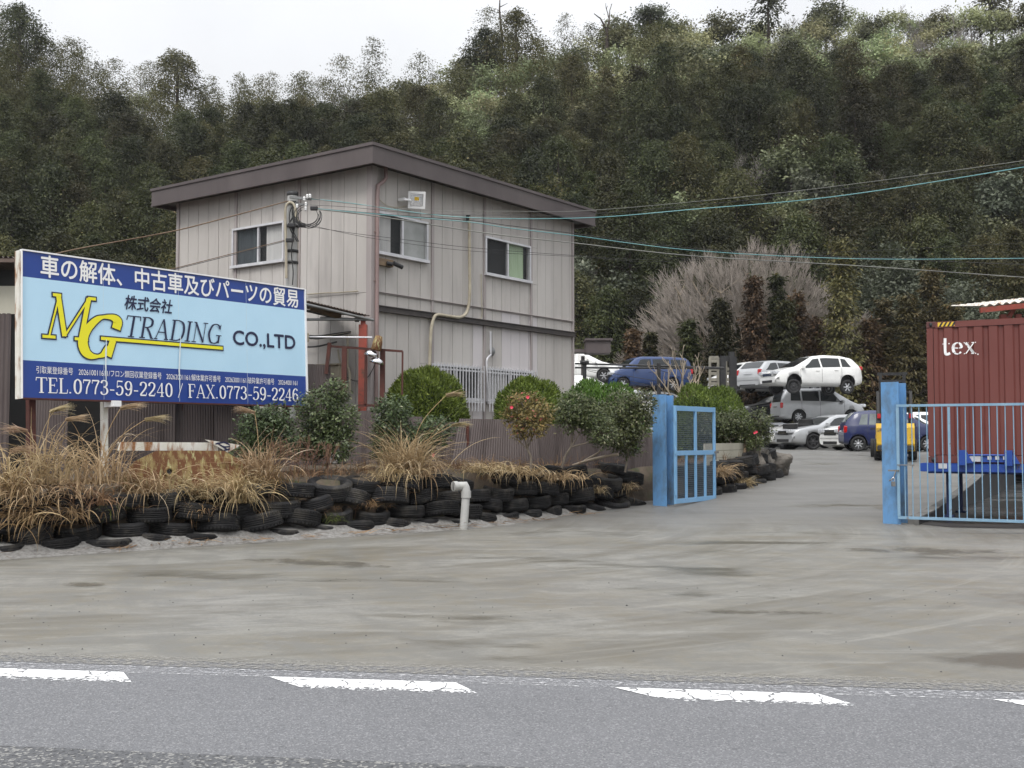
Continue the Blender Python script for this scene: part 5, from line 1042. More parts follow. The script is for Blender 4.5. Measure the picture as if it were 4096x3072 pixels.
MPV = dict(L=3.95, W=1.66, wb=2.44, wr=.29, paint='silver_car', fo=.72, zb=.19, tumble=.3, top=[(-1.97, .5), (-1.95, 1.0), (-1.86, 1.25), (-1.72, 1.5), (-1.3, 1.57), (0, 1.58), (.55, 1.48), (1.35, .98), (1.75, .82), (1.93, .62), (1.97, .5)], belt=[(-2, .98), (0, .95), (1.3, .88), (2, .7)],
    side=[(-.15, .9, -.12, .45), (-1.0, -.22, -1.0, -.2), (-1.55, -1.08, -1.5, -1.08)], ws=(1.33, .6), rw=(-1.93, -1.74), handles=[-.85, -.05], seams=[-1.05, -.18, .95], hz=.8, tz=.8, th=.3, spokes=7, gz=.6)
SEDAN = dict(L=4.75, W=1.77, wb=2.8, wr=.325, paint='silver_car', fo=.9, zb=.2, tumble=.42, top=[(-2.38, .5), (-2.36, .88), (-2.2, 1.0), (-1.65, 1.05), (-1.0, 1.38), (-.4, 1.44), (.2, 1.42), (.6, 1.3), (1.15, 1.0), (1.6, .94), (2.15, .82), (2.33, .68), (2.38, .5)], belt=[(-2.4, .98), (-1, .96), (1.1, .93), (2.4, .75)],
    side=[(-.1, .95, -.08, .42), (-.95, -.18, -.78, -.16), (-1.5, -1.03, -1.05, -.9)], ws=(1.18, .58), rw=(-1.62, -1.02), handles=[-.75, .1], seams=[-1.0, -.14, 1.0], hz=.74, hw=.4, tz=.84, gz=.68, gh=.16, dark_rim=True)
KEI = dict(L=3.4, W=1.48, wb=2.36, wr=.27, paint='navy_car', fo=.56, zb=.2, tumble=.26, top=[(-1.7, .5), (-1.68, .95), (-1.5, 1.2), (-1.28, 1.40), (-.8, 1.46), (.1, 1.45), (.45, 1.36), (1.0, .98), (1.5, .86), (1.66, .65), (1.7, .5)], belt=[(-1.7, .92), (1.0, .88), (1.7, .72)],
    side=[(-.1, .7, -.08, .35), (-.85, -.17, -.8, -.15), (-1.2, -.91, -1.08, -.87)], ws=(1.0, .48), rw=(-1.62, -1.33), handles=[-.72, .05], seams=[-.9, -.13, .75], hz=.72, hw=.28, tz=.78, th=.3, glass='car_glass_pale', spokes=8, hdark=True)
WAGON = dict(L=4.6, W=1.72, wb=2.7, wr=.315, paint='silver_car', fo=.88, zb=.2, tumble=.36, top=[(-2.3, .5), (-2.28, .9), (-2.15, 1.08), (-1.75, 1.42), (-1.2, 1.5), (0, 1.5), (.4, 1.42), (1.15, 1.0), (2.05, .84), (2.26, .65), (2.3, .5)], belt=[(-2.3, 1.0), (1.1, .92), (2.3, .74)],
    side=[(-.1, .95, -.08, .45), (-1.0, -.18, -1.0, -.16), (-1.95, -1.07, -1.5, -1.07)], ws=(1.18, .48), rw=(-2.12, -1.76), handles=[-.8, .05], seams=[-1.03, -.14], hz=.72, tz=.92, th=.3)
VAN = dict(L=4.35, W=1.69, wb=2.62, wr=.30, paint='blue_car', fo=.62, zb=.22, tumble=.22, top=[(-2.17, .5), (-2.16, 1.1), (-2.08, 1.5), (-1.8, 1.64), (-.8, 1.68), (.5, 1.66), (.85, 1.55), (1.45, 1.08), (1.85, .95), (2.1, .72), (2.17, .5)], belt=[(-2.2, 1.02), (1.3, .98), (2.2, .8)],
    side=[(.05, 1.0, .08, .62), (-.9, -.05, -.9, -.02), (-1.85, -.98, -1.8, -.98)], ws=(1.46, .9), rw=(-2.13, -2.05), handles=[-.1, .15], seams=[.0, -.94, 1.05], hz=.8, tz=1.0, th=.4, spokes=6)
YZ = 1.13
def at7(x, y, D): return P(*c7(x, y), D)
q = at7(1690, 405, 49.0); sp_ = dict(HATCH); make_car('white hatchback on top of the silver compact car, its wheels hanging down', (q.x, q.y, 3.66), R(196), sp_, drop=.17, steer=R(-12), name='hatchback')
q = at7(1735, 670, 51.0); make_car('silver compact car facing right, carrying the white hatchback on its roof', (q.x, q.y, 2.26), R(7), dict(MPV), name='compact_car')
q = at7(1500, 850, 45.4); make_car('silver sedan on the ground with loose tyres on its bonnet', (q.x + .957 * 2.37, q.y + .29 * 2.37, YZ), R(197), dict(SEDAN), steer=R(-10), name='sedan')
q = at7(1897, 860, 40.2); make_car('dark navy small hatchback standing on the yard beside the forklift', (q.x + 1.72, q.y - .1, YZ), R(-7), dict(KEI), name='hatchback')
q = at7(1260, 660, 53.0); make_car('black car squeezed between the silver wagon above and the white sedan below', (q.x + 2.0, 54.0, 2.28), R(192), {**SEDAN, 'paint': 'black_car', 'dark_rim': False, 'spokes': 5}, name='sedan')
q = at7(1300, 430, 52.0); make_car('silver estate car showing its tailgate beside the white hatchback', (q.x + 1.55, q.y + 1.2, 3.72), R(36), {**WAGON, 'glass': 'car_glass'}, name='estate_car')
q = at7(1020, 420, 55.5); make_car('white van-like car behind the upright steel rack', (q.x + 2.2, q.y + 1.0, 3.75), R(200), {**VAN, 'paint': 'white_car'}, name='van', cat='van')
q = at7(585, 450, 55.0); make_car('dark blue minivan on the upper level behind the clipped hedge', (q.x - .1, q.y, 3.90), R(197), dict(VAN), name='minivan', cat='van')
q = at7(545, 450, 55.0); make_car('white car under the blue minivan, only its roof showing above the hedge', (q.x + .3, q.y + .2, 2.45), R(198), {**SEDAN, 'paint': 'white_car'}, name='sedan')
q = at7(200, 385, 55.0); make_car('white car at the upper left with its bonnet beside the office wall', (q.x - .65, q.y, 4.30), R(-8), {**HATCH, 'paint': 'white_car', 'steel_front': False}, name='hatchback')
q = at7(265, 470, 44.0); make_car('white sedan with sloping windscreen just above the hedge by the office', (q.x - .85, q.y, 2.62), R(-14), {**SEDAN, 'paint': 'white_car', 'glass': 'car_glass_pale'}, name='sedan')
q = at7(1815, 850, 42.6); make_car('white sedan with lowered front bumper half hidden by the navy hatchback', (q.x + 2.3, q.y + .75, YZ), R(198), {**SEDAN, 'paint': 'white_car', 'zb': .12, 'gh': .2}, name='sedan')
q = at7(1372, 845, 49.0); make_car('white sedan low on the ground between the silver sedan and the rocks', (q.x + 2.25, q.y + .9, YZ), R(200), {**SEDAN, 'paint': 'white_car', 'top': [(a, min(b, 1.14)) for a, b in SEDAN['top']], 'side': [], 'ws': (1.0, 1.3)} | {'side': [(-.1, .9, -.1, .8)]}, name='sedan')
q = at7(2080, 560, 44.0); make_car('white car whose roof shows above the navy hatchback', (q.x + 3.4, q.y + 1.4, YZ + .02), R(-4), {**WAGON, 'paint': 'white_car'}, name='estate_car')
# lower levels of the stacks (seen only through gaps)
for (x, y, z, rz, lab, spx) in ((6.7, 55.3, YZ, 197, 'grey sedan at the bottom of the stack under the blue minivan', {**SEDAN, 'paint': 'grey_car'}), (2.0, 44.3, YZ, -14, 'grey sedan at the bottom of the stack by the office wall', {**SEDAN, 'paint': 'grey_car'}), (13.0, 56.5, .95, 196, 'grey car under the black car and the white sedan stack', {**SEDAN, 'paint': 'grey_car'})):
    make_car(lab, (x, y, z), R(rz), spx, name='sedan')
# loose tyres
car_t = tyre_mesh(.3, .2, .185).mesh('loose_tyre', M_['tyre_car'])
for (x, y, D, lab, rim) in ((1550, 690, 45.2, 'loose tyre with silver rim lying on the silver sedan bonnet', True), (1648, 688, 45.6, 'lower of two stacked tyres on the silver sedan bonnet', False), (1655, 657, 45.7, 'upper of two stacked tyres on the silver sedan bonnet', False), (1530, 845, 46.6, 'tyre lying on the yard under the silver sedan front', False)):
    p = at7(x, y, D); o = link('loose_tyre', car_t); tag(o, lab, 'tyre', 'loose tyres in the yard'); o.location = p; o.rotation_euler = (R(90), 0, R(x % 7))
    if y > 800: o.location.z = YZ + .1
    if rim: m = link('rim', wheel_meshes(.3, 6, False)[1], o)
# ---------------------------------------------------------------- racks and rails in the yard
rk = empty('pipe_rail', P(*c7(400, 500), 41.5), 0, 'black pipe rails on posts in front of the stacked cars', 'rail'); g = lambda *p: rel(rk, [P(*c7(*q), 41.5) for q in p]); mb = MB()
for a, b in (((85, 262), (1100, 292)), ((85, 290), (1100, 296))): mb.tube(g(a, b), .035, 8)
for x, y in ((150, 262), (655, 280)):
    p, = g((x, y)); mb.tube([(p.x, p.y, p.z + .1), (p.x, p.y, YZ - rk.location.z)], .075, 8)
mb.build('pipe', M_['black'], rk)
mb = MB()
for x, y in ((150, 262),): p, = g((x, y)); mb.lathe([(0, .1), (.17, .1), (.17, 0), (.1, -.05), (0, -.05)], 12, 0, Matrix.Translation(p))
mb.build('cap', M_['black'], rk)
mb = MB(); [mb.tube(g(a, b), .01, 5) for a, b in (((160, 300), (640, 380)), ((170, 310), (700, 440)), ((640, 300), (1000, 420)), ((180, 225), (150, 260)), ((120, 240), (150, 262)))]; mb.build('wire', M_['cable'], rk)
M_['rack_grey'] = pm('rack_grey', (.26, .245, .20), (.17, .16, .135), 5, rough=.7)
rk = empty('steel_rack', P(*c7(1080, 440), 43.0), 0, 'upright rack of beige steel frames and black columns behind the bare pruned shrub', 'rack'); g = lambda *p: rel(rk, [P(*c7(*q), 43.0) for q in p]); mb = MB()
for x in (1003, 1058, 1112, 1150):
    a, b = g((x, 222), (x, 420)); mb.beam(a, b, .09, .09, 0)
for y in (222, 245, 300, 330, 372, 400):
    a, b = g((1000, y), (1062, y)); mb.beam(a, b, .06, .12, 0)
    if y > 290: a, b = g((1110, y), (1155, y)); mb.beam(a, b, .06, .12, 0)
mb.build('frame', M_['rack_grey'], rk); mb = MB()
for x, t, w2 in ((1088, 225, .35), (1150, 185, .22), (1166, 215, .14)):
    a, b = g((x, t), (x, 400)); b.z = YZ - rk.location.z; mb.beam(a, b, w2, .2, 0)
mb.beam(*g((1072, 228), (1172, 228)), .1, .2, 0); mb.build('column', M_['black'], rk)
# brown carport end beside the office
cpz = empty('carport', P(*c7(200, 200), 44.0), 0, 'dark brown carport roof edge sticking out past the office corner', 'carport'); g = lambda *p: rel(cpz, [P(*c7(*q), 44.0) for q in p])
a, b = g((162, 98), (328, 205)); mb = MB(); mb.box(((a.x + b.x) / 2, .6, (a.z + b.z) / 2 + .05), (b.x - a.x, 1.2, (a.z - b.z) * .85)); mb.box(((a.x + b.x) / 2 + .02, .58, a.z + .0), (b.x - a.x + .12, 1.35, .08)); p, = g((90, 170)); mb.box((p.x - .2, .8, p.z), (2.0, 1.0, .12)); mb.build('roof', M_['fascia'], cpz)
mb = MB(); mb.box((a.x - .1, .6, (YZ - cpz.location.z + b.z) / 2), (.14, .14, b.z - YZ + cpz.location.z)); mb.build('post', M_['dark_trim'], cpz)
# roof with white corrugation over red steel, behind the container
rr = empty('lean_to', P(Q(2160), Q(680), 30.0), 0, 'red steel lean-to with white corrugated roof rising behind the container', 'shelter'); g = lambda *p: rel(rr, [P(*c8(*q), 30.0) for q in p])
a, b = g((822, 178), (1076, 152)); d = (b - a); mb = MB(); corr(mb, a, d * 2.2, Vector((.4, 3, .35)), 0, .03, .22); mb.build('roof', M_['white_rust'], rr)
mb = MB(); dn = Vector((0, 0, -.12)); mb.beam(a + dn, a + d * 2.2 + dn, .1, .14); a2, b2_ = g((960, 215), (968, 260)); mb.box((a2.x + .1, .3, a.z - 1.0 - 1.0), (.14, .14, 3.6)); mb.beam(a2 + Vector((0, .3, -.5)), a + d * .9 + dn + Vector((0, .3, 0)), .1, .1); c_, = g((1070, 230)); mb.box((c_.x, .3, a.z - 2.0), (.14, .14, 3.6)); mb.build('frame', M_['red_paint'], rr)

# ---------------------------------------------------------------- forklift
q = P(*c8(345, 1080), 34.5); fk = empty('forklift', (q.x + .12, q.y + .6, yard_z(34.6) + .01), R(73), 'yellow forklift with black mast standing behind the right blue gate post', 'forklift'); zz = fk.location.z
mb = MB(); mb.prism([(-1.15, .28), (-1.25, .5), (-1.22, .98), (-1.05, 1.12), (-.3, 1.10), (-.2, .8), (.75, .75), (.85, .25), (-.4, .22)], -.55, .55); mb.build('body', M_['fork_yellow'], fk)
mb = MB(); mb.box((-.98, 0, .45), (.5, 1.06, .3), 0, None, .03); mb.build('counterweight', M_['rim_dark'], fk)
mb = MB()
for y in (-.48, .48): mb.beam((-.85, y, 1.08), (-.62, y, 2.1), .08, .1); mb.beam((.62, y, .7), (.3, y, 2.1), .07, .08); mb.beam((-.66, y, 2.1), (.34, y, 2.1), .07, .07)
for i in range(6): mb.beam((-.6 + i * .17, -.48, 2.1), (-.6 + i * .17, .48, 2.1), .03, .04)
mb.box((-.9, 0, 1.5), (.12, .3, .8)); mb.build('overhead_guard', M_['black'], fk)
mb = MB(); mb.box((-.35, 0, 1.25), (.5, .5, .14), 0, None, .03); mb.box((-.6, 0, 1.5), (.12, .48, .5), 0, None, .03); mb.build('seat', M_['black'], fk)
mh = P(*c8(345, 545), 34.5).z - zz; mb = MB()
for y in (-.36, .36): mb.beam((.98, y, .15), (.98, y, mh), .1, .16); mb.beam((1.08, y * .78, .15), (1.08, y * .78, mh - .25), .08, .12)
for z in (mh - .05, mh - .28, 1.2): mb.beam((1.0, -.46 if z > mh - .1 else -.40, z), (1.0, .46 if z > mh - .1 else .40, z), .09, .09)
mb.tube([(.98, 0, .3), (.98, 0, mh - .4)], .05, 8); mb.build('mast', M_['black'], fk)
mb = MB(); mb.box((1.14, 0, .4), (.06, 1.0, .5)); [mb.box((1.65, y, .08), (1.0, .11, .045)) for y in (-.3, .3)]; mb.build('fork', M_['steel'], fk)
ft, fr2 = tyre_mesh(.33, .24, .19).mesh('wheel', M_['tyre_car']), rim_mesh(.19, .24, 5).mesh('rim', [M_['fork_yellow'], M_['black']])
for x, y in ((.75, -.58), (.75, .58), (-.8, -.5), (-.8, .5)): o = link('wheel', ft, fk); o.location = (x, y, .33); o.rotation_euler = (0, 0, 0 if y < 0 else math.pi); link('rim', fr2, o)
for y in (-.46, .46): mb = MB(); mb.box((-.9, y, 1.35), (.06, .1, .14)); mb.build('tail_light', M_['tail_lamp'], fk)

# ---------------------------------------------------------------- tyre wall
tm = []
for k in range(3):
    Rr, wd = ((.345, .235), (.33, .22), (.365, .25))[k]; mb = MB(); h = wd / 2; rim = Rr * .6
    pr = [(rim, -h * .75), (rim + (Rr - rim) * .3, -h * .97), (rim + (Rr - rim) * .62, -h), (Rr * .945, -h * .82), (Rr * .985, -h * .6)]
    for q in (-.36, -.12, .12, .36): pr += [(Rr, h * (q - .09)), (Rr, h * (q + .07)), (Rr * .972, h * (q + .085)), (Rr * .972, h * (q + .145))]
    pr += [(Rr * .985, h * .62), (Rr * .945, h * .84), (rim + (Rr - rim) * .62, h), (rim + (Rr - rim) * .3, h * .97), (rim, h * .75), (rim - .02, 0)]
    mb.lathe(pr, 40, 0, None, True, True)
    if k != 1:                                              # tread blocks on the shoulders
        for i in range(40):
            a = 2 * math.pi * i / 40; M = Matrix.Rotation(a, 3, 'Z'); 
            for s in (-1, 1): mb.box(M @ Vector((Rr * .975, 0, s * h * .66)), (Rr * .05, Rr * .09, h * .26), 0, M)
    tm.append(mb.mesh('wall_tyre', M_['rubber']))
random.seed(21)
def tyre_rows(path, rows, d0, tags):
    for r_ in range(rows):
        for p, t, d in along(path, d0 + (.35 if r_ % 2 else 0), .705):
            if random.random() < .04 and r_ == rows - 1: continue
            n2 = Vector((-t.y, t.x)); hz = bank_h(p.x) / 1.05; q = p + n2 * (.33 + r_ * .075 + random.uniform(-.07, .07) * (1 if r_ else .5)); bz = yard_z(q.y)
            o = link('wall_tyre', random.choice(tm)); z = (.06 + r_ * .245) * (hz if rows > 3 and r_ else 1) + bz + random.uniform(-.03, .035)
            o.location = (q.x, q.y, z); o.rotation_euler = (random.gauss(0, .13), random.gauss(0, .13), random.uniform(0, 6)); o.scale = (lambda k: (k, k, k * random.uniform(.95, 1.1)))(random.uniform(.95, 1.13))
            if r_ == 0 and random.random() < .2: o.rotation_euler = (random.uniform(.1, .3), random.uniform(-.2, .2), 1)
            if r_ == 0: o.location.z -= .015
            tag(o, tags[r_], 'tyre', 'old tyres of the retaining wall')
tyre_rows(TP, 4, .1, ['worn black tyre half buried along the foot of the long tyre wall', 'worn black tyre in the second course of the long tyre wall', 'worn black tyre in the third course of the long tyre wall', 'worn black tyre in the top course of the long tyre wall'])
tyre_rows(TP2, 3, .25, ['black tyre at the foot of the short tyre wall behind the mesh gate', 'black tyre in the middle course of the short wall behind the mesh gate', 'black tyre in the top course of the short wall behind the mesh gate'])
# ---------------------------------------------------------------- things on and by the bank
p = P(*c6(965, 905), 19.75); pv = empty('drain_pipe', (p.x, p.y, 0), 0, 'grey plastic drain pipe with an elbow standing before the tyre wall', 'pipe'); g = lambda *q: rel(pv, [P(*c6(*k), 19.75) for k in q]); a, b, c_, d_ = g((963, 905), (980, 690), (960, 655), (905, 655)); mb = MB()
mb.tube([(a.x, 0, -.05), b], .072, 16); mb.build('pipe', M_['pvc'], pv); mb = MB(); mb.tube([b + Vector((-.002, 0, -.1)), b + Vector((0, 0, .02))], .088, 16); mb.tube([b, b + Vector((-.012, 0, .08)), c_ + Vector((.04, 0, .01)), c_, c_ + Vector((-.1, -.03, 0))], .076, 16); mb.tube([c_ + Vector((-.1, -.03, 0)), d_ + Vector((0, -.07, 0))], .086, 16); mb.build('elbow', M_['pvc'], pv)
mb = MB(); e_ = d_ + Vector((0, -.07, 0)); mb.lathe([(0, 0), (.066, 0)], 16, 0, Matrix.Translation(e_ + Vector((-.006, 0, 0))) @ Matrix.Rotation(R(-90), 4, 'Y')); mb.build('opening', M_['black'], pv)
a, b = P(*c2(815, 400), 17.0), P(*c2(1470, 402), 18.2); ar = empty('parking_arrow_sign', a, math.atan2(b.y - a.y, b.x - a.x), 'fallen white signpost with a pointed arrow board lettered P lying on the bank', 'sign'); L = (b - a).length; k_ = (b.z - a.z); mb = MB(); mb.beam((0, 0, 0), (L, 0, k_), .13, .13); mb.build('post', M_['white_rust'], ar)
Ai = Matrix.Translation(a) @ Matrix.Rotation(ar.rotation_euler.z, 4, 'Z'); an = Ai.to_3x3() @ Vector((0, 1, 0)); ai = Ai.inverted(); f2 = lambda x, y: (ai @ hit(*c2(x, y), a - an * .1, an)); mb = MB(); pl = [f2(1393, 354), f2(1636, 392), f2(1548, 442)]; mb.prism([(v.x, v.z) for v in pl], -.115, -.095); mb.build('arrow_board', M_['white_rust'], ar)
mb = MB(); [ribbon(mb, [(f2(*q).x, f2(*q).z) for q in pts], .026, -.118 - .001 * i, 0) for i, pts in enumerate((((1475, 378), (1545, 425)), ((1475, 380), (1520, 372), (1556, 388), (1560, 402), (1525, 405), (1505, 398)), ((1462, 384), (1500, 376)), ((1520, 428), (1560, 418))))]; mb.build('lettering', M_['sign_navy'], ar)
a = P(*c2(900, 700), 17.0); rp_ = empty('rusty_plate', (a.x, a.y, a.z), R(38), 'rust flaked yellow steel plate with sloping shoulders leaning on the bank', 'steel plate'); Ri = Matrix.Translation(a) @ Matrix.Rotation(R(38), 4, 'Z') @ Matrix.Rotation(R(-8), 4, 'X'); rp_.rotation_euler = (R(-8), 0, R(38)); rn = Ri.to_3x3() @ Vector((0, 1, 0)); ri = Ri.inverted(); f3 = lambda x, y: (ri @ hit(*c2(x, y), a, rn))
mb = MB(); pl = [f3(*q) for q in ((830, 720), (840, 590), (920, 500), (1060, 432), (1300, 428), (1530, 432), (1610, 480), (1740, 580), (1775, 640), (1770, 730))]; mb.prism([(v.x, v.z) for v in pl], 0, .035); mb.build('plate', M_['rusty_plate'], rp_)
v = f3(1147, 575); mb = MB(); mb.lathe([(.045, 0), (.085, 0), (.085, .05), (.045, .05)], 16, 0, Matrix.Translation((v.x, -.002, v.z)) @ Matrix.Rotation(R(90), 4, 'X'), True, True); mb.lathe([(0, .01), (.045, .01)], 14, 1, Matrix.Translation((v.x, -.002, v.z)) @ Matrix.Rotation(R(90), 4, 'X')); mb.build('socket', [M_['rusty_plate'], M_['black']], rp_)
a, b = P(*c7(1030, 955), 27.2), P(*c7(1238, 945), 29.4); pb_ = empty('planter_board', (a.x, a.y, a.z), math.atan2(b.y - a.y, b.x - a.x), 'weathered cream board panel holding the hedge behind the mesh gate', 'board panel'); L = (b - a).xy.length; hgt = P(*c7(1030, 805), 27.2).z - a.z; mb = MB()
for i in range(3): mb.box((L / 2 - .35, 0, hgt * (i + .5) / 3 - .0), (L + .7, .04, hgt / 3 - .008))
mb.build('board', M_['cream_panel'], pb_); mb = MB(); mb.beam((L - .25, -.05, -.15), (L + .02, -.05, hgt + .15), .07, .07); mb.build('stake', M_['wood'], pb_)
def rock(px, py, D, s, label, seed):
    p = at7(px, py, D); bm = bmesh.new(); bmesh.ops.create_icosphere(bm, subdivisions=4, radius=1)
    for v in bm.verts:
        n1 = noise.noise(v.co * 1.2 + Vector((seed, 0, 0))); q = noise.cell(v.co * 1.6 + Vector((seed, 3, 0))); v.co *= 1 + .35 * n1 + .10 * q + .06 * noise.noise(v.co * 5); v.co = Vector((v.co.x * s[0], v.co.y * s[1], v.co.z * s[2]))
    me = bpy.data.meshes.new('rock'); bm.to_mesh(me); bm.free(); me.materials.append(M_['rock']); o = link('rock', me); o.location = p; o.rotation_euler = (0, .1, seed); tag(o, label, 'rock', 'rocks at the end of the planted bank')
rock(1300, 950, 29.3, (.34, .3, .42), 'upright brown rock at the end of the cream planter board', 1); rock(1372, 945, 29.9, (.30, .3, .44), 'tall slab-like rock in the middle of the three by the driveway', 2); rock(1450, 945, 30.4, (.42, .34, .33), 'dark jagged rock farthest out by the driveway', 3); rock(1495, 955, 30.8, (.2, .2, .28), 'small pointed dark rock at the driveway edge', 4)
# broken sticks on the bank
for (pts, rr_, m, lab) in ((((70, 955), (240, 905), (380, 880)), .03, 'bark_pale', 'thick pale broken branch lying at the blue gate post'), (((150, 920), (240, 870), (290, 815), (345, 800)), .018, 'bark_pale', 'thin white curved stick propped above the thick branch')):
    mb = MB(); mb.tube(smoothpts([at7(*q, 24.0 - .3 * i) for i, q in enumerate(pts)], 5), rr_, 6); tag(mb.build('branch', M_[m]), lab, 'branch')
# ---------------------------------------------------------------- foliage tools
def unit(v): return v / np.maximum(np.linalg.norm(v, axis=1, keepdims=True), 1e-9)
def leaf_geo(p, nrm, L, Wd, g, along=None):
    """diamond leaves at p facing nrm"""
    N = len(p); r = g.normal(size=(N, 3)) if along is None else along + g.normal(size=(N, 3)) * .35
    t = unit(r - nrm * np.sum(r * nrm, 1, keepdims=True)); b = np.cross(nrm, t)
    L = np.broadcast_to(np.asarray(L).reshape(-1, 1) * np.ones((1, 1)), (N, 1)); Wd = np.broadcast_to(np.asarray(Wd).reshape(-1, 1) * np.ones((1, 1)), (N, 1))
    v = np.stack([p, p + t * L * .5 + b * Wd * .5 + nrm * L * .06, p + t * L, p + t * L * .5 - b * Wd * .5 + nrm * L * .06], 1).reshape(-1, 3)
    return v, np.arange(N * 4).reshape(N, 4)
def seg_geo(segs, sides=3):
    """segs array rows: p0(3) p1(3) r0 r1 -> quads"""
    s = np.asarray(segs, float); p0, p1, r0, r1 = s[:, :3], s[:, 3:6], s[:, 6:7], s[:, 7:8]; d = unit(p1 - p0)
    a = np.where(np.abs(d[:, 2:3]) < .9, np.array([[0, 0, 1.]]), np.array([[1., 0, 0]])); u = unit(np.cross(d, a)); w_ = np.cross(d, u); vs = []
    for p, r in ((p0, r0), (p1, r1)):
        for j in range(sides): th = 2 * math.pi * j / sides; vs.append(p + (u * math.cos(th) + w_ * math.sin(th)) * r)
    v = np.stack(vs, 1).reshape(-1, 3); n = len(s); base = np.arange(n)[:, None] * (2 * sides)
    f = np.concatenate([base + np.array([[j, (j + 1) % sides, sides + (j + 1) % sides, sides + j]]) for j in range(sides)], 0); return v, f
def bare_segs(seed, start, direc, length, rad, levels, kids=(2, 4), spread=.6, upb=.15, shrink=.72, nseg=3, wob=.16):
    g = random.Random(seed); out = []
    def grow(p, d, L, r, lv):
        q = Vector(p); dd = Vector(d).normalized(); pts = [(q.copy(), dd.copy())]
        for k in range(nseg):
            dd = (dd + Vector((g.gauss(0, wob), g.gauss(0, wob), g.gauss(0, wob) + upb * .5))).normalized(); q2 = q + dd * L / nseg
            rr0 = r * (1 - .45 * k / nseg); rr1 = r * (1 - .45 * (k + 1) / nseg); out.append((*q, *q2, rr0, rr1)); q = q2; pts.append((q.copy(), dd.copy()))
        if lv <= 0: return
        for i in range(g.randint(*kids)):
            pp, pd = pts[-1] if i == 0 else pts[g.randint(max(1, nseg - 2), nseg)]
            ax = pd.orthogonal().normalized(); ax = Matrix.Rotation(g.uniform(0, 6.283), 3, pd) @ ax
            nd = (pd * math.cos(g.gauss(spread, .15)) + ax * math.sin(spread) + Vector((0, 0, upb))).normalized(); grow(pp, nd, L * shrink * g.uniform(.75, 1.15), r * .55, lv - 1)
    grow(start, direc, length, rad, levels); return out
def trunk_mesh(name, segs, mat, sides=5):
    v, f = seg_geo(segs, sides); return npmesh(name, v, f, [mat], smooth_=True)
# ---------------------------------------------------------------- hill
YB, YR = 63.0, 120.0
RIDGE = [(-900, -160), (-300, -20), (0, 55), (60, 92), (130, 122), (200, 168), (300, 195), (400, 205), (480, 248), (560, 205), (700, 182), (850, 160), (960, 128), (1000, 110), (1100, 100), (1300, 108), (1400, 95), (1500, 92), (1700, 70), (2212, 60), (2600, 30), (3600, 60)]
RIDGE = [((x - 1106) / 2420, (945 - y) / 2420) for x, y in RIDGE]
def hill_z(X, Y):
    e = interp(RIDGE, X / max(Y, 30)); zr = e * YR + 1.6 - (5.2 - 4.0 * smooth(-.1, .2, X / max(Y, 30))); t = (Y - YB) / (YR - YB)
    und = 3.2 * noise.noise((X * .030 + 7, Y * .022, 1)) + 1.3 * noise.noise((X * .09 + 1, Y * .08, 5))
    if t < 0: return 1.0
    if t > 1: return zr - (Y - YR) * .55 + und
    return 1.0 + (zr - 1.0) * (t ** .93) + und * min(1, t * 4) * min(1, (1.02 - t) * 6)
nx_, ny_ = 110, 70; vs = []
for j in range(ny_ + 1):
    for i in range(nx_ + 1):
        X = -95 + 210 * i / nx_; Y = 58 + 110 * j / ny_; vs.append((X, Y, hill_z(X, Y) if Y > YB else .9 + .1 * (Y - 58) / 3))
mb = MB(); mb.add(vs, [(j * (nx_ + 1) + i, j * (nx_ + 1) + i + 1, (j + 1) * (nx_ + 1) + i + 1, (j + 1) * (nx_ + 1) + i) for j in range(ny_) for i in range(nx_)], 0, True); tag(mb.build('hill', M_['hill']), kind='structure')
# ---------------------------------------------------------------- tree kinds
def cypress_geo(seed, H=10, Rm=1.75, ncl=150, per=20, lf=(.34, .15), top=1.5, base=.12, droop=.25, lean=.12, pw=.62):
    g = np.random.default_rng(seed); u = g.uniform(0, 1, ncl) ** .85; h = base + (1 - base) * u; az = g.uniform(0, 2 * np.pi, ncl)
    lob = 1 + .22 * np.sin(az * 2 + seed) + .16 * np.sin(az * 3 + h * 9 + seed * 2); r = Rm * (1 - u ** top) ** pw * lob * np.sqrt(g.uniform(.55, 1.08, ncl)) + .08
    c = np.stack([r * np.cos(az), r * np.sin(az), h * H], 1); out = np.stack([np.cos(az), np.sin(az), np.zeros(ncl)], 1)
    ci = np.repeat(np.arange(ncl), per); sp = (.30 + .25 * (1 - u[ci]))[:, None] * Rm / 1.75
    off = g.normal(size=(ncl * per, 3)) * sp * np.array([[.62, .62, .5]]) + out[ci] * g.normal(size=(ncl * per, 1)) * .17 * Rm; off[:, 2] -= droop * np.abs(off[:, :2]).sum(1)
    p = c[ci] + off; nr = unit(out[ci] * (.35 + .5 * (1 - u[ci][:, None])) + np.array([[0, 0, .6]]) + g.normal(size=p.shape) * .38); al = out[ci] + np.array([[0, 0, -.25]])
    s = g.uniform(.65, 1.3, len(p)); v, f = leaf_geo(p, nr, lf[0] * s, lf[1] * s, g, al); cv = g.uniform(.15, .75, ncl); var = np.clip(cv[ci] + g.normal(size=len(p)) * .16, 0, 1)
    return v, f, var
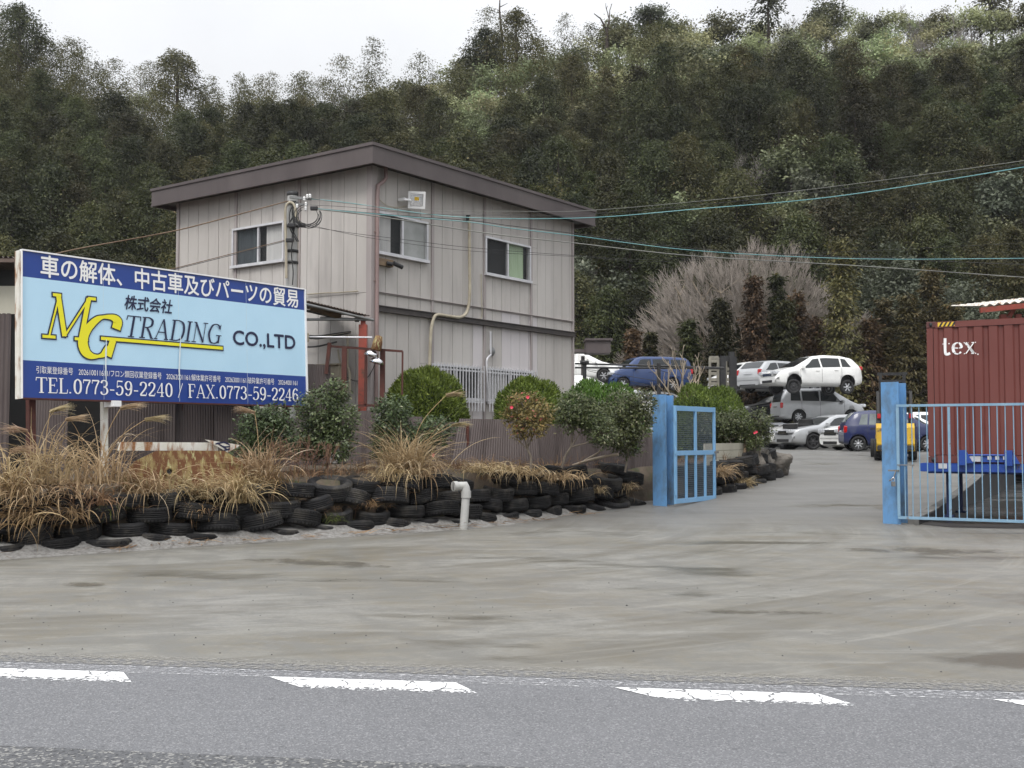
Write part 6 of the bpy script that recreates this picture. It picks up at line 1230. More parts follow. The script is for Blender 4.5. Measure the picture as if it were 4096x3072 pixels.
def round_geo(seed, H=8, Rm=2.6, ncl=70, per=40, lf=(.30, .17), cz=.62, rz=.36, hollow=.45):
    g = np.random.default_rng(seed); d = unit(g.normal(size=(ncl, 3))); d[:, 2] = np.abs(d[:, 2]) * 1.1 - .35; rr = g.uniform(hollow, 1, ncl)[:, None]
    lob = (1 + .25 * np.sin(d[:, :1] * 5 + seed) * np.cos(d[:, 1:2] * 4)); c = d * rr * lob * np.array([[Rm, Rm, H * rz]]) + np.array([[0, 0, H * cz]])
    ci = np.repeat(np.arange(ncl), per); off = g.normal(size=(ncl * per, 3)) * Rm * .17 * np.array([[1, 1, .6]]); p = c[ci] + off
    nr = unit(d[ci] * .5 + np.array([[0, 0, .6]]) + g.normal(size=p.shape) * .6); s = g.uniform(.6, 1.3, len(p)); v, f = leaf_geo(p, nr, lf[0] * s, lf[1] * s, g); cv = g.uniform(.1, .8, ncl)
    return v, f, np.clip(cv[ci] + g.normal(size=len(p)) * .17, 0, 1)
def simple_trunk(H, r, seed, limbs=8):
    g = random.Random(seed); s = [(0, 0, -1.2, .05, 0, H * .35, r, r * .8), (.05, 0, H * .35, 0, .04, H * .7, r * .8, r * .45), (0, .04, H * .7, 0, 0, H * .95, r * .45, r * .12)]
    for i in range(limbs):
        h = g.uniform(.2, .8) * H; a = g.uniform(0, 6.28); l = (1 - h / H) * H * .16 + .3; s.append((0, 0, h, l * math.cos(a), l * math.sin(a), h + l * .4, r * .3, r * .1))
    return s
def make_proto(kind, name, geo, leafm, trunk, barkm, label, cat, group):
    r = empty(name, (0, 0, 0), 0, label, cat, group); link('trunk', trunk_mesh('trunk', trunk, barkm), r)
    v, f, var = geo; link('crown', npmesh('crown', v, f, [leafm], var), r); return r
GEO = {'cypress': [cypress_geo(100 + i, (9.5, 10, 10.5, 9, 10)[i], (2.0, 2.3, 1.75, 2.2, 2.4)[i], (240, 255, 220, 245, 270)[i], 40, (.20, .095), top=(1.4, 1.9, 1.2, 2.2, 1.6)[i]) for i in range(5)]}
random.seed(99)
# jittered grid of trees on the slope
spots = []; Y = YB + 1.5; row = 0
while Y < YR + 9:
    st = 2.65; X = -.50 * Y - 3 + (row % 2) * st / 2
    while X < .50 * Y + 3:
        x, y = X + random.uniform(-.9, .9), Y + random.uniform(-.9, .9); spots.append((x, y, hill_z(x, y))); X += st
    Y += 2.55; row += 1
BARE_PX = [(300, 300), (360, 290), (330, 210), (940, 195), (985, 215), (1010, 255), (960, 150), (1330, 310), (1440, 235), (1500, 175), (1335, 500), (1300, 490), (1230, 330), (1620, 280), (640, 150), (860, 180), (1660, 160)]
def px_of(x, y, z):  # picture position (2212 scale) of a point, for choosing which kind grows where
    v = Vector((x, y, z - EYE)); c, s = math.cos(PITCH), math.sin(PITCH); fy = v.y * c + v.z * s; up = -v.y * s + v.z * c
    return (CX + F * v.x / fy) / 1.8517, (CY - F * up / fy) / 1.8517
kinds = {'cypress': [], 'light': [], 'ridge': [], 'bare': [], 'teal': []}
for (x, y, z) in spots:
    u, v = px_of(x, y, z + 7); t = (y - YB) / (YR - YB); k = 'cypress'
    vt = interp([(0, -50), (620, 60), (800, 150), (930, 215), (1080, 260), (1250, 215), (1400, 165), (1600, 135), (2250, 150)], u) + random.uniform(-30, 30)
    if v < vt: k = random.choice(['ridge', 'ridge', 'ridge', 'light', 'bare', 'cypress'] if u < 1500 else ['bare', 'ridge', 'ridge', 'light', 'bare'])
    elif t > .93 and u < 900: k = random.choice(['cypress'] * 7 + ['ridge', 'bare'])
    elif any(abs(u - a) < 26 and abs(v - b) < 26 for a, b in BARE_PX): k = 'bare'
    elif noise.noise((x * .06, y * .06, 9)) > .28 and random.random() < .45: k = random.choice(['light', 'teal', 'light', 'bare'])
    elif random.random() < .04: k = random.choice(['light', 'bare', 'teal'])
    kinds[k].append((x, y, z))
def visible_rank(q):      # trees hidden behind the office and the sign come last
    u, v = px_of(q[0], q[1], q[2] + 9); hid = (370 < u < 1240 and v > 470 - abs(u - 800) * .2) or (50 < u < 660 and v > 600) or u < -20 or u > 2235
    return (hid, q[1])
LAB = {'cypress': ('cypress_tree', 'dark brownish green cypress packed among others on the hillside', 'tree', 'cypress trees on the hillside'),
       'light': ('evergreen_tree', 'rounded mid green broadleaf tree among the dark cypresses on the hill', 'tree', 'broadleaf trees on the hillside'),
       'ridge': ('ridge_tree', 'pale yellowish green loose tree near the top of the hill', 'tree', 'pale trees along the ridge'),
       'bare': ('bare_tree', 'leafless grey tree standing among evergreens on the hill', 'tree', 'bare trees on the hill'),
       'teal': ('evergreen_tree', 'greyish blue green rounded tree among the dark cypresses on the hill', 'tree', 'grey green trees on the hill')}
def proto_set(k):
    n, lab, cat, grp = LAB[k]
    if k == 'cypress': return [make_proto(k, n, GEO['cypress'][i], M_['cypress'], simple_trunk(9.5, .16, i), M_['bark_dark'], lab, cat, grp) for i in range(5)]
    if k == 'light': return [make_proto(k, n, round_geo(200 + i, 8.5, 2.3, 75, 36), M_['broadleaf'], simple_trunk(6.5, .14, i), M_['bark_dark'], lab, cat, grp) for i in range(3)]
    if k == 'teal': return [make_proto(k, n, round_geo(230 + i, 8.5, 2.2, 75, 36), M_['camphor'], simple_trunk(6.5, .14, i), M_['bark_dark'], lab, cat, grp) for i in range(2)]
    if k == 'ridge': return [make_proto(k, n, round_geo(260 + i, 8.5, 2.3, 48, 24, (.32, .14), .66, .3, .3), M_['ridgeleaf'], simple_trunk(7.5, .10, i, 14), M_['bark_grey'], lab, cat, grp) for i in range(3)]
    out = []
    for i in range(4):
        r = empty(n, (0, 0, 0), 0, lab, cat, grp); s = bare_segs(300 + i, (0, 0, -1), (0, 0, 1), 3.2, .11, 6, (2, 4), .5, .2, .72); s = [(*a[:6], max(a[6], .014), max(a[7], .011)) for a in s]
        link('trunk', trunk_mesh('trunk', s[:12], M_['bark_grey']), r); link('crown', trunk_mesh('crown', s[12:], M_['bark_grey'], 3), r); out.append(r)
    return out
rest = []; print({k: len(v) for k, v in kinds.items()}, [ (k, [tuple(int(q) for q in px_of(x, y, z + 7)) for x, y, z in v][:12]) for k, v in kinds.items() if k == 'ridge'])
for k, lst in kinds.items():
    pr = proto_set(k); used = [False] * len(pr); lst.sort(key=visible_rank)
    for n_i, (x, y, z) in enumerate(lst):
        if k == 'cypress' and n_i >= 300: rest.append((x, y, z)); continue
        i = random.randrange(len(pr)) if n_i >= len(pr) else n_i
        o = copy_tree(pr[i]) if used[i] else pr[i]; used[i] = True
        sc = random.uniform(.66, 1.06) * (.72 if k == 'bare' else 1) * (.88 if k in ('ridge', 'bare') and y > YR - 6 else 1); o.location = (x, y, z - .4); o.rotation_euler = (random.uniform(-.05, .05), random.uniform(-.05, .05), random.uniform(0, 6.28)); o.scale = (sc * random.uniform(.9, 1.1), sc * random.uniform(.9, 1.1), sc)
# remaining cypresses as one mass
vs, fs, va, nb_ = [], [], [], 0; g_ = np.random.default_rng(5)
for (x, y, z) in rest:
    v, f, var = GEO['cypress'][random.randrange(5)]; sc = random.uniform(.66, 1.06); a = random.uniform(0, 6.28); c, s = math.cos(a), math.sin(a)
    keep = g_.permutation(len(f))[:2600]; f2_ = f[keep]; v2 = v.reshape(-1, 4, 3)[keep].reshape(-1, 3) * sc
    vs.append(np.stack([v2[:, 0] * c - v2[:, 1] * s + x, v2[:, 0] * s + v2[:, 1] * c + y, v2[:, 2] + z - .4], 1)); fs.append(np.arange(len(keep) * 4).reshape(-1, 4) + nb_); nb_ += len(keep) * 4; va.append(np.clip(var[keep] + random.uniform(-.15, .15), 0, 1))
if rest: tag(link('forest', npmesh('forest', np.concatenate(vs), np.concatenate(fs), [M_['cypress']], np.concatenate(va))), 'dark cypress forest filling the far and hidden parts of the hillside', 'forest', kind='stuff')
# single trees on the skyline
def ridge_tree(name, px, top, bottom, D, segs, mat, label, leaf=None, lm=None):
    b = P(Q(px), Q(bottom), D); r = empty(name, b, 0, label, 'tree', 'lone trees on the skyline'); link('trunk', trunk_mesh('trunk', segs(P(Q(px), Q(top), D).z - b.z), mat), r)
    if leaf: v, f, var = leaf(P(Q(px), Q(top), D).z - b.z); link('crown', npmesh('crown', v, f, [lm], var), r)
ridge_tree('dead_tree', 1082, -10, 160, 116, lambda h: [(0, 0, -3, .1, 0, h * .5, .2, .15), (.1, 0, h * .5, -.15, 0, h * .8, .15, .1), (-.15, 0, h * .8, -.1, 0, h, .1, .04), (-.1, 0, h * .85, .7, 0, h * .9, .06, .02), (0, 0, h * .78, -.5, .2, h * .84, .05, .02)], M_['bark_dark'], 'tall thin dead trunk on the skyline above the office')
ridge_tree('dead_tree', 1313, 12, 110, 116, lambda h: [(0, 0, -3, -.1, 0, h * .45, .24, .18)] + bare_segs(11, (-.1, 0, h * .45), (-.4, 0, 1), h * .3, .14, 1, (2, 2), .5) + bare_segs(12, (-.1, 0, h * .45), (.5, .1, .9), h * .33, .14, 2, (2, 2), .5), M_['bark_dark'], 'forked dead tree on the skyline right of the dead trunk')
TIER = lambda h, R_: cypress_geo(41, h, R_, 90, 16, (.4, .16), 1.25, .25, .5)
ridge_tree('conifer_tree', 1115, 22, 150, 114, lambda h: simple_trunk(h, .2, 1), M_['bark_dark'], 'full dark evergreen on the skyline beside the dead trunk', lambda h: cypress_geo(51, h, 2.5, 150, 36, (.26, .12), 1.7, .12, .3, pw=.8), M_['cypress'])
ridge_tree('conifer_tree', 1050, 62, 140, 115, lambda h: simple_trunk(h, .18, 2), M_['bark_dark'], 'smaller dark evergreen on the skyline left of the dead trunk', lambda h: cypress_geo(52, h, 1.8, 120, 34, (.26, .12), 1.7, .12, .3, pw=.8), M_['cypress'])
ridge_tree('pine_tree', 1405, 8, 110, 115, lambda h: simple_trunk(h, .17, 3) + bare_segs(13, (0, 0, h * .6), (.8, 0, .5), 2.0, .1, 1), M_['bark_dark'], 'flat topped layered pine on the skyline above the forked dead tree', lambda h: tuple(np.concatenate(q) if i != 1 else np.concatenate([q[0], q[1] + 4 * len(q[0])]) for i, q in enumerate(zip(round_geo(53, h * .5, 2.3, 30, 46, (.26, .11), 1.5, .34, .4), round_geo(54, h * .4, 1.8, 24, 46, (.26, .11), 2.0, .22, .4)))), M_['camphor'])
ridge_tree('conifer_tree', 1660, -25, 110, 114, lambda h: simple_trunk(h, .2, 4), M_['bark_dark'], 'spiky dark conifer cut by the top of the picture', lambda h: TIER(h, 2.0), M_['cypress'])
ridge_tree('conifer_tree', 2142, -20, 90, 114, lambda h: simple_trunk(h, .2, 5), M_['bark_dark'], 'dark conifer with drooping tiers near the upper right corner', lambda h: TIER(h, 2.3), M_['cypress'])
ridge_tree('conifer_tree', 382, 112, 215, 115, lambda h: simple_trunk(h, .2, 6), M_['bark_dark'], 'wide dark evergreen standing out in the dip of the skyline', lambda h: cypress_geo(55, h, 2.4, 140, 34, (.26, .12), 2.0, .15, .3, pw=.75), M_['cypress'])
ridge_tree('conifer_tree', 40, 10, 150, 112, lambda h: simple_trunk(h, .25, 7, 12), M_['bark_dark'], 'tallest evergreen at the upper left corner', lambda h: cypress_geo(56, h, 2.9, 180, 36, (.26, .12), 1.7, .12, .3, pw=.8), M_['cypress'])
# ---------------------------------------------------------------- big bare tree, conifer row, camphor trees behind the yard
bt = empty('bare_tree', (P(Q(1615), Q(880), 62.2).x, 62.2, 1.0), 0, 'huge spreading leafless tree with a broad dome of pinkish brown twigs behind the conifers', 'tree'); rb = random.Random(31); limbs, twigs = [], []
DRX, DRZ = 300 / 2420 * 62.2, P(Q(1600), Q(518), 62.2).z - 1.0 - 3.2
for i in range(46):
    a = -1.75 + 3.5 * i / 45 + rb.uniform(-.05, .05); y = rb.uniform(-1.6, 1.6); tip = Vector((math.sin(a) * DRX * .8, y, 3.2 + math.cos(a) * DRZ * rb.uniform(.5, .85) + abs(math.sin(a)) * .3)); p0 = Vector((rb.uniform(-1.6, 1.6), rb.uniform(-.4, .4), -.3)); c1_ = Vector((tip.x * .22, y * .3, tip.z * .55))
    pts = [p0 * (1 - t) ** 2 + c1_ * 2 * t * (1 - t) + tip * t * t + Vector((rb.gauss(0, .08), rb.gauss(0, .08), rb.gauss(0, .08))) * (1 if 0 < t < 1 else 0) for t in [k / 9 for k in range(10)]]
    for k in range(9): limbs.append((*pts[k], *pts[k + 1], .085 * (1 - k / 11), .085 * (1 - (k + 1) / 11)))
    for k in range(3, 10):
        for m in range(3):
            d = Vector((rb.gauss(math.sin(a) * .9, .55), rb.gauss(0, .5), rb.gauss(.75, .4))).normalized(); e = pts[k] + d * rb.uniform(.6, 1.5); limbs.append((*pts[k], *e, .028, .014))
def broom(p, d, n):
    for k in range(n):
        dd = (d + Vector((rb.gauss(0, .3), rb.gauss(0, .3), rb.gauss(.12, .25)))).normalized(); L = rb.uniform(.45, .95); q = p + dd * L * .55; q2 = q + (dd + Vector((rb.gauss(0, .2), rb.gauss(0, .2), .12))).normalized() * L * .5; twigs.append((*p, *q, .0125, .010)); twigs.append((*q, *q2, .010, .006))
for i in range(2300):
    a = rb.uniform(-1.72, 1.72); rr = rb.uniform(.42, .96) ** .75; ph = rb.uniform(-1, 1); lump = 1 + .05 * math.sin(a * 7) + .04 * math.sin(a * 17 + 1)
    p = Vector((math.sin(a) * DRX * rr * lump * math.sqrt(1 - .3 * ph * ph), ph * 2.0, 3.2 + max(-.25, math.cos(a)) * DRZ * rr * lump * math.sqrt(1 - .3 * ph * ph))); d = Vector((math.sin(a) * .8, ph * .3, max(.25, math.cos(a)) + .15)).normalized(); broom(p - d * .5, d, 7)
link('trunk', trunk_mesh('trunk', limbs, M_['bark_pale'], 5), bt); link('crown', trunk_mesh('crown', twigs, M_['twig_big'], 3), bt)
CON = [(1369, 715, 30, 'r', 'small reddish brown conifer by the far end of the office'), (1406, 722, 20, 'g', 'thin olive conifer beside the small reddish one'), (1490, 698, 36, 'g', 'low green conifer behind the bare pruned shrub'), (1558, 652, 45, 'g', 'green conifer at the left end of the tall row'), (1632, 604, 42, 'r', 'tall brown conifer left of the pair of green ones'), (1681, 600, 34, 'g', 'green topped conifer crossing the big bare tree'), (1700, 655, 38, 'g', 'shorter green conifer in front of the green topped one'), (1724, 634, 36, 'r', 'brown conifer right of the green pair'), (1764, 691, 44, 'r', 'low brown conifer just above the white hatchback'), (1823, 524, 62, 'b', 'tallest dark brown conifer rising over the white hatchback'), (1880, 696, 44, 'r', 'brownish conifer right of the tallest one'), (1912, 652, 42, 'b', 'olive conifer above the right blue gate post'), (1966, 643, 40, 'b', 'dark olive conifer left of the container'), (2016, 588, 48, 'b', 'tall dark conifer behind the container corner'), (1990, 720, 36, 'r', 'low brown conifer touching the container edge'), (2062, 660, 44, 'b', 'dark conifer hidden behind the container'), (2200, 500, 50, 'g', 'green conifer cut by the right edge of the picture')]
for i, (x, y, hw, kd, lab) in enumerate(CON):
    D = 58.4 + (i % 3) * .7 + (3 if x > 2100 else 0); b = P(Q(x), Q(900), D); H = P(Q(x), Q(y), D).z - .95
    r = empty('conifer_tree', (b.x, D, .95), i * 1.1, lab, 'tree', 'brown and green conifers behind the yard'); link('trunk', trunk_mesh('trunk', simple_trunk(H * .95, .12, i), M_['bark_dark']), r)
    v, f, var = cypress_geo(500 + i, H, hw / 2420 * D * .88, 260, 30, (.24, .09), 1.0, .0, -.3, pw=1.05); link('crown', npmesh('crown', v, f, [M_[{'r': 'conifer_red', 'g': 'cypress', 'b': 'conifer'}[kd]]], var), r)
for i, (x, y, hw, D, lab) in enumerate(((1900, 590, 90, 63.5, 'pale grey green round crowned tree behind the tallest conifer'), (2060, 625, 85, 62.5, 'grey green broad tree above the container'), (2130, 700, 70, 60.5, 'dark grey green bush over the container roof'), (1960, 545, 55, 63, 'small grey green crown between the conifer tops'))):
    b = P(Q(x), Q(900), D); H = P(Q(x), Q(y - 60), D).z - 1; r = empty('camphor_tree', (b.x, D, 1.0), i, lab, 'tree', 'grey green trees behind the container'); link('trunk', trunk_mesh('trunk', simple_trunk(H * .8, .16, i), M_['bark_grey']), r)
    v, f, var = round_geo(600 + i, H, hw / 2420 * D * 1.15, 120, 46, (.22, .12), .6, .42, .5); link('crown', npmesh('crown', v, f, [M_['camphor']], var), r)
v_, f_, va_, k0 = [], [], [], 0; g_ = np.random.default_rng(9)
for i in range(70):   # scrub at the foot of the hill
    x = g_.uniform(-26, 32); D = g_.uniform(58.5, 62.5); v, f, var = GEO['cypress'][i % 5]; kp = g_.permutation(len(f))[:700]; q = v.reshape(-1, 4, 3)[kp].reshape(-1, 3) * np.array([1.1, 1.1, g_.uniform(.28, .5)]); v_.append(q + np.array([x, D, .8])); f_.append(np.arange(len(kp) * 4).reshape(-1, 4) + k0); k0 += len(kp) * 4; va_.append(var[kp])
tag(link('undergrowth', npmesh('undergrowth', np.concatenate(v_), np.concatenate(f_), [M_['conifer']], np.concatenate(va_))), 'dark scrub along the foot of the hill behind the cars', 'scrub', kind='stuff')
for i, (x, y, lab) in enumerate(((1265, 790, 'tangled grey leafless shrub at the office corner below the hill'), (1345, 700, 'grey leafless shrub spreading left under the big bare tree'), (1295, 640, 'thin grey leafless tree on the slope beside the office'))):
    b = P(Q(x), Q(850), 58.5); r = empty('bare_shrub', (b.x, 58.5, 1.0), i, lab, 'shrub'); s = []
    for k in range(9): s += bare_segs(700 + i * 20 + k, (0, 0, 0), (random.uniform(-.6, .6), random.uniform(-.5, .5), 1), 1.3 + .2 * i, .04, 4, (2, 4), .5, .12, .72)
    link('stem', trunk_mesh('stem', [(*q[:6], max(q[6], .014), max(q[7], .011)) for q in s], M_['bark_grey'], 3), r)
# pruned bare shrub behind the clipped hedge
b = at7(832, 470, 31.0); r = empty('pruned_shrub', b, 0, 'bare pruned shrub with thick knobbly pale branches behind the clipped hedge', 'shrub'); s = []
for k, (dx, dz, L) in enumerate(((-.75, .6, .85), (-.35, 1, .9), (.05, 1, .95), (.4, .9, .9), (.8, .55, .75), (-.95, .35, .7), (.2, 1, .7))): s += bare_segs(800 + k, (0, 0, -.5), (dx, .1, dz), L * .92, .042, 3, (2, 3), .42, .2, .62, 3, .14)
link('stem', trunk_mesh('stem', [(*q[:6], max(q[6], .010), max(q[7], .009)) for q in s], M_['bark_pale'], 5), r)
# ---------------------------------------------------------------- clipped round shrubs
def topiary(cx, top, hw, bottom, D, label, seed, n=17000):
    a = P(Q(cx), Q(top), D); b = P(Q(cx), Q(bottom), D); Rr = hw / 2420 * D; H = a.z - b.z; r = empty('clipped_shrub', (a.x, D, b.z - .25), 0, label, 'shrub', 'clipped round shrubs'); g = np.random.default_rng(seed)
    H += .25; th = g.uniform(0, 2 * np.pi, n); cz = g.uniform(-.1, 1, n); sr = np.sqrt(np.clip(1 - np.clip(cz, 0, 1) ** 2.6, 0, 1)); d = np.stack([sr * np.cos(th), sr * np.sin(th), cz], 1)
    bump = 1 + .035 * np.sin(d[:, 0] * 9 + seed) + .035 * np.sin(d[:, 1] * 8 + 2) + .03 * np.sin(d[:, 2] * 11 + d[:, 0] * 6); rr = bump * (1 - np.abs(g.normal(size=n)) * .05)
    p = d * rr[:, None] * np.array([[Rr, Rr, H]]); nr = unit(d * np.array([[1, 1, .7]]) + g.normal(size=p.shape) * .55); al = unit(d + np.array([[0, 0, .5]]))
    s = g.uniform(.7, 1.35, n); v, f = leaf_geo(p, unit(g.normal(size=p.shape) + d * .3), .095 * s, .026 * s, g, al * 2.2)
    cl = np.sin(d[:, 0] * 14 + seed) * np.sin(d[:, 1] * 13) * np.sin(d[:, 2] * 12 + 1); link('foliage', npmesh('foliage', v, f, [M_['topiary']], np.clip(.45 + .22 * cl + g.normal(size=n) * .2, 0, 1)), r)
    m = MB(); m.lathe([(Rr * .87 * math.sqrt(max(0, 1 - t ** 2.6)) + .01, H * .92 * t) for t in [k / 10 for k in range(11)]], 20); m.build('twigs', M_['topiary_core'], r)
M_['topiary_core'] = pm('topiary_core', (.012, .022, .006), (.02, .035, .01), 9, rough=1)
topiary(921, 799, 88, 915, 24.0, 'clipped green dome shrub left of the barred ground floor window', 1)
topiary(1146, 820, 78, 925, 25.0, 'clipped green dome shrub at the right end of the barred window', 2)
topiary(1292, 828, 106, 935, 26.3, 'clipped green shrub between the office corner and the blue gate post', 3)
topiary(1524, 836, 104, 960, 30.8, 'clipped bright green shrub behind the mesh gate', 4, 20000)
# ---------------------------------------------------------------- camellias
M_['bark_stem'] = pm('bark_stem', (.19, .16, .125), (.12, .10, .08), 6, rough=.9)
def camellia(blobs, D, base, label, seed, leafm='camellia', flowers=(), n=3200, group='camellia shrubs along the bank', leaf=.068, fl=None):
    n = int(n * 1.4)
    b = P(Q(base[0]), Q(base[1]), D); r = empty('camellia_shrub', b, 0, label, 'shrub', group); g = np.random.default_rng(seed); cs, rs = [], []
    for (x, y, rr) in blobs: c = P(Q(x), Q(y), D) - b; cs.append((c.x, g.uniform(-.15, .15), c.z)); rs.append(rr / 2420 * D)
    cs, rs = np.array(cs), np.array(rs); segs = []
    rnd = random.Random(seed)
    m_ = cs.mean(0); fork = Vector((m_[0] * .4 + rnd.uniform(-.05, .05), 0, min(m_[2] * .4, .32))); kink = Vector((fork.x * .3 + .03, .02, fork.z * .5)); segs += [(0, 0, -.1, *kink, .028, .024), (*kink, *fork, .024, .02)]
    for c, rr in zip(cs, rs):
        end = Vector(c); mid = fork.lerp(end, .45) + Vector((rnd.uniform(-.06, .06), 0, -.04)); segs += [(*fork, *mid, .017, .013), (*mid, *end, .013, .008)]
        for k in range(10): q = end + Vector((rnd.gauss(0, 1), rnd.gauss(0, 1), rnd.gauss(.2, 1))).normalized() * rr * .8; segs.append((*(mid.lerp(end, rnd.uniform(.5, 1))), *q, .008, .004))
    link('stem', trunk_mesh('stem', segs, M_['bark_stem'], 5), r)
    w_ = rs ** 2.2; w_ /= w_.sum(); ntw = n // 7; bi = g.choice(len(rs), ntw, p=w_); d = unit(g.normal(size=(ntw, 3))); rad = g.uniform(.3, 1.08, ntw) ** .6
    tip = cs[bi] + d * (rad * rs[bi])[:, None] * np.array([[1, 1, .92]]); ci = np.repeat(np.arange(ntw), 7); p = tip[ci] + g.normal(size=(ntw * 7, 3)) * .045
    nr = unit(np.array([[0, -.25, .75]]) + d[ci] * .4 + g.normal(size=p.shape) * .55); s = g.uniform(.6, 1.25, len(p)); v, f = leaf_geo(p, nr, leaf * s, leaf * .5 * s, g, d[ci]); cv = g.uniform(.1, .8, ntw)
    link('foliage', npmesh('foliage', v, f, [M_[leafm]], np.clip(cv[ci] + g.normal(size=len(p)) * .2, 0, 1)), r)
    for (x, y) in flowers:
        c = P(Q(x), Q(y), D - .32) - b; m = MB()
        for k in range(7): a = k * .9; u = Vector((math.cos(a), -.35, math.sin(a))); m.add([c, c + (u + Vector((-u.z, 0, u.x)) * .5) * .028, c + u * .034, c + (u - Vector((-u.z, 0, u.x)) * .5) * .028], [(0, 1, 2, 3)])
        m.build('flower', M_['flower'], r)
camellia([(560, 920, 42), (600, 950, 38), (540, 965, 34), (590, 905, 35)], 19.4, (572, 1035), 'dark green camellia with a bare forked stem beside the fallen arrow board', 1, n=4200, flowers=[])
camellia([(690, 880, 45), (740, 905, 38), (690, 935, 50), (730, 960, 40), (660, 965, 35), (720, 850, 30)], 20.2, (700, 1030), 'largest camellia, overlapping the right end of the billboard', 2, n=6500)
camellia([(850, 890, 38), (850, 940, 45), (905, 950, 38), (945, 930, 32), (830, 970, 28)], 20.9, (870, 1010), 'grey green camellia in front of the round shrub, above the pampas clump', 3, n=5200, flowers=[(936, 983)])
camellia([(1130, 875, 34), (1165, 890, 32), (1115, 900, 28), (1150, 915, 32), (1120, 930, 18)], 21.9, (1146, 1005), 'reddish yellow leaved camellia with several pink flowers', 4, 'camellia_red', [(1140, 858), (1105, 880)], n=2600)
camellia([(1240, 880, 38), (1275, 900, 40), (1225, 905, 30), (1300, 935, 32)], 22.6, (1213, 1000), 'grey green camellia on a slanting pale trunk', 5, n=4200, flowers=[])
camellia([(1340, 880, 40), (1375, 910, 36), (1335, 930, 42), (1385, 870, 26), (1360, 960, 28)], 23.6, (1350, 1010), 'dense dark camellia next to the left blue gate post', 6, n=5600, flowers=[])
camellia([(1560, 920, 34), (1592, 910, 30), (1602, 935, 24), (1525, 915, 32)], 29.3, (1580, 970), 'dense camellia hedge seen through and above the mesh gate', 7, n=4500)
camellia([(1640, 905, 24), (1645, 940, 24), (1628, 955, 16), (1655, 925, 18)], 29.2, (1640, 985), 'small open camellia with a red flower above the rocks', 8, n=1900, flowers=[(1630, 935), (1634, 933)])
# ---------------------------------------------------------------- dry grass
def blade_geo(n, g, base, spread, Lr, th0, bend, az0=None, azs=3.2, w0=.011, K=8):
    az = g.uniform(-np.pi, np.pi, n) if az0 is None else az0 + g.normal(size=n) * azs
    p = np.array(base)[None] + np.stack([g.normal(size=n) * spread, g.normal(size=n) * spread, np.zeros(n)], 1); L = g.uniform(*Lr, n); th = np.abs(g.normal(size=n)) * th0[1] + th0[0]; bd = g.uniform(*bend, n)
    hx, hy = np.cos(az), np.sin(az); sx_, sy_ = -hy, hx; vs = []; twist = g.normal(size=n) * .5
    for k in range(K + 1):
        t = k / K; w_ = w0 * (1 - t ** 1.5 * .9) * g.uniform(.9, 1.1, n) * .5
        vs += [p + np.stack([sx_ * w_, sy_ * w_, twist * w_], 1), p - np.stack([sx_ * w_, sy_ * w_, twist * w_], 1)]; a = th + bd * t ** 1.2; st = L / K; p = p + np.stack([np.sin(a) * hx * st, np.sin(a) * hy * st, np.cos(a) * st], 1)
    v = np.stack(vs, 1).reshape(-1, 3); m = 2 * (K + 1); b0 = np.arange(n)[:, None] * m; f = np.concatenate([b0 + np.array([[2 * k, 2 * k + 1, 2 * k + 3, 2 * k + 2]]) for k in range(K)], 0)
    return v, f, np.tile(np.clip(g.uniform(0, 1, n), 0, 1), K)
def join_geo(lst):
    vs, fs, va, k = [], [], [], 0
    for v, f, a in lst: vs.append(v); fs.append(f + k); va.append(a); k += len(v)
    return np.concatenate(vs), np.concatenate(fs), np.concatenate(va)
FA = -2.2     # the bank faces this way (towards the road)
def wall_d(px):
    k = (px - 1106) / 2420
    pts = TP if px < 1425 else TP2; best = min(((abs(q[0].x / q[0].y - k), q[0].y) for q in along(pts, 0, .05)))
    return best[1]
def tuft(px, py, D, n, Lr, label, seed, th0=(.1, .5), bend=(.7, 2.0), az0=None, azs=1.3, m='dry', spread=.10, w0=.017, plumes=(), up=.75):
    D = wall_d(px) + up; b = P(Q(px), Q(py), D); r = empty('grass_clump', b, 0, label, 'grass', 'clumps of dry grass on the bank'); g = np.random.default_rng(seed)
    v, f, a = blade_geo(n, g, (0, 0, 0), spread, Lr, th0, bend, az0, azs, w0); link('blades', npmesh('blades', v, f, [M_[m]], a), r)
    for (x, y) in plumes:
        e = P(Q(x), Q(y), D) - b; s = Vector((e.x * .25, e.y * .3, e.z * .6)); pts = smoothpts([(0, 0, 0), s, (e.x * .8, e.y, e.z * .96), e], 6); k = MB(); k.tube(pts[:-3], .006, 5); k.build('stalk', M_['dry_dark_stalk'], r)
        d = (Vector(pts[-1]) - Vector(pts[-5])).normalized(); q0 = np.array(pts[-6]); v, f, a = blade_geo(70, g, (0, 0, 0), .012, (.22, .42), (0, .16), (.2, .9), math.atan2(0, 1 if e.x > 0 else -1), .5, .012, 5); tl = math.acos(max(-1, min(1, d.z))) * (1 if d.x > 0 else -1); c_, s_2 = math.cos(tl * .8), math.sin(tl * .8)
        v = np.stack([v[:, 0] * c_ + v[:, 2] * s_2, v[:, 1], -v[:, 0] * s_2 + v[:, 2] * c_], 1) + q0; link('plume', npmesh('plume', v, f, [M_['plume']], a), r)
M_['dry_dark_stalk'] = pm('dry_dark_stalk', (.30, .2, .10), (.4, .29, .16), 5, rough=.8)
tuft(880, 1035, 19.7, 520, (.6, 1.45), 'big fountain of dry pampas grass spilling over the tyres, with two feathery plumes', 1, (.05, .45), (.9, 2.3), None, 1, plumes=[(978, 852), (992, 918)], spread=.16)
tuft(215, 1045, 16.3, 125, (.6, 1.4), 'tall dry grass clump around the rusty billboard post', 2, (.05, .4), (1.0, 2.7), plumes=[(268, 880), (330, 905)], spread=.2)
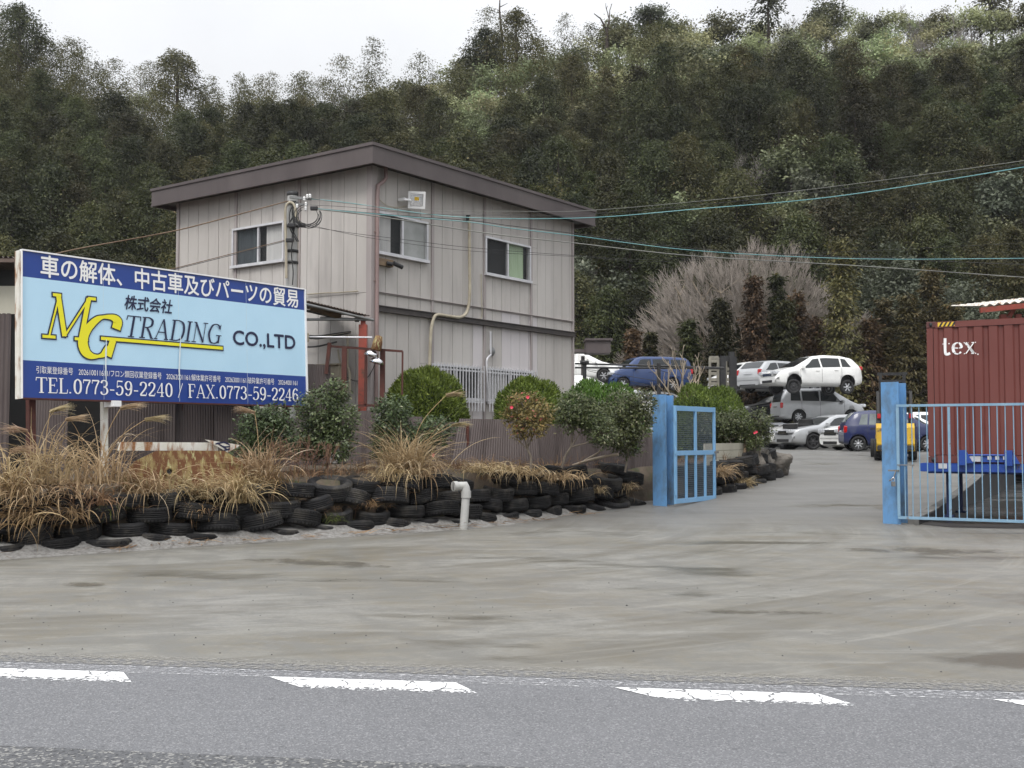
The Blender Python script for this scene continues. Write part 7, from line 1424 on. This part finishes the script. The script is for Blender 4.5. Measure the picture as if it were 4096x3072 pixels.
tuft(95, 1045, 15.6, 125, (.6, 1.45), 'tall dry grass clump at the left with upright plumes', 3, (.05, .4), (1.0, 2.7), plumes=[(110, 888), (150, 905), (52, 930)], spread=.22)
tuft(5, 1075, 15.2, 130, (.6, 1.45), 'dry grass clump cut by the left edge of the picture', 4, (.05, .4), (1.2, 2.8), plumes=[(25, 975)], spread=.2)
tuft(320, 1070, 16.4, 170, (.4, 1.05), 'dry grass hanging over the tyres in front of the rusty plate', 5, (.3, .5), (1.4, 2.5), FA, 1.0, spread=.18, up=0.6)
tuft(515, 1085, 17.0, 360, (.45, 1.0), 'pale dry grass tuft hanging like a mop below the arrow board', 6, (.2, .4), (1.5, 2.4), FA, 1.3, up=0.42)
tuft(560, 1035, 17.7, 200, (.5, 1.1), 'thin dry grass with arching stalks right of the rusty plate', 7, (.1, .45), (.8, 2.0), plumes=[(548, 890)], spread=.15)
tuft(130, 1120, 15.1, 240, (.4, .9), 'dry grass drooping down the tyres below the left plumes', 8, (.6, .4), (1.2, 2.2), FA, .9, 'dry_dark', spread=.18, up=0.4)
tuft(45, 1130, 14.8, 240, (.4, .9), 'brown dry grass hanging low at the left edge', 9, (.6, .4), (1.2, 2.2), FA, .9, 'dry_dark', spread=.16, up=0.4)
tuft(1060, 1020, 20.6, 300, (.25, .6), 'short dry grass mat on the top tyres behind the drain pipe', 10, (.5, .4), (1.0, 2.2), FA, 1.3, spread=.28, up=0.6)
tuft(1125, 1025, 21.3, 300, (.25, .6), 'dry grass curtain hanging right of the drain pipe', 11, (.6, .4), (1.2, 2.3), FA, 1.0, spread=.25, up=0.5)
tuft(1205, 1035, 22.0, 300, (.25, .65), 'dry grass curtain hanging under the slanting camellia trunk', 12, (.6, .4), (1.2, 2.3), FA, 1.0, spread=.28, up=0.5)
tuft(1290, 1065, 22.5, 200, (.2, .42), 'straw coloured tuft like a beard low on the tyres', 13, (.3, .4), (1.6, 2.6), FA, 1.2, spread=.06, up=0.32)
tuft(1352, 1058, 23.3, 200, (.2, .45), 'straw coloured tuft nearest the left blue gate post', 14, (.3, .4), (1.6, 2.6), FA, 1.2, spread=.06, up=0.32)
tuft(1553, 1030, 25.7, 200, (.3, .7), 'dry grass tuft hanging right beside the mesh gate', 15, (.3, .4), (1.4, 2.5), -1.0, 1.0, spread=.08, up=0.35)
tuft(1605, 1048, 27.0, 160, (.2, .5), 'small dry tuft at the foot of the short tyre wall', 16, (.4, .4), (1.0, 2.2), -1.0, 1.2, spread=.08, up=0.35)
tuft(800, 1095, 18.7, 140, (.15, .35), 'small brown tuft growing between tyres below the pampas clump', 17, (.4, .5), (1.2, 2.3), FA, 1.2, 'dry_dark', .06, .009, up=0.3)
tuft(725, 1125, 18.2, 120, (.15, .32), 'green tinged tuft on the lower tyres below the largest camellia', 18, (.3, .5), (.8, 2), FA, 1.4, 'grass_green', .06, .009, up=0.25)
tuft(430, 1110, 16.6, 170, (.2, .5), 'brown tuft half way down the tyres left of the pale mop', 19, (.4, .5), (1.2, 2.3), FA, 1.0, 'dry_dark', .1, up=0.34)
tuft(238, 1112, 15.5, 150, (.15, .38), 'green and brown tuft between tyres under the billboard post', 20, (.3, .5), (.8, 2.2), FA, 1.2, 'grass_green', .07, .009, up=0.3)
for i, (x, y, u) in enumerate(((30, 1068, .42), (70, 1090, .36), (165, 1075, .42), (205, 1090, .4), (430, 1078, .4), (470, 1060, .42), (590, 1045, .45), (915, 1030, .45), (850, 1040, .42))):
    tuft(x, y, 0, 85, (.35, .85), 'dry straw draped over the front of the long tyre wall', 60 + i, (.3, .45), (1.6, 2.6), FA, 1.0, 'dry' if i % 3 else 'dry_dark', .16, up=u)
# general dry growth along the whole bank, as one mass
L_ = []; g_ = np.random.default_rng(77); rs_ = random.Random(4)
for path, d0, stp, sc in ((TP, 2.0, .22, 1.0), (TP2, .2, .3, .8)):
    for p, t, d in along(path, d0, stp):
        n2 = Vector((-t.y, t.x)); az = math.atan2(-n2.y, -n2.x)
        for k in range(3 if p.x > -4.5 or path is TP2 else 1):
            q = p + n2 * rs_.choice([rs_.uniform(.55, .9), rs_.uniform(.8, 1.6), rs_.uniform(1, 2.6)]); h = bank_h(q.x)
            L_.append(blade_geo(rs_.randint(8, 22), g_, (q.x + rs_.uniform(-.1, .1), q.y, h - .03), .09, (.12, .45 * sc), (.2, .6), (.4, 2.2), az if k == 0 else None, 1.2, .009, 5))
        for _k in range(rs_.randint(0, 2)):
            q = p + n2 * rs_.uniform(.26, .5); L_.append(blade_geo(rs_.randint(8, 20), g_, (q.x, q.y, rs_.choice([.22, .42, .62, .8]) * h), .05, (.1, .32), (.5, .5), (.8, 2), az, .9, .008, 5))
v, f, a = join_geo(L_); tag(link('dry_grass', npmesh('dry_grass', v, f, [M_['dry_dark']], a)), 'thin dry grass and weeds covering the top of the bank', 'grass', kind='stuff')
L_ = []
for p, t, d in along(TP, 6.0, .35):
    n2 = Vector((-t.y, t.x))
    for k in range(rs_.randint(0, 4)): q = p + n2 * rs_.uniform(-.25, .25); L_.append(blade_geo(rs_.randint(2, 7), g_, (q.x, q.y, .05), .12, (.2, .6), (1.35, .12), (.0, .25), None, 1, .014, 4))
    if rs_.random() < .5: q = p + n2 * rs_.uniform(.5, 2.4); L_.append(blade_geo(20, g_, (q.x, q.y, bank_h(q.x)), .1, (.06, .16), (.2, .5), (.3, 1.2), None, 1, .008, 4))
v, f, a = join_geo(L_); tag(link('straw_litter', npmesh('straw_litter', v, f, [M_['dry_dark']], a)), 'fallen straw and dead leaves along the foot of the tyre wall', 'litter', kind='stuff')
# brown dead weeds with fine heads
for i, (x, y, D, lab) in enumerate(((660, 1025, 19.0, 'reddish brown dead weed stems under the largest camellia'), (690, 1035, 19.2, 'rusty dead seed heads left of the pampas clump'), (610, 1030, 18.4, 'thin brown dead weeds at the top of the tyres by the plate'))):
    b = P(Q(x), Q(y), D); r = empty('dead_weed', b, 0, lab, 'weed', 'dead weeds on the bank'); s = []
    for k in range(7): s += bare_segs(900 + i * 10 + k, (random.uniform(-.2, .2), random.uniform(-.1, .1), 0), (random.uniform(-.4, .4), 0, 1), .26, .006, 3, (2, 3), .4, .1, .7, 2)
    link('stem', trunk_mesh('stem', [(*q[:6], max(q[6], .0035), max(q[7], .003)) for q in s], M_['rust_weed'] if 'rust_weed' in M_ else M_.setdefault('rust_weed', pm('rust_weed', (.14, .07, .045), (.22, .13, .09), 6, rough=.9)), 3), r)

# ---------------------------------------------------------------- damp winter air
hz = MB(); hz.box((10, 60, 40), (340, 240, 84)); hm = bpy.data.materials.new('haze'); hm.use_nodes = True; hn = hm.node_tree; hn.nodes.remove(hn.nodes['Principled BSDF']); pv_ = hn.nodes.new('ShaderNodeVolumePrincipled'); pv_.inputs['Color'].default_value = (.93, .95, 1, 1); pv_.inputs['Density'].default_value = .0002
hn.links.new(pv_.outputs[0], hn.nodes['Material Output'].inputs['Volume']); tag(hz.build('haze', hm), 'thin pale winter haze in front of the hill', 'haze', kind='stuff')
